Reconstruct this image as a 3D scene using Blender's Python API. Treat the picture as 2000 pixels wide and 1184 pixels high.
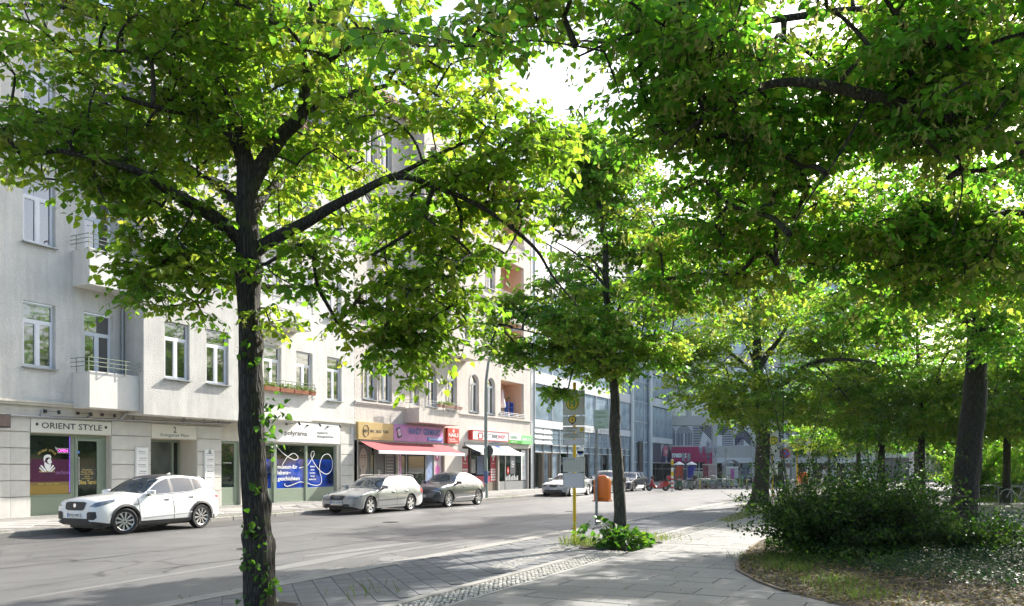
import bpy, bmesh, math, random
import numpy as np
from mathutils import Vector, Matrix, noise
from mathutils.bvhtree import BVHTree
for o in list(bpy.data.objects): bpy.data.objects.remove(o)
R = math.radians; PI = math.pi
SC = bpy.context.scene; COL = SC.collection
random.seed(7); RNG = np.random.default_rng(11)

# ------------------------------------------------------------ camera, sky, sun, exposure
# World frame: +X runs along the street, +Y points to the facades, camera above (0,0).
CAMH = 1.8; TH = math.atan(0.5)
cam = bpy.data.cameras.new('camera'); co = bpy.data.objects.new('camera', cam); COL.objects.link(co)
co.location = (0, 0, CAMH); co.rotation_euler = (R(90), 0, TH - R(90))
cam.sensor_width = 36; cam.lens = 28.8; cam.shift_y = 0.16; cam.clip_end = 2000; cam.clip_start = 0.05
SC.camera = co
SUNV = Vector((1.0, -0.25, 0.68)).normalized()
EL = math.asin(SUNV.z); AZ = math.atan2(SUNV.x, SUNV.y)
w = bpy.data.worlds.new('World'); SC.world = w; w.use_nodes = True
nt = w.node_tree; bg = nt.nodes['Background']
sky = nt.nodes.new('ShaderNodeTexSky'); sky.sky_type = 'NISHITA'; sky.sun_disc = False
sky.sun_elevation = EL; sky.sun_rotation = AZ; sky.air_density = 1.0; sky.dust_density = 3.0; sky.ozone_density = 1.0
nt.links.new(sky.outputs[0], bg.inputs[0]); bg.inputs[1].default_value = 0.135
sl = bpy.data.lights.new('sun', 'SUN'); sl.energy = 5.0; sl.angle = R(0.55); sl.color = (1.0, 0.955, 0.88)
so = bpy.data.objects.new('sun', sl); COL.objects.link(so)
so.rotation_euler = (-SUNV).to_track_quat('-Z', 'Y').to_euler(); so.location = (40, -10, 40)
SC.view_settings.view_transform = 'Standard'; SC.view_settings.look = 'None'
SC.view_settings.exposure = 1.28; SC.view_settings.gamma = 1; SC.view_settings.use_curve_mapping = False
SC.render.engine = 'CYCLES'
cy = SC.cycles; cy.max_bounces = 10; cy.diffuse_bounces = 6; cy.glossy_bounces = 3; cy.transmission_bounces = 6; cy.volume_bounces = 0; cy.transparent_max_bounces = 6
cy.use_denoising = True; cy.sample_clamp_indirect = 6; cy.caustics_reflective = False; cy.caustics_refractive = False

# ------------------------------------------------------------ layout helpers
def ray(px):
    k = (px - 1000) / 1600
    return math.cos(TH) + k * math.sin(TH), math.sin(TH) - k * math.cos(TH)
def on_plane(px, Y):            # X on the street-parallel plane at Y
    a, b = ray(px); return Y / b * a
def ground(px, py, h=0.0):      # ground point (X, Y)
    a, b = ray(px); t = 1600 * (CAMH - h) / (py - 912); return t * a, t * b
def at(px, py, z):              # point at depth z
    a, b = ray(px); return Vector((z * a, z * b, CAMH + (912 - py) * z / 1600))
VV = Vector((math.cos(TH), math.sin(TH), 0)); RV = Vector((math.sin(TH), -math.cos(TH), 0))

# ------------------------------------------------------------ object helpers
def put(o, parent=None):
    COL.objects.link(o)
    if parent is not None: o.parent = parent
    return o
def tag(o, label=None, cat=None, group=None, kind=None):
    if label: o['label'] = label
    if cat: o['category'] = cat
    if group: o['group'] = group
    if kind: o['kind'] = kind
    return o
def empty(name, loc=(0, 0, 0), rz=0, label=None, cat=None, group=None):
    o = bpy.data.objects.new(name, None); COL.objects.link(o); o.location = loc; o.rotation_euler = (0, 0, rz)
    o.empty_display_size = 0.2
    return tag(o, label, cat, group)
def kids(o): return [c for c in ALLK.get(o.name, [])]
def copy_tree(o, parent=None, loc=None, rz=None, label=None):
    c = o.copy(); COL.objects.link(c)
    if parent is not None: c.parent = parent
    if loc is not None: c.location = loc
    if rz is not None: c.rotation_euler = (0, 0, rz)
    if label: c['label'] = label
    for ch in list(o.children): copy_tree(ch, c)
    return c

class MB:
    def __init__(s): s.v = []; s.f = []; s.m = []
    def add(s, vs, fs, mi=0):
        n = len(s.v); s.v += [tuple(v) for v in vs]; s.f += [tuple(i + n for i in f) for f in fs]; s.m += [mi] * len(fs); return s
    def box(s, x0, x1, y0, y1, z0, z1, mi=0):
        if x0 > x1: x0, x1 = x1, x0
        if y0 > y1: y0, y1 = y1, y0
        if z0 > z1: z0, z1 = z1, z0
        return s.add([(x0,y0,z0),(x1,y0,z0),(x1,y1,z0),(x0,y1,z0),(x0,y0,z1),(x1,y0,z1),(x1,y1,z1),(x0,y1,z1)],
              [(0,3,2,1),(4,5,6,7),(0,1,5,4),(1,2,6,5),(2,3,7,6),(3,0,4,7)], mi)
    def obox(s, c, ax, ay, az, mi=0):      # oriented box: centre and half-axis vectors
        c, ax, ay, az = Vector(c), Vector(ax), Vector(ay), Vector(az)
        vs = [c + a*ax + b*ay + d*az for d in (-1,1) for (a,b) in ((-1,-1),(1,-1),(1,1),(-1,1))]
        return s.add(vs, [(0,3,2,1),(4,5,6,7),(0,1,5,4),(1,2,6,5),(2,3,7,6),(3,0,4,7)], mi)
    def tube(s, pts, r, n=8, mi=0, cap=True):
        pts = [Vector(p) for p in pts]; m = len(pts)
        rs = r if isinstance(r, (list, tuple)) else [r] * m
        base = len(s.v); fs = []; vs = []
        prev = None
        for i, p in enumerate(pts):
            t = (pts[min(i+1, m-1)] - pts[max(i-1, 0)]).normalized()
            ref = prev if prev is not None else (Vector((0,0,1)) if abs(t.z) < 0.9 else Vector((1,0,0)))
            a = (ref - t * ref.dot(t)).normalized(); b = t.cross(a); prev = a
            for k in range(n):
                q = 2*PI*k/n; vs.append(p + (a*math.cos(q) + b*math.sin(q)) * rs[i])
        for i in range(m-1):
            for k in range(n):
                fs.append((i*n+k, i*n+(k+1)%n, (i+1)*n+(k+1)%n, (i+1)*n+k))
        if cap: fs += [tuple(range(n))[::-1], tuple((m-1)*n+k for k in range(n))]
        return s.add(vs, fs, mi)
    def lathe(s, prof, n=16, c=(0,0,0), axis='z', mi=0, cap=False):
        vs = []; fs = []; c = Vector(c)
        for (r, h) in prof:
            for k in range(n):
                q = 2*PI*k/n; x, y = r*math.cos(q), r*math.sin(q)
                vs.append(c + (Vector((x,y,h)) if axis == 'z' else Vector((x,h,y)) if axis == 'y' else Vector((h,x,y))))
        m = len(prof)
        for i in range(m-1):
            for k in range(n): fs.append((i*n+k, i*n+(k+1)%n, (i+1)*n+(k+1)%n, (i+1)*n+k))
        if cap: fs += [tuple(range(n))[::-1], tuple((m-1)*n+k for k in range(n))]
        return s.add(vs, fs, mi)
    def prism(s, poly, y0, y1, mi=0):      # polygon in x,z extruded along y
        n = len(poly)
        vs = [(x, y0, z) for x, z in poly] + [(x, y1, z) for x, z in poly]
        fs = [tuple(range(n)), tuple(range(2*n-1, n-1, -1))] + [(i, i+n, (i+1)%n+n, (i+1)%n) for i in range(n)]
        return s.add(vs, fs, mi)
    def prismz(s, poly, z0, z1, mi=0):     # polygon in x,y extruded along z
        n = len(poly)
        vs = [(x, y, z0) for x, y in poly] + [(x, y, z1) for x, y in poly]
        fs = [tuple(range(n))[::-1], tuple(range(n, 2*n))] + [(i, (i+1)%n, (i+1)%n+n, i+n) for i in range(n)]
        return s.add(vs, fs, mi)
    def quad(s, a, b, c, d, mi=0): return s.add([a,b,c,d], [(0,1,2,3)], mi)
    def mesh(s, name, mats, smooth=False, bevel=0):
        me = bpy.data.meshes.new(name); me.from_pydata(s.v, [], s.f)
        mats = mats if isinstance(mats, (list, tuple)) else [mats]
        for m in mats: me.materials.append(m)
        if len(mats) > 1: me.polygons.foreach_set('material_index', s.m)
        if bevel:
            bm = bmesh.new(); bm.from_mesh(me)
            bmesh.ops.bevel(bm, geom=list(bm.edges), offset=bevel, segments=1, affect='EDGES', clamp_overlap=True)
            bm.to_mesh(me); bm.free()
        if smooth: shade(me)
        me.update(); return me
    def build(s, name, mats, parent=None, smooth=False, bevel=0, loc=None):
        o = bpy.data.objects.new(name, s.mesh(name, mats, smooth, bevel)); put(o, parent)
        if loc is not None: o.location = loc
        return o
def shade(me, ang=35):
    me.polygons.foreach_set('use_smooth', [True] * len(me.polygons))
    bm = bmesh.new(); bm.from_mesh(me); a = R(ang)
    bmesh.ops.recalc_face_normals(bm, faces=bm.faces)
    for e in bm.edges:
        if len(e.link_faces) != 2 or e.calc_face_angle(0) > a: e.smooth = False
    bm.to_mesh(me); bm.free()

# ------------------------------------------------------------ materials
MC = {}
def nodemat(name):
    m = bpy.data.materials.new(name); m.use_nodes = True; nt = m.node_tree
    return m, nt, nt.nodes['Principled BSDF']
def N(nt, t, **kw):
    n = nt.nodes.new(t)
    for k, v in kw.items():
        if k.startswith('i_'): n.inputs[k[2:].replace('_', ' ')].default_value = v
        else: setattr(n, k, v)
    return n
def pm(name, col, rough=0.6, metal=0.0, var=0.12, scale=3.0, bump=0.0, bscale=60, coat=0.0, spec=None, emit=0.0, objvar=0.0, fine=0.0, stain=0.0):
    """procedural material: base colour with large-scale variation, fine grain, optional bump, per-object tint, streaky dirt"""
    if name in MC: return MC[name]
    m, nt, b = nodemat(name); L = nt.links.new
    tc = N(nt, 'ShaderNodeTexCoord'); c = (*col, 1)
    b.inputs['Roughness'].default_value = rough; b.inputs['Metallic'].default_value = metal
    if coat: b.inputs['Coat Weight'].default_value = coat; b.inputs['Coat Roughness'].default_value = 0.04
    if spec is not None: b.inputs['Specular IOR Level'].default_value = spec
    last = None
    def mul(prev, fac_socket, lo, hi):
        mr = N(nt, 'ShaderNodeMapRange'); mr.inputs[1].default_value = 0.25; mr.inputs[2].default_value = 0.75
        mr.inputs[3].default_value = lo; mr.inputs[4].default_value = hi; L(fac_socket, mr.inputs[0])
        mx = N(nt, 'ShaderNodeMix', data_type='RGBA', blend_type='MULTIPLY'); mx.inputs[0].default_value = 1
        if prev is None: mx.inputs[6].default_value = c
        else: L(prev, mx.inputs[6])
        cc = N(nt, 'ShaderNodeCombineColor'); [L(mr.outputs[0], cc.inputs[i]) for i in range(3)]
        L(cc.outputs[0], mx.inputs[7]); return mx.outputs[2]
    if var:
        n1 = N(nt, 'ShaderNodeTexNoise', i_Scale=scale, i_Detail=6.0, i_Roughness=0.6); L(tc.outputs['Object'], n1.inputs['Vector'])
        last = mul(last, n1.outputs[0], 1 - var, 1 + var * 0.6)
    if stain:
        mp = N(nt, 'ShaderNodeMapping'); mp.inputs['Scale'].default_value = (2.2, 2.2, 0.25); L(tc.outputs['Object'], mp.inputs[0])
        n1 = N(nt, 'ShaderNodeTexNoise', i_Scale=1.6, i_Detail=8.0, i_Roughness=0.7); L(mp.outputs[0], n1.inputs['Vector'])
        last = mul(last, n1.outputs[0], 1 - stain, 1 + stain * 0.25)
    if fine:
        n2 = N(nt, 'ShaderNodeTexNoise', i_Scale=bscale * 1.3, i_Detail=2.0); L(tc.outputs['Object'], n2.inputs['Vector'])
        last = mul(last, n2.outputs[0], 1 - fine, 1 + fine)
    if objvar:
        oi = N(nt, 'ShaderNodeObjectInfo'); last = mul(last, oi.outputs['Random'], 1 - objvar, 1 + objvar)
    if last is None: b.inputs['Base Color'].default_value = c
    else: L(last, b.inputs['Base Color'])
    if bump:
        n3 = N(nt, 'ShaderNodeTexNoise', i_Scale=bscale, i_Detail=4.0); L(tc.outputs['Object'], n3.inputs['Vector'])
        bp = N(nt, 'ShaderNodeBump'); bp.inputs['Strength'].default_value = min(bump, 1); bp.inputs['Distance'].default_value = 0.02 * max(bump, .3)
        L(n3.outputs[0], bp.inputs['Height']); L(bp.outputs[0], b.inputs['Normal'])
    if emit:
        b.inputs['Emission Color'].default_value = c; b.inputs['Emission Strength'].default_value = emit
    MC[name] = m; return m

def leaf_mat(name, cols, trans, tw=0.45, rough=0.4):
    """two-sided leaf: diffuse + translucent + sheen, colour picked per leaf by the 'tint' attribute"""
    m, nt, b = nodemat(name); L = nt.links.new
    at_ = N(nt, 'ShaderNodeAttribute', attribute_name='tint')
    r1 = N(nt, 'ShaderNodeValToRGB'); r2 = N(nt, 'ShaderNodeValToRGB')
    for rr, cs in ((r1, cols), (r2, trans)):
        e = rr.color_ramp.elements
        while len(e) < len(cs): e.new(0.5)
        for i, cc in enumerate(cs): e[i].position = i / (len(cs) - 1); e[i].color = (*cc, 1)
        L(at_.outputs['Fac'], rr.inputs[0])
    L(r1.outputs[0], b.inputs['Base Color']); b.inputs['Roughness'].default_value = rough
    b.inputs['Specular IOR Level'].default_value = 0.32
    tr = N(nt, 'ShaderNodeBsdfTranslucent'); L(r2.outputs[0], tr.inputs[0])
    mx = N(nt, 'ShaderNodeMixShader'); mx.inputs[0].default_value = tw
    L(b.outputs[0], mx.inputs[1]); L(tr.outputs[0], mx.inputs[2]); L(mx.outputs[0], nt.nodes['Material Output'].inputs[0])
    return m
def glass_mat(name, tint=(0.02, 0.024, 0.026), rough=0.03, ior=1.75, wav=0.0, var=0.5):
    m, nt, b = nodemat(name); L = nt.links.new
    tc = N(nt, 'ShaderNodeTexCoord'); n1 = N(nt, 'ShaderNodeTexNoise', i_Scale=0.9, i_Detail=3.0); L(tc.outputs['Object'], n1.inputs[0])
    r = N(nt, 'ShaderNodeValToRGB'); e = r.color_ramp.elements
    e[0].position = .35; e[1].position = .7
    e[0].color = (*[c*(1-var) for c in tint], 1); e[1].color = (*[c*(1+var) for c in tint], 1)
    L(n1.outputs[0], r.inputs[0]); L(r.outputs[0], b.inputs['Base Color'])
    b.inputs['Roughness'].default_value = rough; b.inputs['IOR'].default_value = ior
    if wav:
        n2 = N(nt, 'ShaderNodeTexNoise', i_Scale=0.7, i_Detail=1.0); L(tc.outputs['Object'], n2.inputs[0])
        bp = N(nt, 'ShaderNodeBump'); bp.inputs['Strength'].default_value = wav; bp.inputs['Distance'].default_value = 0.05
        L(n2.outputs[0], bp.inputs['Height']); L(bp.outputs[0], b.inputs['Normal'])
    MC[name] = m; return m

stucco = pm('stucco white', (0.70, 0.685, 0.64), 0.9, var=0.12, scale=1.1, bump=0.9, bscale=34, fine=0.12, stain=0.24)
stucco_bay = pm('stucco bay', (0.60, 0.585, 0.545), 0.9, var=0.16, scale=1.4, bump=1.0, bscale=26, fine=0.18, stain=0.26)
plaster = pm('smooth plaster', (0.64, 0.60, 0.52), 0.8, var=0.08, scale=1.5, stain=0.22)
limest = pm('rusticated stone', (0.62, 0.60, 0.55), 0.85, var=0.10, scale=3, bump=0.25, bscale=70, fine=0.08, objvar=0.03, stain=0.18)
beige = pm('roughcast beige', (0.66, 0.60, 0.54), 0.95, var=0.06, scale=1.0, bump=1.0, bscale=16, fine=0.16, stain=0.22)
beige_s = pm('beige smooth', (0.66, 0.60, 0.55), 0.85, var=0.07, scale=1.2, stain=0.16, bump=0.1, bscale=60)
peach = pm('peach plaster', (0.72, 0.47, 0.33), 0.85, var=0.04)
concrete_w = pm('balcony concrete', (0.68, 0.665, 0.62), 0.8, var=0.06, scale=2, stain=0.16, bump=0.1)
sage = pm('sage green paint', (0.22, 0.27, 0.20), 0.45, var=0.06, scale=2)
rail_g = pm('green rail paint', (0.22, 0.25, 0.19), 0.5, var=0.15, scale=8)
white_fr = pm('window frame white', (0.78, 0.80, 0.84), 0.35, var=0.03)
zinc = pm('zinc sheet', (0.32, 0.34, 0.36), 0.4, metal=0.7, var=0.15, scale=4)
blk = pm('black metal', (0.02, 0.02, 0.022), 0.4, var=0.1)
glass = glass_mat('window glass', ior=2.8, wav=0.12)
glass_shop = glass_mat('shop glass', (0.012, 0.02, 0.014), ior=1.5, var=0.7)
glass_tall = glass_mat('sky toned glass', (0.34, 0.43, 0.50), ior=2.8, wav=0.05, var=0.35)  # pale blue base colour paints in the reflection of bright sky
car_glass = glass_mat('car glass', (0.025, 0.04, 0.055), ior=1.8, var=0.4)
rubber = pm('rubber', (0.018, 0.018, 0.018), 0.75, var=0.2, scale=20)
plast = pm('black plastic', (0.022, 0.022, 0.024), 0.55, var=0.1)
alloy = pm('alloy', (0.62, 0.63, 0.65), 0.25, metal=0.9, var=0.03)
chrome = pm('chrome', (0.8, 0.8, 0.82), 0.12, metal=1.0, var=0)
lens = pm('headlamp lens', (0.22, 0.24, 0.27), 0.08, metal=0.5, var=0.5, scale=14, coat=1.0)
redlens = pm('tail lamp red', (0.45, 0.01, 0.01), 0.15, var=0.1, coat=1.0)
white_p = pm('sign white', (0.80, 0.80, 0.79), 0.4, var=0.03)
cream_p = pm('sign cream', (0.68, 0.66, 0.58), 0.55, var=0.03)
txt_d = pm('lettering dark', (0.035, 0.035, 0.035), 0.5, var=0)
txt_w = pm('lettering white', (0.82, 0.82, 0.80), 0.5, var=0)
txt_gold = pm('lettering gold', (0.62, 0.46, 0.12), 0.4, var=0.05)
yellow = pm('yellow paint', (0.72, 0.47, 0.01), 0.4, var=0.08, scale=6)
orange = pm('orange plastic', (0.86, 0.19, 0.02), 0.4, var=0.06, scale=6)
galv = pm('galvanised steel', (0.30, 0.31, 0.32), 0.45, metal=0.6, var=0.18, scale=18)
greyp = pm('grey green paint', (0.24, 0.28, 0.25), 0.5, var=0.1, scale=5)
signgrey = pm('sign grey', (0.50, 0.50, 0.47), 0.4, var=0.04)
greenp = pm('sign green', (0.02, 0.24, 0.06), 0.4, var=0)
blue = pm('blue paint', (0.03, 0.12, 0.55), 0.4, var=0.05)
red = pm('red paint', (0.50, 0.02, 0.02), 0.4, var=0.05)
wood = pm('weathered timber', (0.22, 0.17, 0.13), 0.8, var=0.3, scale=6)
terra = pm('terracotta', (0.42, 0.17, 0.09), 0.8, var=0.15, scale=8)
TXT = {}
def text(s, x, z, h, mat, parent, Y, w=None, name='lettering', face='y', align='CENTER', deep=0.006, shear=0, bold=.014):
    """flat lettering on a plane facing -Y (local): x = centre, z = baseline centre, h = cap height, w = forced width"""
    key = (s, mat.name, bold, shear)
    if key not in TXT:
        c = bpy.data.curves.new('t', 'FONT'); c.body = s; c.size = 1; c.align_x = 'LEFT'; c.shear = shear; c.offset = bold
        c.resolution_u = 2; c.space_line = 0.95
        o = bpy.data.objects.new('t', c); COL.objects.link(o); dg = bpy.context.evaluated_depsgraph_get()
        me = bpy.data.meshes.new_from_object(o.evaluated_get(dg)); bpy.data.objects.remove(o)
        n = len(me.vertices); co = np.empty(n*3); me.vertices.foreach_get('co', co); co = co.reshape(-1, 3)
        mn, mx = co.min(0), co.max(0); co[:, 0] -= (mn[0]+mx[0])/2
        if len(s.split('\n')) > 1: co[:, 1] -= (mn[1]+mx[1])/2
        co2 = np.stack([co[:, 0], np.zeros(n), co[:, 1]], 1)
        me.vertices.foreach_set('co', co2.ravel()); me.materials.append(mat); me.name = 'lettering'
        TXT[key] = (me, mx[0]-mn[0], mx[1]-mn[1])
    me, ww, hh = TXT[key]
    o = bpy.data.objects.new(name, me); put(o, parent); o.location = (x, Y, z)
    k = h / 0.72; o.scale = (k if w is None else w / ww, 1, k)
    return o
ORD = ['first', 'second', 'third', 'fourth', 'fifth', 'sixth', 'seventh', 'eighth', 'ninth', 'tenth', 'eleventh', 'twelfth', 'thirteenth', 'fourteenth']
WALLY = 25.6; KERBY = 20.75; SWZ = 0.12
def swz(y): return SWZ + (y - KERBY) / (WALLY - KERBY) * 0.08
# ============================================================ GROUND
def ground_mat():
    m, nt, b = nodemat('plaza ground'); L = nt.links.new
    g = N(nt, 'ShaderNodeTexCoord'); n = N(nt, 'ShaderNodeTexNoise', i_Scale=0.5, i_Detail=8.0); L(g.outputs['Object'], n.inputs[0])
    r = N(nt, 'ShaderNodeValToRGB'); e = r.color_ramp.elements
    e[0].position = .3; e[1].position = .75; e[0].color = (0.17, 0.165, 0.155, 1); e[1].color = (0.25, 0.24, 0.225, 1)
    L(n.outputs[0], r.inputs[0]); L(r.outputs[0], b.inputs['Base Color']); b.inputs['Roughness'].default_value = .75
    return m
def asphalt_mat():
    m, nt, b = nodemat('worn asphalt'); L = nt.links.new
    g = N(nt, 'ShaderNodeTexCoord')
    def noise_(sc, det=4.0, vec=None, rough=.6):
        n = N(nt, 'ShaderNodeTexNoise', i_Scale=sc, i_Detail=det, i_Roughness=rough); L(vec or g.outputs['Object'], n.inputs[0]); return n.outputs[0]
    base = N(nt, 'ShaderNodeValToRGB'); e = base.color_ramp.elements
    e[0].position = .3; e[1].position = .72; e[0].color = (0.10, 0.0985, 0.096, 1); e[1].color = (0.155, 0.152, 0.146, 1)
    mp = N(nt, 'ShaderNodeMapping'); mp.inputs['Scale'].default_value = (.12, .9, 1); L(g.outputs['Object'], mp.inputs[0])
    L(noise_(1.0, 7.0, mp.outputs[0], .65), base.inputs[0])
    def mult(a, fac, lo, hi, f0=.3, f1=.7):
        mr = N(nt, 'ShaderNodeMapRange'); mr.inputs[1].default_value = f0; mr.inputs[2].default_value = f1; mr.inputs[3].default_value = lo; mr.inputs[4].default_value = hi
        L(fac, mr.inputs[0]); cc = N(nt, 'ShaderNodeCombineColor'); [L(mr.outputs[0], cc.inputs[i]) for i in range(3)]
        mx = N(nt, 'ShaderNodeMix', data_type='RGBA', blend_type='MULTIPLY'); mx.inputs[0].default_value = 1; L(a, mx.inputs[6]); L(cc.outputs[0], mx.inputs[7]); return mx.outputs[2]
    c = mult(base.outputs[0], noise_(130, 3.0), .62, 1.42)
    # tar-filled cracks
    mp2 = N(nt, 'ShaderNodeMapping'); mp2.inputs['Scale'].default_value = (.25, .55, 1); L(g.outputs['Object'], mp2.inputs[0])
    nz = N(nt, 'ShaderNodeTexNoise', i_Scale=2.0, i_Detail=4.0); L(mp2.outputs[0], nz.inputs[0])
    ad = N(nt, 'ShaderNodeVectorMath', operation='MULTIPLY_ADD'); L(nz.outputs['Color'], ad.inputs[0]); ad.inputs[1].default_value = (.5, .5, 0); L(mp2.outputs[0], ad.inputs[2])
    v = N(nt, 'ShaderNodeTexVoronoi', feature='DISTANCE_TO_EDGE', i_Scale=.7); L(ad.outputs[0], v.inputs['Vector'])
    c = mult(c, v.outputs['Distance'], .5, 1.0, .003, .010); c = mult(c, noise_(.7, 5.0), .84, 1.10, .35, .65)
    L(c, b.inputs['Base Color']); b.inputs['Roughness'].default_value = .52
    bp = N(nt, 'ShaderNodeBump'); bp.inputs['Strength'].default_value = .5; bp.inputs['Distance'].default_value = .01
    L(noise_(160, 3.0), bp.inputs['Height']); L(bp.outputs[0], b.inputs['Normal'])
    return m
gm = ground_mat(); asph = asphalt_mat()
asph2 = pm('lane edge asphalt', (0.085, 0.083, 0.08), 0.7, var=0.2, scale=.7, bump=.4, bscale=150, fine=.25)
patchm = pm('asphalt patch', (0.19, 0.186, 0.178), 0.55, var=0.1, scale=2, bump=.3, bscale=180, fine=.15)
soil = pm('bed soil', (0.055, 0.040, 0.026), 0.95, var=0.4, scale=3, bump=1, bscale=25, fine=.4)
slabm = pm('path slab granite', (0.195, 0.19, 0.18), 0.7, var=0.12, scale=2.5, bump=.15, bscale=120, fine=.14, objvar=.10)
slabd = pm('lane slab dark', (0.125, 0.128, 0.132), 0.65, var=0.14, scale=2, bump=.2, bscale=140, fine=.22, objvar=.13)
cobm = pm('mosaic stone', (0.46, 0.44, 0.40), 0.75, var=0.4, scale=9, bump=.4, bscale=60, fine=.1, objvar=.30)
granite = pm('kerb granite', (0.30, 0.285, 0.26), 0.75, var=0.15, scale=3, bump=.3, bscale=90, fine=.2, objvar=.12)
farpave = pm('far pavement grit', (0.27, 0.26, 0.24), 0.85, var=0.14, scale=1.2, bump=.5, bscale=30, fine=.3)
joint = pm('joint sand', (0.115, 0.105, 0.085), 0.95, var=0.35, scale=5, fine=.3)

MB().add([(-900,-900,-.05),(900,-900,-.05),(900,900,-.05),(-900,900,-.05)], [(0,1,2,3)]).build('ground', gm)['kind'] = 'structure'
MB().add([(-60,8.75,0),(70,8.75,0),(70,KERBY,0),(-60,KERBY,0)], [(0,1,2,3)]).build('road', asph)['kind'] = 'structure'
# darker strip of asphalt along the far kerb
MB().add([(-60,18.6,.004),(44,18.9,.004),(44,KERBY,.004),(-60,KERBY,.004)], [(0,1,2,3)]).build('road_edge_strip', asph2)['kind'] = 'structure'
# lane repairs: irregular patches
def blobpatch(cx, cy, rx, ry, rot, seed):
    rr = random.Random(seed); n = 22; pts = []
    for i in range(n):
        q = 2*PI*i/n; k = 1 + .28*math.sin(2*q+seed) + rr.uniform(-.10, .10)
        x, y = rx*k*math.cos(q), ry*k*math.sin(q); c, s = math.cos(rot), math.sin(rot)
        pts.append((cx + x*c - y*s, cy + x*s + y*c, .004))
    return MB().add(pts, [tuple(range(n))])
for i, (x, y, rx, ry, rot) in enumerate([(12.2, 10.3, 2.3, .22, .05), (14.8, 10.9, 1.6, .25, -.1), (15.2, 10.0, 1.9, .14, 0), (17.2, 9.6, 1.7, .12, .02), (16.9, 9.15, 1.5, .2, .05), (13.3, 9.25, .55, .22, .3), (11.0, 9.2, .7, .16, 0), (19.5, 9.35, 1.4, .13, .02), (9.5, 11.2, 2.2, .12, .1)]):
    o = blobpatch(x, y, rx, ry, rot, i).build('road_patch', patchm); o['kind'] = 'structure'
for i, (x, y) in enumerate(((13.5, 13.2), (22.0, 15.4), (30.5, 12.6))):
    mh = MB(); mh.lathe([(.001,.007),(.27,.007),(.275,.004)], 28, (x, y, 0)); mh.lathe([(.29,.006),(.34,.006)], 28, (x, y, 0), mi=1); [mh.box(x+.06*k-.012, x+.06*k+.012, y-.2, y+.2, .007, .011) for k in range(-3, 4)]
    o = mh.build('manhole_cover', [pm('cast iron', (.06,.058,.055), .5, metal=.4, var=.3, scale=12), patchm]); tag(o, ('nearest', 'middle', 'farthest')[i] + ' round iron manhole cover in the roadway', 'manhole cover', 'manhole covers in the road')
for i, (x0_, x1_, y_) in enumerate(((2, 30, 14.55), (10, 44, 11.9), (25, 60, 16.4))):
    n_ = 40; P_ = [(x0_ + (x1_-x0_)*k/n_, y_ + .06*math.sin(k*.9+i) + .03*math.sin(k*2.3)) for k in range(n_+1)]
    s_m = MB(); s_m.add([(x, y + s_*(.018+.008*math.sin(x*3)), .005) for x, y in P_ for s_ in (-1, 1)], [(2*k, 2*k+2, 2*k+3, 2*k+1) for k in range(n_)]); s_m.build('road_seam', pm('tar seam', (.05,.05,.05), .5, var=.2))['kind'] = 'structure'
# ---- near pavement bed (joint sand) under the separate slabs and stones
pav = MB().add([(-30,-40,.01),(95,-40,.01),(95,8.85,.01),(-30,8.85,.01)], [(0,1,2,3)]).build('pavement', joint); pav['kind'] = 'structure'
def slab_mesh(sx, sy, t, mat, name, bev=.006):
    m = MB().box(-sx/2, sx/2, -sy/2, sy/2, 0, t); return m.mesh(name, mat, bevel=bev)
# path slabs: rows .6 m along X, 1.0 m long across, laid half-bond, Y < 5.35
pm_a = slab_mesh(.588, .985, .035, slabm, 'slab')
bedpoly = [(9.6, -.6), (11.3, 1.1), (12.0, 1.72), (12.8, 2.2), (14.0, 2.75), (15.2, 3.02), (16.4, 3.15), (18.0, 3.3), (19.8, 3.4), (22, 3.25), (24.5, 2.6), (26.5, 1.2), (27.2, -.5), (26.5, -2.0), (24.5, -2.9), (22, -3.1), (16, -3.4), (11, -3.2), (9.2, -2.2)]
def inpoly(x, y, P):
    c = False; j = len(P) - 1
    for i in range(len(P)):
        if (P[i][1] > y) != (P[j][1] > y) and x < (P[j][0]-P[i][0])*(y-P[i][1])/(P[j][1]-P[i][1]) + P[i][0]: c = not c
        j = i
    return c
n_part = 0; rest = MB()
for i in range(0, 64):
    x = 8.5 + i*.6
    off = .5 if i % 2 else 0
    for k in range(0, 12):
        y = 5.33 - .5 - k*1.0 + off
        top = min(y + .4925, 5.33); bot = y - .4925
        if bot > 5.2: continue
        if all(inpoly(x+sx_, yy_, bedpoly) for sx_ in (-.3, .3) for yy_ in (bot, top)): continue
        vis = (x*.8944 + y*.4472); lat = x*.4472 - y*.8944
        if vis < 9 or abs(lat) > vis*.66: continue
        if vis < 32 and n_part < 280 and abs(top-bot) > .7:
            o = bpy.data.objects.new('slab', pm_a); put(o, pav); o.location = (x, y, .012 + random.uniform(-.0025, .0025)); o.rotation_euler = (random.uniform(-.002,.002), random.uniform(-.002,.002), random.uniform(-.004,.004)); n_part += 1
        else:
            rest.box(x-.294, x+.294, bot, top, .01, .046 + random.uniform(-.002, .002))
rest.build('slab_remainder', slabm, pav)['kind'] = 'stuff'
# plain paving beyond (park path on the right)
path2 = MB()
for i in range(60):
    for k in range(16):
        x = 27.5 + i*1.0; y = -2.6 - k*1.0 + (.5 if i % 2 else 0)
        path2.box(x-.49, x+.49, y-.49, y+.49, .01, .046 + random.uniform(-.002,.002))
for i in range(40):
    for k in range(8):
        x = 47.2 + i*1.0; y = 4.7 - k
        path2.box(x-.49, x+.49, y-.49, y+.49, .01, .046 + random.uniform(-.002,.002))
for i in range(24):
    for k in range(7):
        x = 8 + i*1.0; y = -4.0 - k*1.0
        path2.box(x-.49, x+.49, y-.49, y+.49, .01, .044)
o = path2.build('park_path', slabm); o['kind'] = 'structure'
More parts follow.
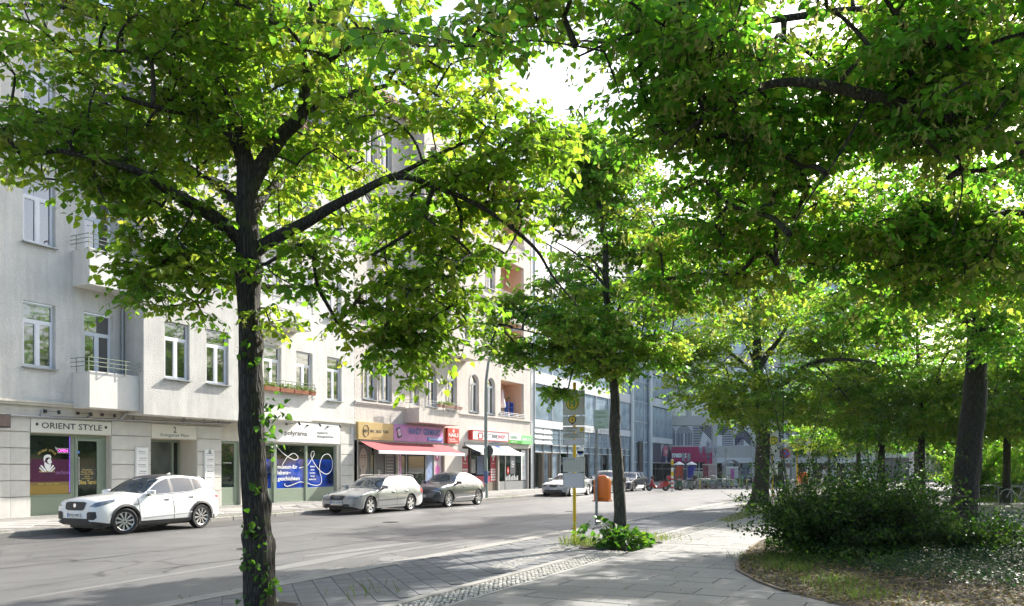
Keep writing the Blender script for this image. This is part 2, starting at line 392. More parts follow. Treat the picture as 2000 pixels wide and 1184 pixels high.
# mosaic stone strip Y 5.42..5.92 with edging
edge = MB()
for i in range(70):
    x = 6 + i*1.0
    if 15.9 < x < 18.9: continue
    edge.box(x-.494, x+.494, 5.335, 5.405, .0, .050)
edge.build('edging_stone', granite, pav)['kind'] = 'stuff'
cob = [MB().prismz([(random.uniform(.85,1.15)*.033*math.cos(q+a0), random.uniform(.85,1.15)*.033*math.sin(q+a0)) for q in [k*2*PI/5 for k in range(5)]], 0, .03).mesh('mosaic_stone', cobm, bevel=.005) for a0 in (0, .4, .9)]
cells = []
for i in range(0, 420):
    for k in range(7):
        x = 8.3 + i*.073; y = 5.448 + k*.073 + (.03 if i % 2 else 0)
        if y > 5.93: continue
        if 16.3 < x < 18.7: continue
        cells.append((x + random.uniform(-.01,.01), y + random.uniform(-.01,.01)))
cells = [c for c in cells if c[0]*.8944 + c[1]*.4472 > 10.2]
cells.sort(key=lambda c: c[0])
stuff = MB()
for j, (x, y) in enumerate(cells):
    if j < 290:
        o = bpy.data.objects.new('mosaic_stone', cob[j % 3]); put(o, pav); o.location = (x, y, .018 + random.uniform(-.004, .004)); o.rotation_euler = (random.uniform(-.06,.06), random.uniform(-.06,.06), random.uniform(0, 6))
    else:
        a = random.uniform(0, 6); z = .046 + random.uniform(-.004, .004)
        P = [(x + .034*math.cos(a+q), y + .034*math.sin(a+q), z) for q in (0, 1.3, 2.5, 3.8, 5.0)]
        stuff.add(P + [(p[0], p[1], .012) for p in P], [(0,1,2,3,4)] + [(i, i+5, (i+1)%5+5, (i+1)%5) for i in range(5)])
# second strip of small stones sweeping to the tree pit
for i in range(150):
    for k in range(6):
        x = 12.6 + i*.075; y = 6.35 + k*.075 + max(0, (x-12.6))*.12 + random.uniform(-.01,.01)
        if x > 17: break
        a = random.uniform(0, 6); z = .050 + random.uniform(-.003, .003)
        P = [(x + .034*math.cos(a+q), y + .034*math.sin(a+q), z) for q in (0, 1.3, 2.5, 3.8, 5.0)]
        stuff.add(P + [(p[0], p[1], .012) for p in P], [(0,1,2,3,4)] + [(i2, i2+5, (i2+1)%5+5, (i2+1)%5) for i2 in range(5)])
stuff.build('mosaic_stone_remainder', pm('mosaic far', (0.42, 0.40, 0.36), .8, var=.5, scale=14), pav)['kind'] = 'stuff'
# bus lane slabs laid diagonally, Y 5.98..8.6
sd = slab_mesh(.394, .314, .035, slabd, 'lane_slab')
cand = []
c45 = math.sqrt(.5)
for i in range(-70, 150):
    for k in range(-120, 150):
        u = i*.4 + (.2 if k % 2 else 0); v = k*.32
        x = 9 + (u - v)*c45; y = 5 + (u + v)*c45
        if 6.12 < y < 8.46 and 6.5 < x < 46: cand.append((x, y))
cand = [c for c in cand if c[0]*.8944 + c[1]*.4472 > 9.4 and not (15.8 < c[0] < 18.6 and c[1] < 7.5)]
cand.sort(key=lambda c: c[0]*.8944 + c[1]*.4472)
rest = MB()
for j, (x, y) in enumerate(cand):
    if j < 290:
        o = bpy.data.objects.new('lane_slab', sd); put(o, pav); o.location = (x, y, .012 + random.uniform(-.002,.002)); o.rotation_euler = (0, 0, R(45) + random.uniform(-.006,.006))
    else:
        a = Vector((c45, c45, 0)); b_ = Vector((-c45, c45, 0))
        rest.obox((x, y, .028 + random.uniform(-.002,.002)), a*.197, b_*.157, (0, 0, .018))
rest.quad((6,5.95,.034),(46,5.95,.034),(46,8.6,.034),(6,8.6,.034))
rest.build('lane_slab_remainder', slabd, pav)['kind'] = 'stuff'
# border strips that close the diagonal field
bo = MB()
for i in range(60):
    x = 6 + i*.8
    bo.box(x-.396, x+.396, 8.44, 8.60, 0, .057); bo.box(x-.396, x+.396, 8.605, 8.75, -.05, .058)
    if not 15.6 < x < 19: bo.box(x-.396, x+.396, 5.935, 6.09, 0, .058)
bo.build('kerb_stone_run', granite, pav)['kind'] = 'stuff'

# ---- far pavement with kerb stones
def tilt_sheet(x0, x1, y0, y1, dz=0): return [(x0,y0,swz(y0)+dz),(x1,y0,swz(y0)+dz),(x1,y1,swz(y1)+dz),(x0,y1,swz(y1)+dz)]
fp = MB().add(tilt_sheet(-40, 100, KERBY+.15, 60), [(0,1,2,3)]).add([(-40,KERBY+.15,-.05),(100,KERBY+.15,-.05),(100,KERBY+.15,SWZ),(-40,KERBY+.15,SWZ)], [(0,1,2,3)]).build('far_pavement', farpave); fp['kind'] = 'structure'
ks = MB().box(-.495, .495, 0, .16, -.1, SWZ+.012).mesh('kerb_stone', granite, bevel=.012)
for i in range(60):
    o = bpy.data.objects.new('kerb_stone', ks); put(o, fp); o.location = (8 + i*1.0, KERBY + random.uniform(-.008,.008), random.uniform(-.006,.006))
fs = MB().box(-.345, .345, -.345, .345, -.02, .02).mesh('granite_slab', pm('granite slab far', (0.33,0.315,0.29), .75, var=.12, scale=2, fine=.15, bscale=90, objvar=.12), bevel=.006)
ns = 0
for i in range(70):
    for k in range(4):
        x = 10 + i*1.0 + (.5 if k % 2 else 0); y = 22.2 + k*.5
        o = bpy.data.objects.new('granite_slab', fs); put(o, fp); o.location = (x, y, swz(y) - .008 + random.uniform(-.003,.003)); o.rotation_euler = (.0165, 0, R(45)); ns += 1
# mosaic grit: small raised stones near the kerb and wall (stuff)
def stones(n, y0, y1, x0, x1, seed, s=.035):
    r = np.random.default_rng(seed); x = r.uniform(x0, x1, n); y = r.uniform(y0, y1, n)
    z = SWZ + (y-KERBY)/(WALLY-KERBY)*.08 + .001 + r.uniform(0, .008, n); a = r.uniform(0, 6.28, n)
    v = np.zeros((n, 4, 3)); 
    for k in range(4):
        v[:, k, 0] = x + s*np.cos(a + k*PI/2)*r.uniform(.7, 1.2, n); v[:, k, 1] = y + s*np.sin(a + k*PI/2)*r.uniform(.7, 1.2, n); v[:, k, 2] = z
    return v
def quads_mesh(name, v, mat, parent=None, tint=None, kind=None):
    K = v.shape[1]; n = v.shape[0]; me = bpy.data.meshes.new(name)
    me.vertices.add(n*K); me.vertices.foreach_set('co', v.astype(np.float32).ravel())
    me.loops.add(n*K); me.loops.foreach_set('vertex_index', np.arange(n*K, dtype=np.int32))
    me.polygons.add(n); me.polygons.foreach_set('loop_start', np.arange(0, n*K, K, dtype=np.int32)); me.polygons.foreach_set('loop_total', np.full(n, K, dtype=np.int32))
    if tint is not None:
        a = me.attributes.new('tint', 'FLOAT', 'POINT'); a.data.foreach_set('value', np.repeat(tint, K).astype(np.float32))
    me.materials.append(mat); me.update(calc_edges=True); me.validate()
    o = bpy.data.objects.new(name, me); put(o, parent)
    if kind: o['kind'] = kind
    return o
quads_mesh('pavement_mosaic', np.concatenate([stones(9000, 20.95, 21.85, 10, 45, 3), stones(6000, 24.5, 25.5, 14, 45, 4)]), pm('mosaic grit', (0.36,0.345,0.31), .8, var=.5, scale=16), fp, kind='stuff')

# ============================================================ FACADE TOOLS
def facade(mb, x0, x1, z0, z1, Y, ops, d=.2, mi=0, rmi=None):
    rmi = mi if rmi is None else rmi
    xs = sorted({x0, x1, *[o[0] for o in ops], *[o[1] for o in ops]}); zs = sorted({z0, z1, *[o[2] for o in ops], *[o[3] for o in ops]})
    xs = [x for x in xs if x0 <= x <= x1]; zs = [z for z in zs if z0 <= z <= z1]
    for i in range(len(xs)-1):
        for k in range(len(zs)-1):
            cx, cz = (xs[i]+xs[i+1])/2, (zs[k]+zs[k+1])/2
            if any(o[0] < cx < o[1] and o[2] < cz < o[3] for o in ops): continue
            mb.quad((xs[i],Y,zs[k]), (xs[i+1],Y,zs[k]), (xs[i+1],Y,zs[k+1]), (xs[i],Y,zs[k+1]), mi)
    for o in ops:
        a, b, c, e = o[:4]; arch = len(o) > 4 and o[4]; dd = o[5] if len(o) > 5 else d
        if arch:
            r = (b-a)/2; sp = e - r; A = [(a + r - r*math.cos(PI*t/16), sp + r*math.sin(PI*t/16)) for t in range(17)]
            for t in range(16):
                p, q = A[t], A[t+1]
                mb.quad((p[0],Y,p[1]), (q[0],Y,q[1]), (q[0],Y,e), (p[0],Y,e), mi)
                mb.quad((p[0],Y,p[1]), (p[0],Y+dd,p[1]), (q[0],Y+dd,q[1]), (q[0],Y,q[1]), rmi)
        else:
            sp = e; mb.quad((a,Y,e), (a,Y+dd,e), (b,Y+dd,e), (b,Y,e), rmi)
        mb.quad((a,Y,c), (a,Y+dd,c), (a,Y+dd,sp), (a,Y,sp), rmi); mb.quad((b,Y,c), (b,Y,sp), (b,Y+dd,sp), (b,Y+dd,c), rmi)
        mb.quad((a,Y,c), (b,Y,c), (b,Y+dd,c), (a,Y+dd,c), rmi)
    return mb
WINC = {}
def window(parent, x0, x1, z0, z1, Y, arch=False, sill=True, fmat=None, gm_=None, transom=.72, mull=1, name='window'):
    """window unit: frame mesh > pane (one per light), sill; Y is the frame's outer plane"""
    w_, h_ = round(x1-x0, 3), round(z1-z0, 3); key = (w_, h_, arch, transom, mull, (fmat or white_fr).name, (gm_ or glass).name)
    fmat = fmat or white_fr; gm_ = gm_ or glass
    if key not in WINC:
        F = MB(); f = .055; t = .07; r = w_/2; panes = []
        zt = (h_ - r) if arch else h_*transom
        F.box(0, f, 0, t, 0, (h_-r if arch else h_)); F.box(w_-f, w_, 0, t, 0, (h_-r if arch else h_)); F.box(f, w_-f, 0, t, 0, f)
        if arch:
            for k in range(14):
                a0, a1 = PI*k/14, PI*(k+1)/14
                P = [(r - r*math.cos(a0), zt + r*math.sin(a0)), (r - r*math.cos(a1), zt + r*math.sin(a1)), (r - (r-f)*math.cos(a1), zt + (r-f)*math.sin(a1)), (r - (r-f)*math.cos(a0), zt + (r-f)*math.sin(a0))]
                F.prism(P, 0, t)
        else: F.box(f, w_-f, 0, t, h_-f, h_)
        F.box(f, w_-f, -.012, t-.01, zt-.045, zt+.045)      # transom
        xsn = [f + (w_-2*f)*k/(mull+1) for k in range(mull+2)]
        for k in range(1, mull+1): F.box(xsn[k]-.045, xsn[k]+.045, -.014, t-.012, f, zt-.045)
        for k in range(mull+1):
            a, b = xsn[k] + (.045 if k else 0), xsn[k+1] - (.045 if k < mull else 0)
            s = .04   # casement sash
            F.box(a+.002, a+s, -.008, t-.02, f+.002, zt-.047); F.box(b-s, b-.002, -.008, t-.02, f+.002, zt-.047); F.box(a+s, b-s, -.008, t-.02, f+.002, f+s); F.box(a+s, b-s, -.008, t-.02, zt-.045-s, zt-.047)
            panes.append(MB().quad((a+s,.03,f+s), (b-s,.03,f+s), (b-s,.03,zt-.045-s), (a+s,.03,zt-.045-s)).mesh('pane', gm_))
        if arch:
            P = [(r - (r-f)*math.cos(PI*k/14), .03, zt + .045 + (r-f-.045)*math.sin(PI*k/14)) for k in range(15)]
            panes.append(MB().add(P, [tuple(range(15))[::-1]]).mesh('pane', gm_))
        else: panes.append(MB().quad((f,.03,zt+.045), (w_-f,.03,zt+.045), (w_-f,.03,h_-f), (f,.03,h_-f)).mesh('pane', gm_))
        WINC[key] = (F.mesh('window', fmat), panes, MB().box(-.06, w_+.06, -.26, .02, -.05, -.012).mesh('sill', zinc))
    fm, panes, sm = WINC[key]
    o = bpy.data.objects.new(name, fm); put(o, parent); o.location = (x0, Y, z0)
    for p in panes:
        q = bpy.data.objects.new('pane', p); put(q, o)
        q.rotation_euler = (random.uniform(-.004,.004), 0, random.uniform(-.006,.006))
    if sill: put(bpy.data.objects.new('sill', sm), o)
    return o
def balcony(parent, x0, x1, Yw, Yf, z0, z1, mat, rails=(.16, .30, .44), railh=.44, side='both', rmat=None, over=.09):
    t = .10; m = MB()
    m.box(x0, x1, Yf, Yf+t, z0, z1); m.box(x0, x0+t, Yf+t, Yw, z0, z1); m.box(x1-t, x1, Yf+t, Yw, z0, z1); m.box(x0+t, x1-t, Yf+t, Yw, z0, z0+.15)
    b = m.build('balcony', mat, parent, bevel=.008); r = MB(); a, c, f = x0-over, x1+over, Yf-over
    for h in rails: r.tube([(a, Yw-.05, z1+h), (a, f, z1+h), (c, f, z1+h), (c, Yw-.05, z1+h)], .016, 5)
    n = max(2, int((c-a)/.62))
    for i in range(n+1):
        x = a + (c-a)*i/n; r.box(x-.014, x+.014, f-.006, f+.006, z1-.06, z1+railh+.01)
        r.box(x-.012, x+.012, f+.006, Yf+.03, z1-.06, z1-.035)
    for x in (a, c): r.box(x-.006, x+.006, Yw-.36, Yw-.33, z1-.06, z1+railh)
    r.build('railing', rmat or rail_g, b)
    return b
# ============================================================ APARTMENT HOUSE (house number 2)
B1X0, B1X1, B1TOP = 6.0, 33.40, 17.3
h1 = empty('apartment_building', (B1X0, WALLY, 0), 0, 'white plastered apartment house with rounded balconies and a bay above number 2', 'building')
h1['label'] = 'white plastered apartment house with concrete balconies and a central bay above door number 2'
off1 = Vector((B1X0, WALLY, 0))
class Sub:      # offsets children so that parts are written in world numbers
    pass
def child(o, root): o.location = Vector(o.location) - Vector(root.location); return o
def fix(root):
    for c in root.children: c.location = Vector(c.location) - Vector(root.location)
ops = []
FL = [5.0, 9.0, 13.0]
wx_left = [(16.37, 17.47)]; wx_right = [(27.05, 28.15), (29.12, 30.25), (31.3, 32.4)]
extra = [(8.2, 9.3), (11.6, 12.7), (14.0, 15.1)]
for z in FL:
    for a, b in wx_left + wx_right + extra: ops.append((a, b, z, z+2.12))
    ops.append((18.5, 19.62, z-.78, z+2.12))
W = MB(); facade(W, B1X0, 20.0, 3.93, B1TOP, WALLY, [o for o in ops if o[1] < 20], .17)
facade(W, 20.0, B1X1, 3.93, B1TOP, WALLY, [o for o in ops if o[0] > 20], .17)
W.box(B1X0, B1X0+.2, WALLY+.01, WALLY+11, .1, B1TOP); W.box(B1X1-.25, B1X1-.01, WALLY+.01, WALLY+11, .1, B1TOP)
W.build('wall', stucco, h1)
for z in FL:
    for a, b in wx_left + wx_right + extra: window(h1, a+.02, b-.02, z+.02, z+2.1, WALLY+.13)
    window(h1, 18.52, 19.6, z-.76, z+2.1, WALLY+.13, sill=False, transom=.76, name='balcony_door')
# bay
BY = 24.5; bo_ = []
for z in FL:
    bo_ += [(20.9, 22.02, z, z+2.1), (22.83, 23.95, z, z+2.1)]
Bm = MB(); facade(Bm, 20.0, 25.6, 3.66, B1TOP+.2, BY, bo_, .16)
Bm.quad((20.0,WALLY,3.66),(20.0,BY,3.66),(20.0,BY,B1TOP+.2),(20.0,WALLY,B1TOP+.2)); Bm.quad((25.6,BY,3.66),(25.6,WALLY,3.66),(25.6,WALLY,B1TOP+.2),(25.6,BY,B1TOP+.2))
Bm.quad((20.0,BY,3.66),(20.0,WALLY,3.66),(25.6,WALLY,3.66),(25.6,BY,3.66)); Bm.quad((20.0,BY,B1TOP+.2),(25.6,BY,B1TOP+.2),(25.6,WALLY,B1TOP+.2),(20.0,WALLY,B1TOP+.2))
Bm.build('bay', stucco_bay, h1)
for z in FL:
    for a in (20.9, 22.83): window(h1, a+.02, a+1.10, z+.02, z+2.08, BY+.12)
# balconies
for z in (3.78, 7.88, 11.88):
    balcony(h1, 18.06, 19.99, WALLY, 24.72, z, z+1.22, concrete_w)
    balcony(h1, 25.61, 29.14, WALLY, 24.72, z+.05, z+1.3, concrete_w)
# roof and cornice
rf = MB(); rf.box(B1X0, B1X1-.01, WALLY-.45, WALLY+.01, B1TOP+.0, B1TOP+.35); rf.add([(B1X0,WALLY-.5,B1TOP+.35),(B1X1-.01,WALLY-.5,B1TOP+.35),(B1X1-.01,WALLY+5,B1TOP+3.2),(B1X0,WALLY+5,B1TOP+3.2),(B1X1-.01,WALLY+11,B1TOP),(B1X0,WALLY+11,B1TOP)], [(0,1,2,3),(3,2,4,5)])
rf.build('roof', pm('roof tile', (0.25,0.13,0.09), .8, var=.2), h1)
# ledge
lg = MB(); lg.box(B1X0, 18.05, WALLY-.10, WALLY+.0, 3.86, 3.93); lg.box(B1X0, 18.05, WALLY-.05, WALLY, 3.78, 3.86); lg.box(29.15, B1X1, WALLY-.10, WALLY, 3.96, 4.03); lg.box(29.15, B1X1, WALLY-.05, WALLY, 3.87, 3.96)
lg.build('cornice', plaster, h1)
# ground-floor wall: piers built of separate blocks, plaster spandrels between
G = MB(); d = .3
gops = [(16.61, 19.54, .2, 2.90, False, .32), (21.22, 23.38, .18, 2.86, False, .95), (24.65, 25.75, .2, 2.87, False, .16), (26.75, 32.10, .2, 2.84, False, .22)]
facade(G, B1X0, B1X1, .0, 3.78, WALLY+.05, gops, .3); G.quad((B1X0,WALLY+.05,3.78),(B1X1,WALLY+.05,3.78),(B1X1,WALLY,3.93),(B1X0,WALLY,3.93))
G.quad((21.22,WALLY+1.0,.18),(23.38,WALLY+1.0,.18),(23.38,WALLY+1.0,2.86),(21.22,WALLY+1.0,2.86)); G.quad((26.75,WALLY+.27,.2),(32.10,WALLY+.27,.2),(32.10,WALLY+.27,2.84),(26.75,WALLY+.27,2.84))
G.quad((16.61,WALLY+.37,.2),(19.54,WALLY+.37,.2),(19.54,WALLY+.37,2.9),(16.61,WALLY+.37,2.9))
G.build('ground_floor_wall', plaster, h1)
bm_cache = {}
for (a, b) in [(B1X0, 16.6), (19.56, 21.21), (23.39, 24.64), (32.32, 33.37)]:
    z = .12
    for i, hgt in enumerate([.72] + [.52]*5):
        if z + hgt > 3.86: break
        segs = [(a, b)] if b-a < 3 else [(a + k*1.66, min(a+(k+1)*1.66, b)) for k in range(int((b-a)/1.66)+1) if a+k*1.66 < b-.1]
        for (p, q) in segs:
            key = (round(q-p, 2), hgt)
            if key not in bm_cache: bm_cache[key] = MB().box(0, q-p, 0, .07, .012, hgt-.012).mesh('stone_block', limest, bevel=.008)
            o = bpy.data.objects.new('stone_block', bm_cache[key]); put(o, h1); o.location = (p, WALLY-.005 - (.02 if i == 0 else 0), z)
        z += hgt
# drain pipes
P = MB(); P.tube([(19.93, WALLY-.10, 5.1), (19.93, WALLY-.10, 7.88)], .055, 10); P.tube([(19.93, WALLY-.10, 9.2), (19.93, WALLY-.10, 11.8)], .055, 10)
P.build('downpipe', zinc, h1, smooth=True)
P = MB(); P.tube([(13.0, WALLY-.09, 3.41), (16.6, WALLY-.09, 3.42), (20.9, WALLY-.09, 3.50), (24.9, WALLY-.09, 3.57), (25.1, WALLY-.02, 3.62)], .04, 8)
for x in (14.5, 16.9, 18.6, 20.4, 22.6, 24.4): P.tube([(x, WALLY-.09, 3.36+.016*(x-14)), (x, WALLY-.09, 3.66)], .02, 5); P.tube([(x-.03, WALLY-.09, 3.42+.017*(x-14.5)), (x+.03, WALLY-.09, 3.42+.017*(x-14.5))], .055, 8)
P.tube([(19.8, WALLY-.09, 3.47), (19.95, WALLY-.3, 3.72), (19.95, WALLY-.3, 3.78)], .045, 8)
P.build('wall_pipe', galv, h1, smooth=True)

# --- shopfronts of house 2 (parts of the building: shop_window > frame pane ...)
def frame_rect(m, x0, x1, z0, z1, y0, y1, f, mi=0):
    m.box(x0, x0+f, y0, y1, z0, z1, mi); m.box(x1-f, x1, y0, y1, z0, z1, mi); m.box(x0+f, x1-f, y0, y1, z0, z0+f, mi); m.box(x0+f, x1-f, y0, y1, z1-f, z1, mi); return m
Y1 = WALLY + .24
def flat(x0, x1, z0, z1, Y, mat, parent, name, t=.004): return MB().box(x0, x1, Y-t, Y, z0, z1).build(name, mat, parent)
# barber
m = MB(); frame_rect(m, 16.62, 18.22, .20, 2.89, Y1, Y1+.07, .05); m.box(16.67, 18.17, Y1+.01, Y1+.06, .25, .83); m.box(16.67, 18.17, Y1-.01, Y1+.06, .83, .88)
sw = m.build('shop_window', sage, h1, bevel=.004)
flat(16.67, 18.17, .885, 2.83, Y1+.045, glass_shop, sw, 'pane')
mb_purple = pm('purple window film', (0.075, 0.007, 0.05), .2, var=.3, scale=2); goldf = pm('gold window film', (0.30, 0.20, 0.04), .3, var=.1)
flat(16.67, 18.17, 1.28, 2.05, Y1+.038, mb_purple, sw, 'film'); flat(16.67, 18.17, .885, 1.19, Y1+.036, goldf, sw, 'film')
dg = pm('dark gold film', (0.20, 0.135, 0.04), .4, var=.2); flat(16.67, 18.17, 1.19, 1.30, Y1+.034, dg, sw, 'film')
text('Damen - Herren - Kinder', 17.42, 1.215, .055, txt_gold, sw, Y1+.028, w=.75); text('TERMIN ORIENT STYLE', 17.35, 1.62, .05, txt_gold, sw, Y1+.028, w=.55); text('orlon', 17.9, 1.55, .14, pm('faint mauve', (.25,.10,.28), .4, var=0), sw, Y1+.028, w=.5)
# arched ORIENT STYLE lettering
s_ = 'ORIENT STYLE'
for i, ch in enumerate(s_):
    if ch == ' ': continue
    q = (i - (len(s_)-1)/2) * .145; x = 17.36 + .36*math.sin(q); z = 2.00 + .36*math.cos(q) - .04
    o = text(ch, x, z, .075, txt_gold, sw, Y1+.028); o.rotation_euler = (0, q, 0)
# generic bearded head emblem with crossed razors
em = MB(); cx, cz = 17.36, 1.93
def poly(pts, mi=0, y=Y1+.026): em.add([(cx + p[0], y, cz + p[1]) for p in pts], [tuple(range(len(pts)))], mi)
poly([(-.13,.16),(-.10,.24),(0,.28),(.10,.27),(.14,.21),(.13,.15),(.05,.19),(-.05,.16),(-.09,.06),(-.11,.02)])
poly([(.13,.15),(.135,.08),(.17,.02),(.13,.0),(.125,-.03),(.07,-.03),(.02,.0),(.0,.08),(.05,.14)])
poly([(-.10,.02),(-.06,.03),(-.01,-.02),(.06,-.05),(.13,-.03),(.12,-.12),(.06,-.22),(.0,-.27),(-.06,-.18),(-.10,-.08)], 0)
for s in (-1, 1):
    poly([(s*.02,-.26),(s*.20,-.06),(s*.24,-.10),(s*.07,-.30)]); poly([(s*.10,-.28),(s*.26,-.14),(s*.28,-.18),(s*.13,-.31)])
em.build('emblem', txt_w, sw)
# neon OPEN sign inside
ns_ = MB(); ns_.tube([(17.72,Y1+.02,2.42),(18.1,Y1+.02,2.42),(18.1,Y1+.02,2.27),(17.72,Y1+.02,2.27),(17.72,Y1+.02,2.42)], .008, 5); ns_.tube([(17.72,Y1+.02,2.40),(17.64,Y1+.02,2.47),(17.68,Y1+.02,2.36)], .01, 5)
op = ns_.build('open_sign', txt_w); tag(op, 'small pink neon OPEN sign hung inside the barber shop window', 'sign')
text('OPEN', 17.91, 2.295, .10, pm('neon pink', (0.9, .12, .6), .4, var=0, emit=1.2), op, Y1+.016, w=.34, bold=.01)
# small string of lights
lt = MB(); [lt.box(18.145, 18.16, Y1+.02, Y1+.03, z, z+.03) for z in np.arange(.95, 2.8, .07)]
o = lt.build('light_string', pm('violet lights', (.3,.1,.9), .4, var=0, emit=1.0)); tag(o, 'violet string of small lights down the barber window edge', 'lights')
# door
m = MB(); frame_rect(m, 18.23, 19.36, .20, 2.89, Y1, Y1+.08, .09); m.box(18.36, 19.24, Y1+.015, Y1+.06, .29, .72); frame_rect(m, 18.33, 19.26, .29, 2.79, Y1-.02, Y1+.05, .10)
m.box(19.36, 19.535, Y1+.02, Y1+.08, .2, 2.89)
dr = m.build('shop_door', sage, h1, bevel=.004); flat(18.43, 19.16, .72, 2.69, Y1+.03, glass_shop, dr, 'pane')
hd = MB(); hd.tube([(18.42,Y1-.08,1.2),(18.42,Y1-.08,2.15)], .018, 8); hd.tube([(18.42,Y1-.08,1.35),(18.42,Y1,1.35)], .01, 6); hd.tube([(18.42,Y1-.08,2.0),(18.42,Y1,2.0)], .01, 6); hd.build('handle', alloy, dr)
for i, t in enumerate(['Öffnungszeiten', 'Montag - Freitag', 'von 9:30 bis 19:30', 'Samstag', 'von 9:30 bis 18']): text(t, 18.8, 1.68 - i*.075, .045, txt_gold, dr, Y1+.02, w=.05*len(t)*.55)
text('Ohne Termin', 18.83, 1.20, .15, txt_gold, dr, Y1+.02, w=.72, bold=.02)
m = MB(); m.lathe([(0.001,0),(.05,0),(.05,.005),(.001,.005)], 14, (18.44, Y1-.03, 2.3), 'y'); m.build('sticker', pm('sticker blue', (.1,.25,.6), .4, var=0), dr)
# entrance
Y2 = WALLY + .93
m = MB(); frame_rect(m, 21.24, 23.36, .18, 2.84, Y2, Y2+.07, .07); m.box(21.78, 21.9, Y2-.01, Y2+.06, .25, 2.77); m.box(22.95, 23.05, Y2-.01, Y2+.06, .25, 2.77); m.box(21.31, 23.3, Y2, Y2+.05, .25, .5)
dr = m.build('entrance_door', sage, h1, bevel=.004)
for a, b in ((21.31, 21.78), (21.9, 22.95), (23.05, 23.29)): flat(a+.03, b-.03, .5, 2.77, Y2+.04, glass_shop if a != 21.9 else glass_mat('frosted door', (.10,.11,.10), rough=.35, ior=1.45), dr, 'pane')
MB().tube([(22.02,Y2-.06,1.1),(22.02,Y2-.06,1.5)], .015, 6).build('handle', alloy, dr)
# office door
Y3 = WALLY + .13
m = MB(); frame_rect(m, 24.66, 25.56, .2, 2.86, Y3, Y3+.06, .09); m.box(24.75, 25.47, Y3+.01, Y3+.05, .29, .95); m.box(25.56, 25.74, Y3+.03, Y3+.06, .2, 2.86)
dr = m.build('office_door', sage, h1, bevel=.004); flat(24.76, 25.46, .95, 2.77, Y3+.03, glass_shop, dr, 'pane'); text('Steuerberatung', 25.1, 1.95, .05, txt_w, dr, Y3+.02, w=.45)
# museum shopfront
Y4 = WALLY + .12
bfilm = glass_mat('blue window film', (0.010, 0.045, 0.30), ior=1.7, var=.8)
m = MB()
for a, b in ((27.93, 29.86), (29.98, 32.0)):
    frame_rect(m, a, b, .2, 2.83, Y4, Y4+.06, .05); m.box(a+.05, b-.05, Y4+.01, Y4+.05, .25, .83)
m.box(29.86, 29.98, Y4-.03, Y4+.07, .2, 2.83); m.box(27.75, 27.93, Y4-.04, Y4+.07, .2, 2.83)
sw = m.build('shop_window', sage, h1, bevel=.004)
for a, b in ((27.98, 29.81), (30.03, 31.95)):
    flat(a, b, .83, 2.78, Y4+.035, glass_shop, sw, 'pane'); flat(a, b, .83, 2.15, Y4+.029, bfilm, sw, 'film')
for t, z, wd in (('museum für', 1.72, 1.30), ('lebens~', 1.46, .85), ('geschichten', 1.19, 1.45)): text(t, 28.05 + wd/2, z, .18, txt_w, sw, Y4+.018, w=wd, bold=.02)
for i, t in enumerate(['fühlen', 'sehen', 'riechen', 'hören', 'entdecken']): text(t, 30.40, 1.78 - i*.15, .085, txt_w, sw, Y4+.018, w=.06*len(t)*.9)
def ribbon(pts, wdt, Y, mat, parent, name='ribbon', n=60):
    P = [Vector((p[0], 0, p[1])) for p in pts]; out = []
    for i in range(len(P)-1):
        p0, p1, p2, p3 = P[max(i-1,0)], P[i], P[i+1], P[min(i+2, len(P)-1)]
        for k in range(8):
            t = k/8; out.append(.5*((2*p1) + (p2-p0)*t + (2*p0-5*p1+4*p2-p3)*t*t + (3*p1-p0-3*p2+p3)*t**3))
    out.append(P[-1]); m = MB(); vs = []
    for i, p in enumerate(out):
        t = (out[min(i+1,len(out)-1)] - out[max(i-1,0)]).normalized(); nn = Vector((-t.z, 0, t.x))*wdt/2
        vs += [(p.x+nn.x, Y, p.z+nn.z), (p.x-nn.x, Y, p.z-nn.z)]
    m.add(vs, [(2*i, 2*i+1, 2*i+3, 2*i+2) for i in range(len(out)-1)]); return m.build(name, mat, parent)
ribbon([(28.0,2.72),(28.35,2.45),(28.75,2.25),(29.2,2.12),(29.4,2.25),(29.1,2.42),(28.7,2.25),(28.45,2.0),(28.35,1.85)], .03, Y4+.018, txt_w, sw)
ribbon([(28.55,1.05),(28.5,.98),(28.7,.92),(29.1,1.0),(29.5,1.1),(29.8,1.08)], .03, Y4+.018, txt_w, sw)
ribbon([(29.45,1.75),(29.7,1.78),(29.85,1.82)], .03, Y4+.018, txt_w, sw)
ribbon([(30.03,1.85),(30.25,2.05),(30.5,2.35),(30.5,2.52),(30.35,2.5),(30.3,2.3),(30.5,2.0),(30.9,1.65),(31.4,1.45),(31.8,1.65),(31.85,2.1),(31.6,2.4),(31.2,2.35),(30.95,2.0),(30.92,1.6),(31.05,1.25),(31.0,1.0),(30.7,.92),(30.3,.97),(30.05,1.05)], .03, Y4+.018, txt_w, sw)
m = MB(); frame_rect(m, 26.77, 27.74, .2, 2.83, Y4+.01, Y4+.06, .09); m.box(26.86, 27.65, Y4+.02, Y4+.05, .29, .85)
dr = m.build('museum_door', sage, h1, bevel=.004); flat(26.87, 27.64, .85, 2.73, Y4+.04, glass_shop, dr, 'pane'); flat(26.87, 27.64, .85, 2.15, Y4+.034, bfilm, dr, 'film')
MB().tube([(27.68,Y4-.06,1.1),(27.68,Y4-.06,1.75)], .016, 6).build('handle', alloy, dr)
fix(h1)

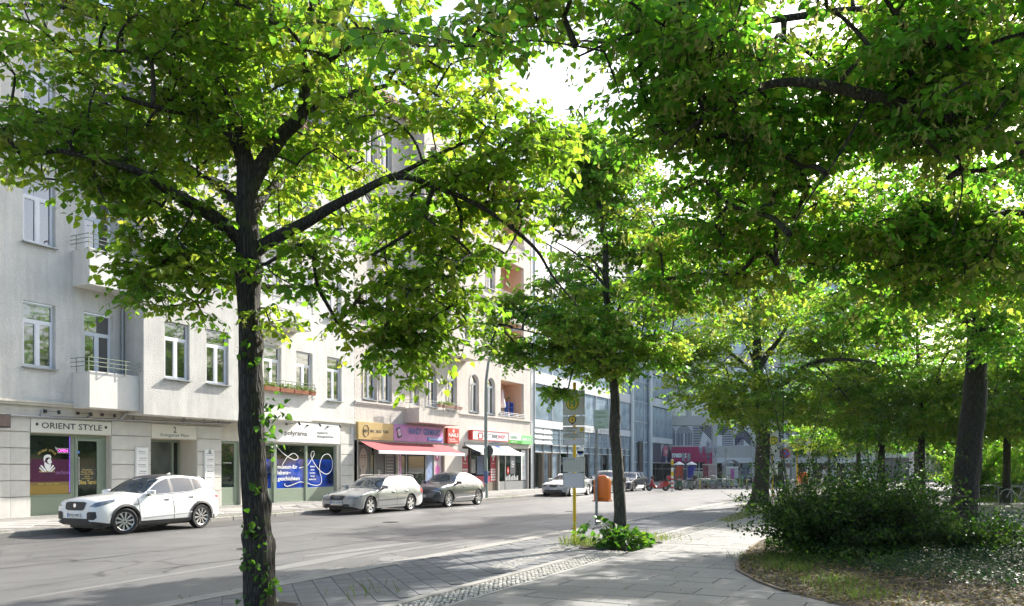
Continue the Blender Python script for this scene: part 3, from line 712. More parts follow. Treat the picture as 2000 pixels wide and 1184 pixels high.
# --- signs of house 2
def sign(name, x0, x1, z0, z1, Y, t, mat, label, group=None, cat='sign', bevel=.004):
    o = MB().box(x0, x1, Y-t, Y, z0, z1).build(name, mat, bevel=bevel); return tag(o, label, cat, group)
s = sign('shop_sign', 16.63, 19.54, 2.92, 3.37, WALLY+.045, .05, cream_p, 'cream ORIENT STYLE shop sign above the barber window')
text('ORIENT STYLE', 18.08, 3.06, .20, txt_d, s, WALLY-.01, w=2.2, bold=.012); text('•', 16.83, 3.05, .28, txt_d, s, WALLY-.01); text('•', 19.33, 3.05, .28, txt_d, s, WALLY-.01)
s = sign('house_number_sign', 21.24, 23.36, 2.89, 3.40, WALLY+.045, .05, cream_p, 'cream house number sign reading 2 above the entrance')
text('2', 22.3, 3.11, .23, txt_d, s, WALLY-.01); text('Stuttgarter Platz', 22.3, 2.955, .125, txt_d, s, WALLY-.01, w=1.35, bold=.0)
s = sign('shop_sign', 26.3, 32.22, 2.92, 3.84, WALLY+.04, .09, white_p, 'long white museum shop sign with black lettering over the blue windows')
text('polyrama', 29.05, 3.24, .22, txt_d, s, WALLY-.056, w=1.5); text('museum für\nlebensgeschichten', 31.1, 3.32, .13, txt_d, s, WALLY-.056, w=1.2)
for i, (a, b, z0, z1, lab) in enumerate([(20.52, 21.08, .95, 2.52, 'tall white directory board left of the entrance door'), (23.72, 24.24, .95, 2.50, 'tall white directory board right of the entrance door')]):
    s = sign('directory_board', a, b, z0, z1, WALLY-.012, .04, white_p, lab, 'directory boards beside the entrance', 'sign')
    rr = random.Random(i)
    for k, t in enumerate(['Zahnarzt', 'Hausarzt Praxis', 'Kanzlei', 'Physiotherapie', 'Allianz Beratung', 'Praxis'] if i == 0 else ['Steuerberater', 'Immobilien', 'Anna Thom', 'Martin Seifert', 'infoport']):
        text(t, (a+b)/2 + (.03 if k % 2 else -.02), z1 - .18 - k*.24, .045, txt_d, s, WALLY-.057, w=.3)
        text('Telefon 030 und Sprechzeiten', (a+b)/2, z1 - .25 - k*.24, .022, txt_d, s, WALLY-.057, w=.36)
    frame_rect(MB(), a+.02, b-.02, z0+.02, z1-.02, WALLY-.056, WALLY-.053, .006).build('board_edge', galv, s)
    if i:
        em = MB(); [em.lathe([(.045,0),(.06,0),(.06,.004),(.045,.004)], 16, ((a+b)/2, WALLY-.059, z1-.12+dz), 'y') for dz in (0, .05)]; em.build('emblem', txt_d, s)
# spot lamps
def spot(name, x, z, Y, label, L=.45, tilt=.35):
    m = MB(); m.box(-.045, .045, -.06, 0, -.05, .05); m.tube([(0,-.06,0), (L*.7, -L*.55, .0)], .008, 5); m.tube([(L*.7,-L*.55,.04), (L*.7+.02,-L*.55-.0,-.08)], [.045, .055], 10)
    o = m.build(name, blk); o.location = (x, Y, z); return tag(o, label, 'lamp', 'black spot lamps on the ground floor wall')
for i, x in enumerate((17.12, 18.28, 19.2)): spot('spot_lamp', x, 3.62, WALLY+.04, ORD[i] + ' black spot lamp from the left above the ORIENT STYLE sign')
for i, x in enumerate((22.3, 23.3)):
    m = MB(); m.lathe([(.05,0),(.05,-.04),(.02,-.05),(.03,-.12),(.055,-.16),(.05,-.17),(.001,-.17)], 12, (x, WALLY-.5, 3.655)); tag(m.build('ceiling_spot', galv), ['left', 'right'][i] + ' small grey spot under the bay above the house number', 'lamp', 'small spots under the bay')
for i, x in enumerate((26.5, 28.4, 29.8, 31.25)):
    m = MB(); m.box(-.04, .04, -.05, 0, -.04, .04); m.tube([(0,-.05,0), (0,-.75,.05)], .009, 5); m.tube([(0,-.72,.07),(.0,-.80,-.05)], [.04,.05], 8)
    o = m.build('spot_lamp', blk); o.location = (x, WALLY-.05, 3.72); tag(o, ORD[i] + ' long armed spot lamp from the left over the museum sign', 'lamp', 'long armed spot lamps over the museum sign')
# flower boxes on the right balcony
def flowerbox(x, Y, z, L, label, seed, mat=terra, grp='flower boxes on the balconies', plants=True):
    o = MB().add(*(lambda v: (v, [(0,3,2,1),(4,5,6,7),(0,1,5,4),(1,2,6,5),(2,3,7,6),(3,0,4,7)]))([(-L/2,-.07,0),(L/2,-.07,0),(L/2,.07,0),(-L/2,.07,0),(-L/2-.02,-.1,.17),(L/2+.02,-.1,.17),(L/2+.02,.1,.17),(-L/2-.02,.1,.17)])).build('flower_box', mat, bevel=.005)
    o.location = (x, Y, z); tag(o, label, 'flower box', grp); rr = np.random.default_rng(seed)
    if plants:
        n = int(220*L); c = np.stack([rr.uniform(-L/2, L/2, n), rr.uniform(-.1,.1,n), .17 + np.abs(rr.normal(0,.09,n))], 1)
        v = c[:, None, :] + rr.normal(0, .028, (n, 4, 3)); quads_mesh('plants', v, LEAFP, o, tint=rr.uniform(0,1,n))
    return o
LEAFP = leaf_mat('potted leaves', [(.03,.08,.015),(.06,.12,.02),(.10,.12,.03)], [(.12,.3,.02),(.2,.35,.03),(.4,.4,.05)])
for i, (x, L) in enumerate(((26.4, .8), (27.3, .8), (28.2, .85), (29.0, .3))): flowerbox(x, 24.66-.10, 5.02, L, ORD[i] + ' terracotta flower box from the left on the white house balcony railing', i+3)

# ============================================================ BEIGE HOUSE with arched windows
X0, X1, TOP = 33.42, 54.25, 21.0
h2 = empty('beige_house', (X0, WALLY, 0), 0, 'beige roughcast house with round arched windows above the red awning', 'building')
ops = []; ar = [(34.2, 35.3), (35.6, 36.65), (40.15, 41.25), (42.45, 43.6), (45.25, 46.4), (47.5, 48.65)]
lev = [5.28, 9.45, 13.6, 17.4]
for li, z in enumerate(lev):
    for a, b in ar: ops.append((a, b, z, z+2.44, True))
    ops.append((49.5, 53.1, z, z+2.46, False, 1.5))
ops.append((38.4, 39.4, 5.28, 7.72, True))
W = MB(); facade(W, X0, X1, 3.15, TOP, WALLY, [o for o in ops if not (38.35 < o[0] < 44.0 and o[2] > 8)], .2, 0)
W.box(X0+.01, X0+.26, WALLY+.02, WALLY+11, .1, TOP); W.box(X1-.3, X1, WALLY+.02, WALLY+11, .1, TOP); W.build('wall', beige, h2)
for z in lev:
    m = MB(); m.quad((49.45,WALLY+1.49,z),(53.15,WALLY+1.49,z),(53.15,WALLY+1.49,z+2.5),(49.45,WALLY+1.49,z+2.5)); m.box(49.5, 49.52, WALLY+.21, WALLY+1.5, z, z+2.46); m.box(53.08, 53.1, WALLY+.21, WALLY+1.5, z, z+2.46); m.box(49.5, 53.1, WALLY+.21, WALLY+1.5, z+2.44, z+2.46)
    lo = m.build('loggia', peach, h2); window(lo, 49.7, 50.6, z+.05, z+2.3, WALLY+1.42, True, False, transom=.7)
    r = MB(); [r.tube([(49.3, WALLY-.06, z+h), (53.3, WALLY-.06, z+h)], .018, 5) for h in (.03, .14, .25)]; [r.box(x-.012, x+.012, WALLY-.06, WALLY, z-.02, z+.25) for x in (49.4, 50.7, 52, 53.2)]
    r.build('railing', white_p, lo)
for z in lev:
    for a, b in ar:
        if 38.3 < a < 44 and z > 8: continue
        window(h2, a+.02, b-.02, z+.02, z+2.42, WALLY+.15, True)
        # moulded arch surround
        r = (b-a)/2; cx = (a+b)/2; m = MB(); sp = z + 2.44 - r
        for k in range(16):
            a0, a1 = PI*k/16, PI*(k+1)/16
            m.prism([(cx - (r+.10)*math.cos(a0), sp + (r+.10)*math.sin(a0)), (cx - (r+.10)*math.cos(a1), sp + (r+.10)*math.sin(a1)), (cx - (r+.004)*math.cos(a1), sp + (r+.004)*math.sin(a1)), (cx - (r+.004)*math.cos(a0), sp + (r+.004)*math.sin(a0))], WALLY-.03, WALLY+.01)
        m.box(cx-r-.10, cx-r-.004, WALLY-.03, WALLY+.01, z, sp); m.box(cx+r+.004, cx+r+.10, WALLY-.03, WALLY+.01, z, sp)
        m.build('arch_surround', beige_s, h2)
window(h2, 38.42, 39.38, 5.30, 7.7, WALLY+.15, True, False, name='balcony_door')
m = MB(); m.box(X0, 37.95, WALLY-.09, WALLY, 5.08, 5.16); m.box(X0, 37.95, WALLY-.05, WALLY, 4.98, 5.08); m.box(42.35, X1, WALLY-.09, WALLY, 5.08, 5.16); m.box(X0, X1, WALLY-.05, WALLY, 8.9, 9.0); m.box(X0, X1, WALLY-.05, WALLY, 13.0, 13.1); m.build('cornice', beige_s, h2)
b = balcony(h2, 37.95, 42.3, WALLY, 24.68, 4.25, 5.06, beige, rails=(.30, .44), railh=.44, rmat=galv, over=.04)
# upper closed bay
uo = [(a, b, z, z+2.44, True) for z in lev[1:] for a, b in ((38.9, 39.9), (40.15, 41.25), (42.45, 43.5))]
m = MB(); facade(m, 38.4, 44.8, 8.4, TOP+.3, 24.62, uo, .2); m.quad((38.4,WALLY,8.4),(38.4,24.62,8.4),(38.4,24.62,TOP+.3),(38.4,WALLY,TOP+.3)); m.quad((44.8,24.62,8.4),(44.8,WALLY,8.4),(44.8,WALLY,TOP+.3),(44.8,24.62,TOP+.3)); m.quad((38.4,24.62,8.4),(38.4,WALLY,8.4),(44.8,WALLY,8.4),(44.8,24.62,8.4))
m.build('bay', beige, h2)
for (a, b_, z, e, _) in uo: window(h2, a+.02, b_-.02, z+.02, e-.02, 24.62+.14, True)
m = MB(); m.box(X0, X1, WALLY-.6, WALLY+.01, TOP, TOP+.4); m.add([(X0,WALLY-.6,TOP+.4),(X1,WALLY-.6,TOP+.4),(X1,WALLY+5,TOP+3.6),(X0,WALLY+5,TOP+3.6)], [(0,1,2,3)]); m.build('roof', pm('roof tile', (0.25,0.13,0.09)), h2)
# ground floor
m = MB(); facade(m, X0, X1, .0, 3.149, WALLY+.02, [(33.75, 37.3, .2, 3.1, False, .25), (37.4, 42.2, .2, 3.1, False, .25), (44.3, 49.2, .2, 3.1, False, .25), (49.3, 53.9, .2, 3.1, False, .25)], .25); m.quad((33.6,WALLY+.27,.2),(54,WALLY+.27,.2),(54,WALLY+.27,3.1),(33.6,WALLY+.27,3.1))
m.build('ground_floor_wall', beige_s, h2)
YS = WALLY + .16
def shopfront(x0, x1, mulls, fm, gmat=glass_shop, z0=.2, z1=3.1, stall=.45, name='shop_window', fw=.06):
    m = MB(); frame_rect(m, x0, x1, z0, z1, YS, YS+.07, fw); xs = [x0] + list(mulls) + [x1]
    for x in mulls: m.box(x-.04, x+.04, YS-.01, YS+.06, z0, z1)
    m.box(x0+fw, x1-fw, YS+.01, YS+.06, z0+fw, z0+stall)
    o = m.build(name, fm, h2)
    for a, b in zip(xs[:-1], xs[1:]): flat(a+.05, b-.05, z0+stall, z1-fw, YS+.04, gmat, o, 'pane')
    return o
darkfr = pm('dark bronze frame', (0.07,0.065,0.06), .4)
o1 = shopfront(33.76, 37.29, (35.0, 35.35, 36.3), pm('beauty bar frame', (.16,.17,.13), .4)); o2 = shopfront(37.41, 42.19, (38.3, 40.3, 41.2), galv, stall=.35)
o3 = shopfront(44.31, 49.19, (45.6, 47.6), wood, stall=.6); o4 = shopfront(49.31, 53.89, (50.5,), pm('grey shopfront', (.3,.3,.3), .4), stall=.6)
# printed panels in those windows
def poster(x0, x1, z0, z1, Y, mat, parent, name='poster'): return flat(x0, x1, z0, z1, Y, mat, parent, name, t=.003)
skin = pm('poster skin', (.46,.36,.31), .5, var=.15, scale=2); pg = pm('poster grey', (.16,.14,.14), .5, var=.1); po = poster(33.85, 34.95, .75, 2.95, YS+.03, pg, o1)
poster(33.82, 33.97, .75, 2.95, YS+.026, pm('lime strip', (.25,.38,.03), .5), o1, 'film')
em = MB(); cy0 = YS+.024
def oval(cx, cz, rx, rz, mi, y, m=em, n=20, a0=0, a1=2*PI, rot=0):
    P = []
    for k in range(n):
        q = a0 + (a1-a0)*k/n; x, z = rx*math.cos(q), rz*math.sin(q); P.append((cx + x*math.cos(rot) - z*math.sin(rot), y, cz + x*math.sin(rot) + z*math.cos(rot)))
    m.add(P, [tuple(range(n))], mi)
oval(34.40, 2.15, .33, .62, 0, cy0); oval(34.35, 1.3, .2, .35, 0, cy0+.0005); em.add([(34.0,cy0,.78),(34.9,cy0,.78),(34.7,cy0,1.1),(34.2,cy0,1.1)], [(0,1,2,3)], 0)
for sx in (-.13, .13): oval(34.40+sx, 2.28, .075, .028, 1, cy0-.002); oval(34.40+sx, 2.38, .10, .018, 1, cy0-.002); 
oval(34.40, 2.02, .03, .05, 3, cy0-.002); oval(34.38, 1.83, .085, .04, 2, cy0-.002)
for k in range(4): oval(34.52 + .055*k, 1.62 + .14*k, .035, .34, 3, cy0-.003, rot=-.12 + .05*k)
oval(34.52, 1.25, .16, .22, 3, cy0-.003)
em.build('portrait_print', [skin, txt_d, pm('poster lips', (.30,.10,.10), .4), pm('poster skin light', (.56,.46,.40), .5)], o1)
poster(35.42, 36.25, .7, 2.7, YS+.03, pm('price board', (.10,.10,.11), .5, var=.3, scale=10), o1); text('MINT\nBEAUTY\nBAR', 35.85, 1.5, .07, txt_w, o1, YS+.02, w=.35)
plist = poster(36.38, 37.2, .7, 2.85, YS+.03, pm('menu board', (.13,.12,.13), .5, var=.35, scale=9), o1)
for i in range(10): text('Gel Nails 25 Euro', 36.79, 2.55-i*.17, .045, txt_w, o1, YS+.02, w=.6)
pink = pm('pink film', (.62,.28,.58), .5, var=.05); poster(37.48, 37.85, .3, 2.95, YS+.025, pink, o2)
for i, ch in enumerate('HANDY'): text(ch, 37.66, 2.6-i*.26, .17, txt_d, o2, YS+.015, bold=.02)
for i, ch in enumerate('SHOP'): text(ch, 37.66, 1.2-i*.24, .17, txt_d, o2, YS+.015, bold=.02)
poster(40.4, 41.12, .6, 2.95, YS+.025, pm('blue flyer', (.28,.38,.62), .5, var=.5, scale=5), o2); poster(41.28, 42.1, .6, 2.95, YS+.025, pm('pink flyer', (.60,.50,.58), .5, var=.15, scale=7), o2)
em = MB(); oval(41.6, 2.45, .22, .3, 0, YS+.018, em); oval(41.65, 1.6, .25, .32, 1, YS+.018, em); oval(41.6, 2.45, .10, .16, 2, YS+.016, em); em.build('picture', [pm('magenta print', (.6,.08,.35), .4), pm('magenta print 2', (.7,.15,.5), .4), white_p], o2)
redf = pm('red film', (.42,.03,.06), .5, var=.06)
for a in (44.55, 48.35):
    poster(a, a+.78, .8, 2.95, YS+.028, redf, o3); oval_m = MB()
    P = [(a+.78*k/10, YS+.022, 2.62 - .22*math.sin(PI*k/10)) for k in range(11)]; oval_m.add(P + [(a+.78, YS+.022, 2.95), (a, YS+.022, 2.95)], [tuple(range(13))]); oval_m.build('banner_head', white_p, o3)
    for i in range(5): poster(a+.08, a+.70, 1.62-.17*i-.05, 1.62-.17*i+.05, YS+.02, white_p, o3, 'label_strip'); text('Batterie Service', a+.39, 1.62-.17*i-.02, .04, txt_d, o3, YS+.014, w=.45)
    text('Batterien', a+.39, 2.0, .08, txt_w, o3, YS+.014, w=.45); poster(a+.28, a+.5, 2.2, 2.5, YS+.02, pm('battery print', (.7,.7,.72), .4, var=.3), o3, 'print')
poster(45.7, 48.3, .8, 1.2, YS+.027, redf, o3); poster(45.75, 46.3, 1.4, 2.3, YS+.03, pm('shop goods', (.35,.34,.33), .6, var=.7, scale=7), o3); poster(46.5, 47.4, 1.3, 2.5, YS+.031, pm('shop goods blue', (.15,.2,.32), .6, var=.7, scale=9), o3)
poster(53.05, 53.8, .85, 3.0, YS+.028, white_p, o4); poster(51.3, 52.1, 1.3, 2.75, YS+.03, pm('chalk board', (.07,.08,.09), .5, var=.2), o4); text('Hör\nTest\nhier', 51.7, 2.0, .13, txt_w, o4, YS+.02, w=.45)
for i, c_ in enumerate(((.1,.45,.15), (.5,.05,.08), (.15,.35,.6))):
    m = MB(); m.tube([(53.42+.11*math.cos(q), YS+.018, 2.15-.42*i+.13*math.sin(q)) for q in np.linspace(.2, 5.2, 14)], .012, 4); m.build('ear_mark', pm('ear print %d' % i, c_, .5, var=0), o4)
m = MB(); oval(50.95, 1.55, .17, .27, 0, YS+.02, m); m.build('sticker', red, o4); text('HÖR\nTEST', 50.95, 1.55, .07, txt_w, o4, YS+.014, w=.2)
m = MB(); [m.box(50.6+.25*i, 50.78+.25*i, YS+.026, YS+.03, .85, 1.1+.08*(i%3)) for i in range(8)]; m.build('display_print', pm('display goods', (.45,.45,.45), .6, var=.4, scale=6), o4)
fix(h2)
# signs of the beige house
gold = pm('ochre sign', (0.52,0.37,0.14), .45, var=.12, scale=1.2)
s = sign('shop_sign', 33.55, 36.62, 3.20, 4.10, WALLY-.01, .14, gold, 'ochre sign of the beauty bar left of the pink phone shop sign'); text('MINT BEAUTY BAR', 35.35, 3.58, .15, txt_d, s, WALLY-.16, w=1.6)
em = MB(); em.tube([(34.18+.24*math.cos(q), WALLY-.16, 3.65+.30*math.sin(q)) for q in np.linspace(0, 6.28, 24)], .012, 4); em.build('emblem', txt_d, s); text('MW', 34.18, 3.56, .18, txt_d, s, WALLY-.16, w=.34)
pinks = pm('pink sign', (0.52,0.22,0.50), .45, var=.2, scale=1.5)
s = sign('shop_sign', 36.64, 41.76, 3.20, 4.12, WALLY-.01, .14, pinks, 'pink sign with blue HANDY GERMANY lettering above the awning')
text('HANDY GERMANY', 39.75, 3.64, .34, txt_d, s, WALLY-.155, w=3.35, bold=.04); text('HANDY GERMANY', 39.72, 3.66, .34, pm('sign blue letters', (.06,.14,.55), .4, var=0), s, WALLY-.165, w=3.3, bold=.02)
MB().box(40.0, 41.6, WALLY-.19, WALLY-.155, 3.30, 3.50).build('strip', pm('strip blue', (.08,.30,.75), .4), s, bevel=.01); text('SHOP & REPARATUR', 40.8, 3.355, .10, txt_w, s, WALLY-.195, w=1.3)
em = MB(); [em.obox((37.12+dx, WALLY-.17, 3.66+dz), Vector((.17,0,.05)), (0,.01,0), Vector((-.09,0,.26)), mi) for dx, dz, mi in ((0,0,0),)]; em.obox((37.12, WALLY-.185, 3.68), Vector((.12,0,.035)), (0,.008,0), Vector((-.06,0,.18)), 1); em.box(36.8, 37.2, WALLY-.2, WALLY-.19, 3.66, 3.72, 2); em.build('phone_picture', [txt_d, pm('phone screen', (.55,.45,.6), .3), pm('pink stripe', (.7,.2,.4), .4)], s)
s = sign('shop_sign', 42.15, 43.48, 3.22, 4.14, WALLY-.01, .22, pm('red sign', (.52,.05,.03), .45, var=.05), 'square red NAILS sign with a flower between pink and white signs'); text('NAILS', 42.82, 3.62, .22, txt_w, s, WALLY-.24, w=1.15, bold=.02); text('Beauty Nails\nPediküre Maniküre', 42.82, 3.42, .09, txt_w, s, WALLY-.24, w=1.0)
em = MB(); [oval(42.82 + .07*math.cos(q), 3.97 + .07*math.sin(q), .045, .03, 0, WALLY-.236, em, rot=q) for q in np.arange(0, 6.28, .9)]; em.build('emblem', txt_w, s)
sign('banner', 41.78, 42.13, 3.2, 4.1, WALLY-.01, .06, pm('flame print', (.55,.38,.18), .5, var=.5, scale=8), 'narrow tan printed panel left of the NAILS sign', cat='panel')
s = sign('shop_sign', 45.05, 50.15, 3.52, 4.12, WALLY-.03, .26, white_p, 'white sign box with red side reading BATTERIESHOP'); MB().box(45.0, 45.05, WALLY-.30, WALLY-.02, 3.50, 4.14).build('side_panel', red, s); frame_rect(MB(), 45.05, 50.15, 3.50, 4.14, WALLY-.31, WALLY-.29, .045).build('rim', red, s)
text('BATTERIE', 47.5, 3.70, .24, txt_d, s, WALLY-.30, w=1.9); text('SHOP', 49.05, 3.70, .24, red, s, WALLY-.30, w=1.05)
frame_rect(MB(), 45.85, 46.4, 3.60, 4.0, WALLY-.31, WALLY-.295, .05).box(45.75, 45.85, WALLY-.31, WALLY-.295, 3.7, 3.9).build('emblem', red, s)
s = sign('shop_sign', 50.22, 52.3, 3.5, 4.06, WALLY-.03, .16, white_p, 'white GEERS sign with a green strip below the lettering'); MB().box(50.22, 52.3, WALLY-.2, WALLY-.185, 3.44, 3.66).build('strip', pm('geers green', (.06,.42,.03), .4), s); text('GEERS', 51.1, 3.76, .19, greenp, s, WALLY-.195, w=1.15); text('GUTES HÖREN', 51.1, 3.50, .08, txt_w, s, WALLY-.205, w=1.0); text('+', 51.95, 3.84, .12, greenp, s, WALLY-.195)
s = sign('shop_sign', 52.34, 54.13, 3.42, 4.06, WALLY-.03, .16, pm('pale green', (.25,.62,.25), .45), 'pale green sign at the right end of the beige house'); text('TESTHÖREN', 53.2, 3.66, .2, txt_w, s, WALLY-.195, w=1.4)
# awnings
def awning(x0, x1, zt, Yf, zf, mat, label, stripe=None, white=None):
    o = empty('awning', ((x0+x1)/2, WALLY-.05, zt), 0, label, 'awning'); cx = (x0+x1)/2; W2 = (x1-x0)/2; dy = Yf - (WALLY-.05); dz = zf - zt
    m = MB(); n = 24
    for i in range(n):
        a, b = -W2 + 2*W2*i/n, -W2 + 2*W2*(i+1)/n
        sag = lambda u: -.035*math.sin(PI*u)
        for k in range(4):
            u0, u1 = k/4, (k+1)/4
            m.quad((a, dy*u0, dz*u0+sag(u0)), (a, dy*u1, dz*u1+sag(u1)), (b, dy*u1, dz*u1+sag(u1)), (b, dy*u0, dz*u0+sag(u0)), 1 if (stripe and i in stripe) else 0)
    m.build('canvas', [mat, blue], o, smooth=True)
    MB().box(-W2-.02, W2+.02, dy-.05, dy+.03, dz-.16, dz+.0).build('front_rail', white or white_p, o, bevel=.015)
    MB().box(-W2, W2, -.02, .05, -.02, .12).build('cassette', galv, o, bevel=.01)
    m = MB(); [m.tube([(x, 0, -.1), (x+.3, dy*.5, dz*.5-.12), (x, dy, dz-.08)], .02, 5) for x in (-W2*.75, W2*.6)]; m.build('folding_arm', galv, o)
    return o
redaw = pm('faded red canvas', (.27,.04,.05), .8, var=.12, scale=1.5)
awning(33.78, 38.95, 3.13, 24.36, 2.62, redaw, 'faded red canvas awning in front of the beauty bar'); awning(38.99, 42.35, 3.13, 24.36, 2.60, redaw, 'faded red canvas awning in front of the phone shop')
awning(44.45, 50.5, 3.22, 24.36, 2.70, pm('white canvas', (.72,.73,.76), .7, var=.04), 'white canvas awning with a blue stripe under the battery shop sign', stripe=(15,16,17))
# things on balconies
m = MB(); [m.box(-.45+.15*i-.008, -.45+.15*i+.008, -.01, .01, 0, 1.5) for i in range(7)]; [m.box(-.45, .45, -.012, .012, .15*i, .15*i+.016) for i in range(11)]
tr = m.build('trellis', galv); tr.location = (38.6, 24.85, 4.95); tr.rotation_euler = (0, -.08, 0); tag(tr, 'grey wire trellis leaning on the beige house balcony', 'trellis')
for i, (x, L) in enumerate(((39.9, .25), (41.0, .9), (42.0, .7), (40.4, .2))): flowerbox(x, 24.56, 5.2, L, ORD[i] + ' planter from the left hung on the beige house balcony railing', i+20, mat=pm('dusty planter', (.40,.24,.18), .8), grp='planters on the beige house balcony', plants=i != 2)
pa = empty('parasol', (50.9, WALLY+.6, 5.28), 0, 'closed white parasol standing in the peach coloured loggia', 'parasol')
MB().tube([(0,0,0),(0,0,2.0)], .02, 6).build('pole', galv, pa); MB().lathe([(.0,1.95),(.05,1.85),(.10,1.5),(.19,1.1),(.24,.75),(.20,.66),(.05,.7)], 10, (0,0,0)).build('canopy', pm('parasol cloth', (.72,.66,.68), .8, var=.05), pa, smooth=True); MB().lathe([(.2,0),(.2,.06),(.04,.1)], 12, cap=True).build('base', blk, pa)
sh = MB(); [sh.box(-.4, .4, -.15, .15, z, z+.03) for z in (.35, .75, 1.1)]; [sh.box(x-.02, x+.02, -.15, .15, 0, 1.15) for x in (-.4, .4)]
o = sh.build('shelf', blue); o.location = (52.3, WALLY+.8, 5.28); tag(o, 'blue shelf standing in the loggia beside the parasol', 'shelf'); o = flowerbox(52.2, WALLY+.8, 6.43, .3, 'potted plant on the blue shelf in the loggia', 77, grp=None)
# ============================================================ MODERN GLASS BUILDING along the street
gx0, gx1 = 54.3, 92.3
h3 = empty('glass_building', (gx0, WALLY, 0), 0, 'modern office building with white panel bands and glass shopfronts', 'building')
alum = pm('aluminium panel', (.62,.64,.66), .4, metal=.25, var=.05, scale=1, objvar=.05); whitep = pm('white facade panel', (.72,.73,.74), .45, var=.04, scale=1, objvar=.05)
MB().box(gx0+.02, gx1, WALLY+.35, WALLY+12, 0, 21.9).build('wall', pm('dark core', (.10,.11,.12), .6), h3)
MB().box(gx0, gx0+.5, WALLY-.02, WALLY+12, 0, 22).build('party_wall', alum, h3)
QM = {}
def shared(name, sx, sz, mat, parent, x, Y, z, t=.05, rx=0):
    k = (name, round(sx, 2), round(sz, 2), mat.name, t)
    if k not in QM: QM[k] = MB().box(-sx/2, sx/2, -t, 0, 0, sz).mesh(name, mat)
    o = bpy.data.objects.new(name, QM[k]); put(o, parent); o.location = (x, Y, z); o.rotation_euler = (rx, 0, 0); return o
n = 11; wbay = (77.0 - 54.8) / n
for lv, (z0, z1, kind) in enumerate([(5.36, 8.0, 'g'), (8.9, 11.6, 'g'), (12.5, 15.2, 'g'), (16.1, 18.8, 'g')]):
    for i in range(7):
        wd = (77.0-54.8)/7; x = 54.8 + wd*(i+.5)
        o = shared('pane', wd-.07, z1-z0-.06, glass_tall, h3, x, WALLY+.05, z0+.03); o.rotation_euler = (random.uniform(-.006,.006), 0, random.uniform(-.008,.008))
        shared('facade_panel', wd-.03, .60 if lv == 0 else .88, whitep, h3, x, WALLY-.02, 4.74 if lv == 0 else z0-.89, t=.07)
        shared('mullion', .06, z1-z0, alum, h3, x-wd/2, WALLY-.03, z0, t=.1)
for i in range(7):
    wd = (77.0-54.8)/7; x = 54.8 + wd*(i+.5); shared('facade_panel', wd-.03, 1.5, whitep, h3, x, WALLY-.02, 18.85, t=.07)
# small-pane strip and the ground floor
for i in range(14):
    wd = (77.0-54.8)/14; x = 54.8 + wd*(i+.5)
    for k in range(3):
        if i == 0: shared('louvre', wd*2-.06, .42, whitep, h3, x+wd/2, WALLY-.1, 3.52+.4*k, t=.03, rx=-.35)
        elif i > 1: shared('pane', wd/1-.08, .36, glass_tall, h3, x, WALLY+.03, 3.52+.4*k)
    shared('mullion', .05, 1.22, alum, h3, x-wd/2, WALLY-.02, 3.5, t=.06)
    shared('pane', wd-.08, .5, glass_tall, h3, x, WALLY+.1, 2.95); shared('pane', wd-.14, 2.55, glass_tall if i % 3 else glass_shop, h3, x, WALLY+.1, .3)
    shared('mullion', .07, 3.3, galv if i % 2 else darkfr, h3, x-wd/2, WALLY+.0, .2, t=.1)
m = MB(); m.box(54.8, 77, WALLY-.06, WALLY+.06, 2.88, 2.95); m.box(54.8, 77, WALLY-.04, WALLY+.06, 3.44, 3.5); m.box(54.8, 77, WALLY-.03, WALLY+.1, .1, .3); m.build('frame', alum, h3)
for x in (55.6, 57.3): 
    m = MB(); frame_rect(m, x, x+1.25, .2, 2.86, WALLY-.35, WALLY-.28, .07); m.box(x, x+.08, WALLY-.28, WALLY, .2, 2.86); m.build('door_frame', pm('brown bronze frame', (.16,.13,.10), .4), h3)
for x in (77.3, 83.4): MB().tube([(x, WALLY-.15, .1), (x, WALLY-.15, 21.5)], .22, 16).build('column', alum, h3, smooth=True)
for z in np.arange(.3, 21, 2.05):
    for i in range(4): o = shared('pane', 1.42, 1.98, glass_tall, h3, 78.2 + 1.5*i, WALLY+.2, float(z)); o.rotation_euler = (0, 0, random.uniform(-.02,.02))
m = MB(); [m.box(77.5, 83.2, WALLY+.08, WALLY+.14, z-.04, z+.02) for z in np.arange(2.3, 21, 2.05)]; [m.box(78.2-.75+1.5*i-.03, 78.2-.75+1.5*i+.03, WALLY+.07, WALLY+.13, .2, 21) for i in range(5)]; m.build('frame', alum, h3)
MB().box(79.9, 81.0, WALLY-.1, WALLY+.07, .2, 4.4).build('door', darkfr, h3)
# right section
for lv, (z0, z1) in enumerate([(5.05, 8.2), (9.3, 11.6), (12.7, 15.0), (16.1, 18.4)]):
    for i in range(5): o = shared('pane', 1.62, z1-z0, glass_tall, h3, 84.6+1.7*i, WALLY+.05, z0); shared('facade_panel', 1.69, .9, alum if lv else whitep, h3, 84.6+1.7*i, WALLY-.02, z1+.1, t=.06)
    m = MB(); [m.box(84.6-.85+1.7*i-.03, 84.6-.85+1.7*i+.03, WALLY-.03, WALLY+.05, z0, z1) for i in range(6)]; m.build('frame', alum, h3)
for i in range(5): shared('facade_panel', 1.69, .62, whitep, h3, 84.6+1.7*i, WALLY-.02, 4.38, t=.06)
navy = pm('pattern navy', (.03,.035,.09), .5, var=0)
art = MB().box(83.8, 92.2, WALLY+.1, WALLY+.2, 2.2, 4.36).build('art_panel', alum, h3)
m = MB()
for r in np.arange(.5, 2.1, .26): m.tube([(90.2 + r*math.cos(q), WALLY+.07, 2.3 + r*math.sin(q)) for q in np.linspace(0, PI, 14)], .05, 4)
for i in range(12): m.box(84.2+.33*i, 84.3+.33*i, WALLY+.06, WALLY+.098, 2.3, 4.3)
m.build('art_print', navy, art)
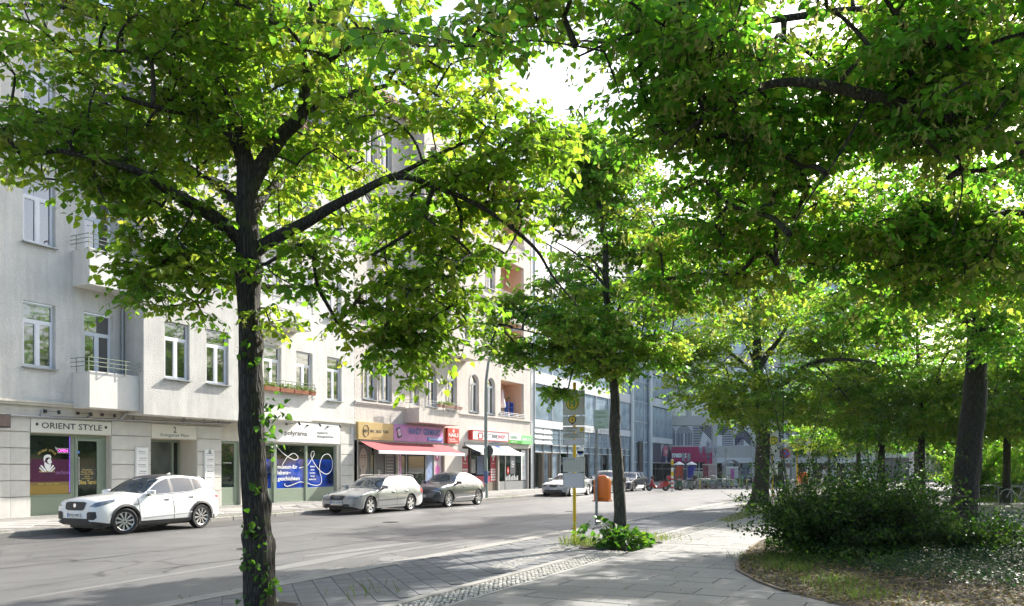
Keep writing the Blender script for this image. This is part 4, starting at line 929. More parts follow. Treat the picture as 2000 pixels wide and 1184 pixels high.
for i in range(5): shared('pane', 1.6, 1.9, glass_shop, h3, 84.6+1.7*i, WALLY+.15, .25)
fix(h3)
s = sign('projecting_sign', 86.2, 87.6, 3.0, 4.0, WALLY-.7, .12, pm('rose sign', (.62,.15,.22), .4), 'rose coloured script sign hanging from the glass building'); text('Style', 86.9, 3.3, .4, txt_w, s, WALLY-.83, w=1.1, shear=.2)
pmm = text('optik photo', 68.5, 4.92, .26, signgrey, None, WALLY-.1, w=7.5, name='facade_lettering'); tag(pmm, 'pale lettering on the white band of the glass building', 'lettering')

# ============================================================ CONCRETE BUILDING closing the square (faces the camera)
D4 = 95.0; b4o = VV*D4 + RV*((1313-1000)/1600*D4); RZ = TH - R(90); PXM = D4/1600
h4 = empty('department_store', (b4o.x, b4o.y, 0), RZ, 'concrete department store with striped art panels and a crimson shopfront', 'building')
conc = pm('facade concrete', (.56,.55,.52), .85, var=.08, scale=.6, stain=.12)
def pz(y): return CAMH + (912-y)*PXM
def px4(p): return (p-1313)*PXM
Wd = px4(1780)
m = MB(); m.box(-3, Wd, .5, 14, 0, 26); m.build('core', pm('core shade', (.16,.16,.16), .8), h4)
m = MB(); cols = [px4(c) for c in (1391, 1468, 1546, 1624, 1702)]
m.box(-3, Wd, 0, .5, pz(831), pz(812)); m.box(px4(1400), Wd, .02, .5, pz(894), pz(873)); m.box(-3, Wd, .05, .5, pz(873), pz(871))
for c in cols: m.box(c, c+px4(1322)-px4(1313), -.12, .5, 0, pz(812)-.01)
for z in (10.2, 13.4, 16.6, 19.8, 23.0): m.box(-3, Wd, 0, .5, z, z+1.5)
for x in np.arange(-2.9, Wd, 4.6): m.box(x, x+.5, -.05, .5, pz(812), 26)
m.build('wall', conc, h4)
for z in (7.75, 11.75, 14.95, 18.15, 21.4):
    for x in np.arange(-2.4, Wd-3, 4.6):
        if z == 7.75: MB
        for k in range(3): shared('window', 1.28, 1.55 if z > 8 else 2.3, glass_tall, h4, float(x)+.68+1.36*k, .2, z)
m = MB()
for z in (7.75, 11.75, 14.95, 18.15, 21.4):
    for x in np.arange(-2.4, Wd-3, 4.6):
        for k in range(4): m.box(x+1.36*k-.04, x+1.36*k+.04, .08, .16, z, z+(1.6 if z > 8 else 2.4))
        m.box(x, x+4.1, .08, .16, z+.75, z+.83)
m.build('window_bars', alum, h4)
# striped art panels
zt, zb = pz(832), pz(871); H4 = zt - zb
spans = [(-1.5, 2.35), (2.4, px4(1391)-.03), (px4(1400)+.03, px4(1434)), (px4(1434)+.04, px4(1468)-.03), (px4(1477)+.03, px4(1511)), (px4(1511)+.04, px4(1546)-.03), (px4(1555)+.03, px4(1590)), (px4(1590)+.04, px4(1624)-.03)]
for i, (a, b) in enumerate(spans):
    ap = MB().box(a, b, .1, .2, zb, zt).build('art_panel', whitep, h4); m = MB(); yy = .07; w2 = b-a
    def bar(x0, z0, x1, z1, t=.05):
        p, q = Vector((x0,yy,z0)), Vector((x1,yy,z1)); d_ = (q-p).normalized(); nn = Vector((-d_.z,0,d_.x))*t; m.quad(p-nn, q-nn, q+nn, p+nn)
    if i % 4 == 0:
        for cxx in (a + w2*.25, a + w2*.75):
            for r in np.arange(.15, w2*.25, .17):
                m.tube([(cxx + r*math.cos(q), yy, zb + 1.45 + r*math.sin(q)) for q in np.linspace(0, PI, 10)], .035, 4)
                bar(cxx-r, zb+.05, cxx-r, zb+1.45); bar(cxx+r, zb+.05, cxx+r, zb+1.45)
    elif i % 4 == 1:
        for k in range(12): bar(a+.05, zb+.1+.19*k, a+w2*.35+.05*(k), zb+.1+.19*k)
        for k in range(12):
            xx = a + w2*.35 + k*.2; e = min(b-.05, xx+H4*.9); bar(xx, zt-.05, e, zt-.05-(e-xx)/.9)
    elif i % 4 == 2:
        for k in range(9): bar(a+.05+.18*k, zt-.05, a+.05+.18*k-min(.18*k, .8), zt-.05-min(.18*k, .8)/.8); 
        for k in range(11): bar(a+.6, zb+.1+.2*k, b-.08, zb+.1+.2*k)
    else:
        for k in range(10):
            s2 = .2*k; bar(a+w2/2, zt-.3-s2*.9, max(a+.05, a+w2/2-1.4), zt-.3-s2*.9-.9) if zt-.3-s2*.9-.9 > zb else None
            bar(a+w2/2, zt-.3-s2*.9, min(b-.05, a+w2/2+1.4), zt-.3-s2*.9-.9) if zt-.3-s2*.9-.9 > zb else None
        for k in range(6): bar(a+.1+.18*k, zb+.05, a+.1+.18*k, zb+1.0)
    m.build('art_print', navy, ap)
crim = pm('crimson fascia', (.42,.015,.11), .45, var=.04)
m = MB(); m.box(-3, px4(1391)-.05, -.25, .4, pz(903), pz(873)); m.box(px4(1377), px4(1391)-.05, -.24, .4, 0, pz(903)); m.build('fascia', crim, h4)
m = MB(); m.box(-3, px4(1377), .2, .3, 0, pz(903)); m.build('shop_glazing', pm('dark blue glazing', (.012,.02,.05), .15), h4)
m = MB(); m.box(-3, px4(1377), .1, .18, pz(916)-.05, pz(916)+.05); [m.box(x, x+.07, .1, .18, 0, pz(903)) for x in (.6, 1.9, 3.1)]; m.build('frame', alum, h4)
shopc = [(.02,.025,.05), (.30,.29,.27), (.06,.06,.09), (.22,.10,.08), (.10,.12,.18), (.30,.28,.25)]
for i, c in enumerate(cols[:-1]):
    a, b = c + .55, cols[i+1]
    for k in range(4):
        x = a + (b-a)*(k+.5)/4; shared('pane', (b-a)/4-.08, 2.9, glass_shop if k % 2 == 0 else glass_tall, h4, x, .25, .1)
    m = MB(); m.box(a, b, -.05, .4, pz(903)-.1, pz(894)); m.build('fascia', whitep, h4)
    m = MB(); rr = random.Random(i)
    for k in range(16): xx = rr.uniform(a+1.5, b-.3); zz = rr.uniform(.5, 2.6); m.box(xx, xx+rr.uniform(.08,.4), .12, .18, zz, zz+rr.uniform(.2,.7), rr.randrange(3))
    m.build('display', [whitep, pm('shop things', (.35,.18,.12), .6, var=.5), pm('shop things 2', (.08,.10,.16), .6, var=.5)], h4)
s = text('maxx', .72, 0, .62, txt_w, None, 0, w=1.75, name='shop_sign', bold=.06); s.location = Vector((b4o.x, b4o.y, 0)) + Matrix.Rotation(RZ, 3, 'Z') @ Vector((.78, -.27, pz(893))); s.rotation_euler = (0, 0, RZ); tag(s, 'white maxx lettering on the crimson fascia', 'sign')

# far houses seen in the gaps between the trees
def far_house(px, z, wd, ht, mat, label, seed, storeys=4, dep=12):
    a = VV*z + RV*((px-1000)/1600*z); r_ = random.Random(seed)
    h = empty('far_building', (a.x, a.y, 0), RZ + r_.uniform(-.08,.08), label, 'building')
    m = MB(); m.box(-wd/2, wd/2, 0, dep, 0, ht); m.build('wall', mat, h)
    for s in range(storeys):
        for i in range(int(wd/2.4)): shared('window', 1.3, 1.6, glass_tall, h, -wd/2 + 1.2 + 2.4*i, -.01, 3.9 + s*3.3, t=.06)
    for i in range(int(wd/4)): shared('shop_glazing', 3.3, 2.4, glass_shop, h, -wd/2 + 2 + 4*i, -.01, .2, t=.06)
    MB().box(-wd/2, wd/2, -.5, .0, 3.0, 3.3).build('canopy', whitep, h)
    return h
far_house(1690, 150, 26, 20, pm('pale render', (.55,.53,.50), .8), 'pale far building behind the parked cars beyond the bollards', 1)
far_house(1960, 170, 34, 22, pm('grey render', (.38,.38,.37), .8), 'grey far building at the right end of the square', 2, 5)
far_house(2350, 150, 40, 20, pm('sand render', (.45,.42,.36), .8), 'sand coloured far building beyond the park on the right', 3, 5)
cb = empty('arcade_building', tuple(at(1838, 912, 104))[:2] + (0,), RZ, 'grey arcade with slim pillars right of the white car', 'building')
MB().box(-1.6, 2.4, .6, 8, 0, 7).box(-1.8, 2.6, -.4, .6, 3.6, 7).build('wall', conc, cb); [MB().box(x, x+.28, -.35, 0, 0, 3.6).build('pillar', galv, cb) for x in (-1.5, -.6, .4, 1.4, 2.1)]
# ============================================================ CARS
def pchip(P):
    xs = np.array([p[0] for p in P], float); ys = np.array([p[1] for p in P], float); h = np.diff(xs); d = np.diff(ys)/h
    m = np.zeros(len(xs)); m[0], m[-1] = d[0], d[-1]
    for i in range(1, len(xs)-1): m[i] = 0 if d[i-1]*d[i] <= 0 else 2*d[i-1]*d[i]/(d[i-1]+d[i])
    def f(x):
        i = int(np.clip(np.searchsorted(xs, x)-1, 0, len(h)-1)); t = (x-xs[i])/h[i]
        t = min(max(t, 0), 1)
        return float((2*t**3-3*t**2+1)*ys[i] + (t**3-2*t**2+t)*h[i]*m[i] + (-2*t**3+3*t**2)*ys[i+1] + (t**3-t**2)*h[i]*m[i+1])
    return f
def wheel_meshes(Rw, style):
    t = MB(); w2 = .115; r0 = Rw*.70
    t.lathe([(r0, -w2+.01), (Rw*.93, -w2), (Rw*.985, -w2+.025), (Rw, -w2*.45), (Rw, w2*.45), (Rw*.985, w2-.025), (Rw*.93, w2), (r0, w2-.01), (r0*.97, 0), (r0, -w2+.01)], 36, axis='y')
    tm = t.mesh('tyre', rubber, smooth=True)
    r = MB(); r.lathe([(r0*1.0, -w2+.012), (r0*.955, -w2+.02), (r0*.93, -w2+.05), (r0*.92, w2*.3)], 36, axis='y', mi=0)
    r.lathe([(.001, -w2*.1), (r0*.93, -w2*.1)], 24, axis='y', mi=1)          # dark backing
    r.lathe([(.001, -w2+.02), (.06, -w2+.022), (.07, -w2+.05)], 14, axis='y', mi=0)
    r.lathe([(.001, -w2+.012), (.026, -w2+.014), (.03, -w2+.03)], 10, axis='y', mi=1)
    n = {'ten': 10, 'five': 5, 'holes': 6, 'y': 5, 'seven': 7}[style]
    for k in range(n):
        q = 2*PI*k/n; d = Vector((math.cos(q), 0, math.sin(q))); s = Vector((-math.sin(q), 0, math.cos(q)))
        if style == 'y':
            for sg in (-1, 1): r.obox(d*r0*.66 + s*sg*r0*.17 + Vector((0,-w2+.035,0)), (d + s*sg*.33)*r0*.33, s*.017, (0,.014,0), 0)
            r.obox(d*r0*.28 + Vector((0,-w2+.035,0)), d*r0*.2, s*.03, (0,.014,0), 0)
        elif style == 'holes':
            r.obox(d*r0*.5 + Vector((0,-w2+.03,0)), d*r0*.45, s*r0*.20, (0,.012,0), 0)
        else:
            wd = .022 if n == 10 else .036
            r.add([d*.05 - s*wd*.7 + Vector((0,-w2+.028,0)), d*r0*.95 - s*wd*1.5 + Vector((0,-w2+.022,0)), d*r0*.95 + s*wd*1.5 + Vector((0,-w2+.022,0)), d*.05 + s*wd*.7 + Vector((0,-w2+.028,0)),
                   d*.05 - s*wd*.6 + Vector((0,-w2+.07,0)), d*r0*.95 - s*wd + Vector((0,-w2+.06,0)), d*r0*.95 + s*wd + Vector((0,-w2+.06,0)), d*.05 + s*wd*.6 + Vector((0,-w2+.07,0))], [(0,1,2,3),(0,4,5,1),(3,2,6,7)], 0)
    rm = r.mesh('rim', [alloy, blk])
    return tm, rm
WM = {}
def make_car(name, sp, loc, rz, label, cat='car', group=None):
    L, W, H, fo, wb, Rw = sp['L'], sp['W'], sp['H'], sp['fo'], sp['wb'], sp['R']
    top = pchip(sp['top']); belt = pchip(sp['belt']); x1, x2, x3, x4 = sp['keys']      # cowl, roof front, roof rear, rear glass foot
    plan = pchip([(0, .68), (.04, .79), (.12, .87), (.3, .945), (.6, .985), (1.0, 1), (L-.9, 1), (L-.4, .965), (L-.15, .91), (L-.04, .84), (L, .76)])
    wx = (fo, fo+wb); Ra = Rw + .065; base = sp.get('base', .22)
    xs = set(np.round(np.linspace(0, L, 50), 3)) | {x1, x2, x3, x4} | {.02, .05, .09, .14, .2, L-.03, L-.08} | set(sp['glass'])
    for q in wx: xs |= set(np.round(q + Ra*np.cos(np.linspace(0, PI, 15)), 3))
    xs = sorted(xs); X = [xs[0]]
    for x in xs[1:]:
        if x - X[-1] > .012: X.append(x)
    X[-1] = L
    crown = pchip([(0, .05), (.3, .07), (x1-.1, .06), (x1+.25, .05), (x2, .05), (x3, .05), (x4, .06), (L, .06)])
    NL, NT = 9, 6
    secs = []
    for x in X:
        zt = top(x); ze = zt - crown(x); zbt = min(belt(x), ze - .012); hw = W/2*plan(x)
        zb = base + max(0, (.35-x))*.30 + max(0, x-(L-.45))*.35
        for q in wx:
            if abs(x-q) < Ra: zb = max(zb, Rw + math.sqrt(max(0, Ra*Ra-(x-q)**2)))
        zb = min(zb, zbt-.04)
        f = lambda z: 1 - .16*(max(0, z-.62)/.6)**1.6 - .12*(max(0, .5-z)/.4)**2
        pts = []
        for k in range(NL):
            u = k/(NL-1); z = zb + (zbt-zb)*u; pts.append((0, hw*f(z), z))
        yb = pts[-1][1]; hh = ze - zbt; tum = sp.get('tum', .42) ; yr = max(yb - tum*hh - .03*min(1, hh/.1), yb*.5)
        g0 = min(.03/max(hh, .001), .45); g1 = 1 - min(.05/max(hh, .001), .45)
        fr = [g0, (g0+g1)/2, g1, 1.0]
        ws = max(0, min(1, 1 - max(0, x1-x)/.35, 1 - max(0, x-x2)/.5)); rs = max(0, min(1, 1 - max(0, x3-x)/.4, 1-max(0, x-x4)/.15)) if x4 < L+.01 else 0
        sh = .16*ws - .08*rs
        for u in fr: pts.append((sh*u, yb + (yr-yb)*u + .035*hh*math.sin(PI*u)*4*.25, zbt + hh*u))
        for k in range(1, NT+1):
            u = 1 - k/NT; pts.append((sh*u*u, yr*u, zt - (zt-ze)*u**2.2))
        secs.append([(x + p[0], p[1], p[2]) for p in pts])
    M_ = len(secs[0]); paint = sp['paint']; clad = sp.get('clad', False)
    parts = {'body': MB(), 'windscreen': MB(), 'rear_window': MB(), 'side_window': MB()}
    root = empty(name, loc, rz, label, cat, group)
    grid = {}
    def vert(i, k, s): 
        p = secs[i][k]; return (p[0], p[1]*s, p[2])
    gl = sp['glass']
    winseg = {}
    for s in (-1, 1):
        for i in range(len(X)-1):
            xm = (X[i]+X[i+1])/2
            for k in range(M_-1):
                q = [vert(i,k,s), vert(i+1,k,s), vert(i+1,k+1,s), vert(i,k+1,s)]
                if s < 0: q = q[::-1]
                if s > 0: q = q[::-1]; q = q[::-1]
                tgt = 'body'; mi = 0
                if k < NL-1 and clad and secs[i][k+1][2] < base + .15: mi = 1
                hh = secs[i][NL+3][2] - secs[i][NL-1][2]
                if NL <= k <= NL+1 and hh > .10:
                    for g in range(0, len(gl), 2):
                        if gl[g] <= xm <= gl[g+1]: tgt = 'side_window%d_%d' % (g//2, s); break
                    else:
                        if gl[0] < xm < gl[-1]: mi = 1
                if k >= NL+3:
                    if x1 < xm < x2 and k >= NL+3: tgt = 'windscreen'
                    elif x3 < xm < x4: tgt = 'rear_window'
                    elif x2 < xm < x3 and sp.get('glassroof') and k >= NL+4: mi = 1
                parts.setdefault(tgt, MB()).add(q, [(0,1,2,3) if s > 0 else (0,1,2,3)], mi)
    for i, rev in ((0, False), (len(X)-1, True)):
        ring = [vert(i,k,1) for k in range(M_)] + [vert(i,k,-1) for k in range(M_-2, -1, -1)]
        parts['body'].add(ring, [tuple(range(len(ring)))])
    def weld(me):
        bm = bmesh.new(); bm.from_mesh(me); bmesh.ops.remove_doubles(bm, verts=bm.verts, dist=.0012); bmesh.ops.recalc_face_normals(bm, faces=bm.faces)
        for fc in bm.faces: fc.smooth = True
        for e in bm.edges:
            if len(e.link_faces) == 2 and e.calc_face_angle(0) > R(38): e.smooth = False
        bm.to_mesh(me); bm.free(); return me
    me = weld(parts['body'].mesh('body', [paint, plast])); body = put(bpy.data.objects.new('body', me), root)
    full = MB(); [full.add(p.v, p.f) for p in parts.values()]
    bv = BVHTree.FromPolygons([Vector(v) for v in full.v], full.f)
    for k, p in parts.items():
        if k == 'body' or not p.v: continue
        nm = 'side_window' if k.startswith('side') else k
        me = weld(p.mesh(nm, car_glass)); put(bpy.data.objects.new(nm, me), root)
    def decal(P3, ang, mat, nm, off=.006, parent=root, rings=4, dens=5):
        d = Vector((math.cos(ang), math.sin(ang), 0)); u = Vector((math.sin(ang), -math.cos(ang), 0))
        P2 = [(Vector(p).dot(u), p[2]) for p in P3]; pts = []
        for i in range(len(P2)):
            a, b = P2[i], P2[(i+1) % len(P2)]
            for k in range(dens): pts.append((a[0]+(b[0]-a[0])*k/dens, a[1]+(b[1]-a[1])*k/dens))
        cx, cz = sum(p[0] for p in pts)/len(pts), sum(p[1] for p in pts)/len(pts); n_ = len(pts); vs = []
        def hit(uu, z):
            o = u*uu + Vector((0,0,z)) + (Vector((L/2,0,0)) - u*Vector((L/2,0,0)).dot(u)) - d*6
            h = bv.ray_cast(o, d, 14); 
            return None if h[0] is None else h[0] - d*off
        last = None
        for r in range(1, rings+1):
            for p in pts:
                h = hit(cx + (p[0]-cx)*r/rings, cz + (p[1]-cz)*r/rings)
                if h is None: h = last if last is not None else Vector((0,0,cz))
                last = h; vs.append(h)
        c0 = hit(cx, cz) or vs[0]; vs.append(c0); fs = []
        for k in range(n_): fs.append((len(vs)-1, k, (k+1) % n_))
        for r in range(rings-1):
            for k in range(n_): fs.append((r*n_+k, (r+1)*n_+k, (r+1)*n_+(k+1)%n_, r*n_+(k+1)%n_))
        o = MB().add(vs, fs).build(nm, mat, parent, smooth=True); return o
    def strip(pts, wdt, ang, mat, nm, off=.006):
        d = Vector((math.cos(ang), math.sin(ang), 0)); u = Vector((math.sin(ang), -math.cos(ang), 0)); vs = []; out = []
        for i in range(len(pts)-1):
            a, b = Vector(pts[i]), Vector(pts[i+1]); nn = max(2, int((b-a).length/.08))
            out += [a.lerp(b, k/nn) for k in range(nn)]
        out.append(Vector(pts[-1]))
        for i, p in enumerate(out):
            t = out[min(i+1, len(out)-1)] - out[max(i-1, 0)]; t2 = Vector((t.dot(u), t.z)).normalized(); nx, nz = -t2.y*wdt/2, t2.x*wdt/2
            for s in (-1, 1):
                uu = p.dot(u) + s*nx; z = p.z + s*nz; o = u*uu + Vector((0,0,z)) + (Vector((L/2,0,0)) - u*Vector((L/2,0,0)).dot(u)) - d*6; h = bv.ray_cast(o, d, 14)
                vs.append((h[0] if h[0] is not None else p) - d*off)
        return MB().add(vs, [(2*i, 2*i+1, 2*i+3, 2*i+2) for i in range(len(out)-1)]).build(nm, mat, root)
    A90 = R(90)
    # wheel arches, underbody, wheels
    if clad:
        for q in wx:
            for s, an in ((-1, A90),):
                P = []
                arcm = MB(); vs = []
                for k in range(25):
                    a = PI*(k/24)*1.12 - .06*PI
                    for rr_ in (Ra-.008, Ra+.055):
                        x, z = q - rr_*math.cos(a), Rw + rr_*math.sin(a); h = bv.ray_cast(Vector((x, -3, z)), Vector((0,1,0)), 5)
                        vs.append((x, (h[0].y if h[0] is not None else -W/2*.985) - .014, z))
                m_ = MB().add(vs, [(2*k, 2*k+1, 2*k+3, 2*k+2) for k in range(24)]); m_.build('wheel_arch_trim', plast, root)
    und = MB(); und.box(.35, L-.35, -W/2+.26, W/2-.26, .18, .50); und.box(.14, L-.12, -W/2+.22, W/2-.22, .27, .45)
    for q in wx:
        for s in (-1, 1): und.box(q-Ra-.03, q+Ra+.03, s*(W/2-.32), s*(W/2-.28), .2, Rw+Ra+.03)
    und.build('underbody', blk, root)
    wk = (Rw, sp.get('rim', 'ten'))
    if wk not in WM: WM[wk] = wheel_meshes(*wk)
    tm, rm = WM[wk]
    for i, q in enumerate(wx):
        for s in (-1, 1):
            ty = bpy.data.objects.new('wheel', tm); put(ty, root); ty.location = (q, s*(W/2-.125), Rw); ty.rotation_euler = (0, 0, (PI if s > 0 else 0) + (sp.get('steer', 0) if i == 0 else 0))
            rmo = bpy.data.objects.new('rim', rm); put(rmo, ty); rmo.rotation_euler = (0, random.uniform(0, 1), 0)
    near = -W/2
    # door gaps, handles, mirror
    for xg in sp['gaps']: strip([(xg, near, base+.06), (xg+.01, near, .6), (xg-.02, near, belt(xg)-.01)], .016, A90, blk, 'door_gap')
    strip([(sp['gaps'][0], near, base+.075), (sp['gaps'][-1]-.03, near, base+.085)], .014, A90, blk, 'door_gap')
    for xh in sp['handles']:
        h = bv.ray_cast(Vector((xh, -3, belt(xh)-.13)), Vector((0,1,0)), 5)[0]
        MB().box(xh-.10, xh+.10, h.y-.035, h.y-.012, h.z-.014, h.z+.016).box(xh-.10, xh-.08, h.y-.02, h.y+.01, h.z-.01, h.z+.01).box(xh+.08, xh+.10, h.y-.02, h.y+.01, h.z-.01, h.z+.01).build('door_handle', sp.get('handle', paint), root, bevel=.005)
        decal([(xh-.06,near,h.z-.05),(xh+.06,near,h.z-.05),(xh+.06,near,h.z+.02),(xh-.06,near,h.z+.02)], A90, plast, 'handle_recess', off=.003, rings=2, dens=2)
    xm = sp['gl0']; hy = bv.ray_cast(Vector((xm, -3, belt(xm)+.02)), Vector((0,1,0)), 5)[0]
    for s in (-1, 1):
        m_ = MB(); c = Vector((xm-.02, s*(abs(hy.y)+.11), belt(xm)+.10)); m_.add(*(lambda: ([(c.x + dx*.11*sc, c.y + s*dy*.12*sc2, c.z + dz*.075*sc2) for dx, sc, sc2 in ((-1, 1, .62), (0, 1, 1.0), (1, .6, .9)) for dy, dz in ((-1,-1),(1,-.8),(1,.8),(-1,1))], [(0,1,2,3)[::-1], (8,9,10,11)] + [(i*4+k, i*4+(k+1)%4, (i+1)*4+(k+1)%4, (i+1)*4+k) for i in range(2) for k in range(4)]))())
        o = m_.build('mirror', paint, root, bevel=.012, smooth=True); MB().obox(c + Vector((0,-s*.13,-.06)), (.04,0,0), (0,.05,0), (0,0,.02)).build('mirror_arm', plast, o)
    # waist trims
    strip([(gl[0]-.02, near, belt(gl[0])+.012)] + [(x, near, belt(x)+.012) for x in np.linspace(gl[0], gl[-1], 6)], .02, A90, sp.get('trim', blk), 'window_trim', off=.008)
    if sp.get('crease'): strip([(x, near, z) for x, z in sp['crease']], .03, A90, sp.get('trimlow', paint), 'side_moulding', off=.012)
    # lamps
    hl = sp['lamp']
    for s in (-1, 1): decal([(x, s*y, z) for x, y, z in hl] if s < 0 else [(x, y, z) for x, y, z in hl][::-1], R(38) if s < 0 else -R(38), lens, 'headlight', off=.008)
    tl = sp['tail']
    decal([(x, near, z) for x, z in tl], A90, redlens, 'tail_light', off=.006, rings=2)
    decal([(0, y, z) for y, z in sp['grille']], 0, sp.get('gmat', plast), 'grille', off=.012, dens=6)
    for P in sp.get('intakes', []):
        decal([(0, y, z) for y, z in P], 0, plast, 'air_intake', off=.008); decal([(0, -y, z) for y, z in P][::-1], 0, plast, 'air_intake', off=.008)
    if sp.get('lowgrille'): decal([(0, y, z) for y, z in sp['lowgrille']], 0, sp.get('lgm', plast), 'lower_grille', off=.010, dens=6)
    # plate
    if sp.get('plate'):
        pzc, txt = sp['plate']; h = bv.ray_cast(Vector((-2, 0, pzc)), Vector((1,0,0)), 5)[0]; xp = (h.x if h is not None else 0) - .03
        pl = MB().box(xp-.008, xp, -.26, .26, pzc-.055, pzc+.055).build('number_plate', white_p, root); MB().box(xp-.011, xp-.008, .215, .26, pzc-.055, pzc+.055).build('strip', blue, pl)
        t = text(txt, 0, 0, .072, txt_d, pl, 0, w=.42); t.location = (xp-.012, -.02, pzc-.036); t.rotation_euler = (0, 0, -A90)
    return root, bv, decal, strip

pw = pm('car paint white', (.80,.80,.79), .25, var=0, coat=1.0); psil = pm('car paint silver', (.27,.28,.29), .30, metal=.45, var=.02, coat=1.0)
pgry = pm('car paint grey', (.060,.066,.082), .30, metal=.5, var=.02, coat=1.0); pblk = pm('car paint black', (.02,.022,.026), .2, metal=.2, var=0, coat=1.0)
pbm = pm('car paint light silver', (.34,.36,.39), .28, metal=.45, var=.02, coat=1.0)
SUV = dict(L=4.40, W=1.90, H=1.65, fo=.88, wb=2.68, R=.365, paint=pw, clad=True, rim='ten', steer=R(-14), base=.25, tum=.40,
    top=[(0,.70),(.03,.86),(.09,.955),(.2,1.01),(.6,1.075),(1.25,1.14),(1.40,1.18),(2.08,1.56),(2.45,1.635),(3.0,1.655),(3.6,1.61),(3.98,1.535),(4.12,1.40),(4.32,1.10),(4.38,.95),(4.40,.80)],
    belt=[(0,.7),(.4,.93),(1.1,1.02),(2.0,1.06),(3.2,1.12),(3.8,1.20),(4.4,1.1)], keys=(1.35, 2.08, 3.95, 4.32), glass=[1.62, 2.48, 2.60, 3.34, 3.40, 3.72], gl0=1.72,
    gaps=(1.32, 2.52, 3.40), handles=(2.30, 3.22), lamp=[(.10,.50,.80),(.22,.62,.90),(.62,.83,1.00),(.60,.86,.93),(.40,.80,.85),(.2,.68,.79)],
    tail=[(4.18,1.0),(4.33,1.0),(4.33,.92),(4.18,.94)], grille=[(-.42,.90),(-.30,.925),(.30,.925),(.42,.90),(.38,.72),(.28,.69),(-.28,.69),(-.38,.72)],
    intakes=[[(-.50,.62),(-.50,.44),(-.74,.44),(-.80,.50),(-.78,.66),(-.56,.66)]], lowgrille=[(-.5,.47),(.5,.47),(.74,.33),(.62,.28),(-.62,.28),(-.74,.33)], plate=(.56, 'B·KQ 1097'), crease=[(1.5,.46),(2.6,.50),(3.3,.53)], trimlow=pw, glassroof=True)
WAG = dict(L=4.80, W=1.81, H=1.46, fo=.93, wb=2.76, R=.325, paint=psil, rim='holes', base=.20, tum=.45,
    top=[(0,.58),(.03,.66),(.08,.70),(.2,.76),(.7,.86),(1.30,.95),(1.42,.98),(2.15,1.38),(2.5,1.44),(3.2,1.46),(4.0,1.43),(4.35,1.37),(4.42,1.30),(4.70,.98),(4.76,.80),(4.80,.62)],
    belt=[(0,.6),(.4,.74),(1.1,.86),(2.0,.92),(4.0,.97),(4.8,.9)], keys=(1.38, 2.15, 4.38, 4.68), glass=[1.66, 2.60, 2.70, 3.48, 3.56, 4.22], gl0=1.78,
    gaps=(1.38, 2.66, 3.60), handles=(2.45, 3.38), lamp=[(.06,.50,.60),(.06,.48,.71),(.30,.74,.77),(.48,.83,.78),(.46,.84,.68),(.25,.78,.61)],
    tail=[(4.45,.95),(4.66,.93),(4.70,.70),(4.50,.74)], grille=[(-.34,.72),(.34,.72),(.30,.56),(-.30,.56)], lowgrille=[(-.76,.40),(.76,.40),(.70,.26),(-.70,.26)], plate=(.46, 'HVL LJ 893'), crease=[(1.42,.50),(2.6,.52),(3.6,.54)], trimlow=plast)
COUPE = dict(L=4.57, W=1.82, H=1.57, fo=.90, wb=2.72, R=.355, paint=pgry, clad=False, rim='y', base=.24, tum=.44,
    top=[(0,.62),(.03,.78),(.09,.88),(.2,.94),(.7,1.02),(1.2,1.07),(1.34,1.11),(2.05,1.50),(2.4,1.56),(2.8,1.565),(3.3,1.50),(3.9,1.30),(4.30,1.12),(4.48,1.06),(4.54,.9),(4.57,.75)],
    belt=[(0,.65),(.4,.86),(1.1,.96),(2.0,1.0),(3.2,1.05),(3.9,1.13),(4.57,1.0)], keys=(1.30, 2.05, 3.30, 4.30), glass=[1.58, 2.46, 2.56, 3.32, 3.38, 3.66], gl0=1.70,
    gaps=(1.32, 2.50, 3.42), handles=(2.30, 3.22), lamp=[(.08,.46,.77),(.2,.62,.84),(.55,.82,.91),(.56,.85,.84),(.35,.79,.76),(.12,.55,.71)],
    tail=[(4.25,.98),(4.50,.98),(4.52,.86),(4.25,.90)], grille=[(-.44,.80),(.44,.80),(.30,.60),(-.30,.60)], lowgrille=[(-.60,.46),(.60,.46),(.68,.32),(-.68,.32)], plate=(.52, 'B·IX 2888'), intakes=[[(-.62,.58),(-.62,.44),(-.80,.46),(-.84,.60)]], gmat=plast)
SED = dict(L=4.53, W=1.82, H=1.42, fo=.80, wb=2.76, R=.33, paint=pbm, rim='seven', base=.18, tum=.45,
    top=[(0,.56),(.03,.66),(.1,.74),(.3,.80),(.8,.89),(1.3,.96),(1.44,1.0),(2.15,1.35),(2.5,1.41),(3.0,1.41),(3.4,1.34),(3.92,1.08),(4.1,1.06),(4.42,1.03),(4.50,.92),(4.53,.7)],
    belt=[(0,.6),(.4,.76),(1.1,.87),(2.0,.91),(3.5,.98),(4.53,.9)], keys=(1.40, 2.15, 3.35, 3.92), glass=[1.66, 2.52, 2.60, 3.36, 3.42, 3.56], gl0=1.76,
    gaps=(1.40, 2.56, 3.42), handles=(2.36, 3.28), lamp=[(.06,.42,.60),(.07,.42,.70),(.30,.72,.76),(.46,.83,.77),(.42,.83,.68),(.22,.72,.61)],
    tail=[(4.25,.88),(4.46,.88),(4.48,.74),(4.28,.76)], grille=[(-.24,.70),(.24,.70),(.22,.58),(-.22,.58)], lowgrille=[(-.60,.40),(.60,.40),(.56,.28),(-.56,.28)], plate=(.46, 'B·MR 4412'))
def place(sp, name, x, label, yside=18.78, hz=0, over=None, group='cars parked along the far kerb'):
    s = dict(sp); s.update(over or {}); return make_car(name, s, (x - s['fo'], yside + s['W']/2, 0.004), hz, label, 'car', group)
def wheel_x(px, Y=18.78): return on_plane(px, Y)
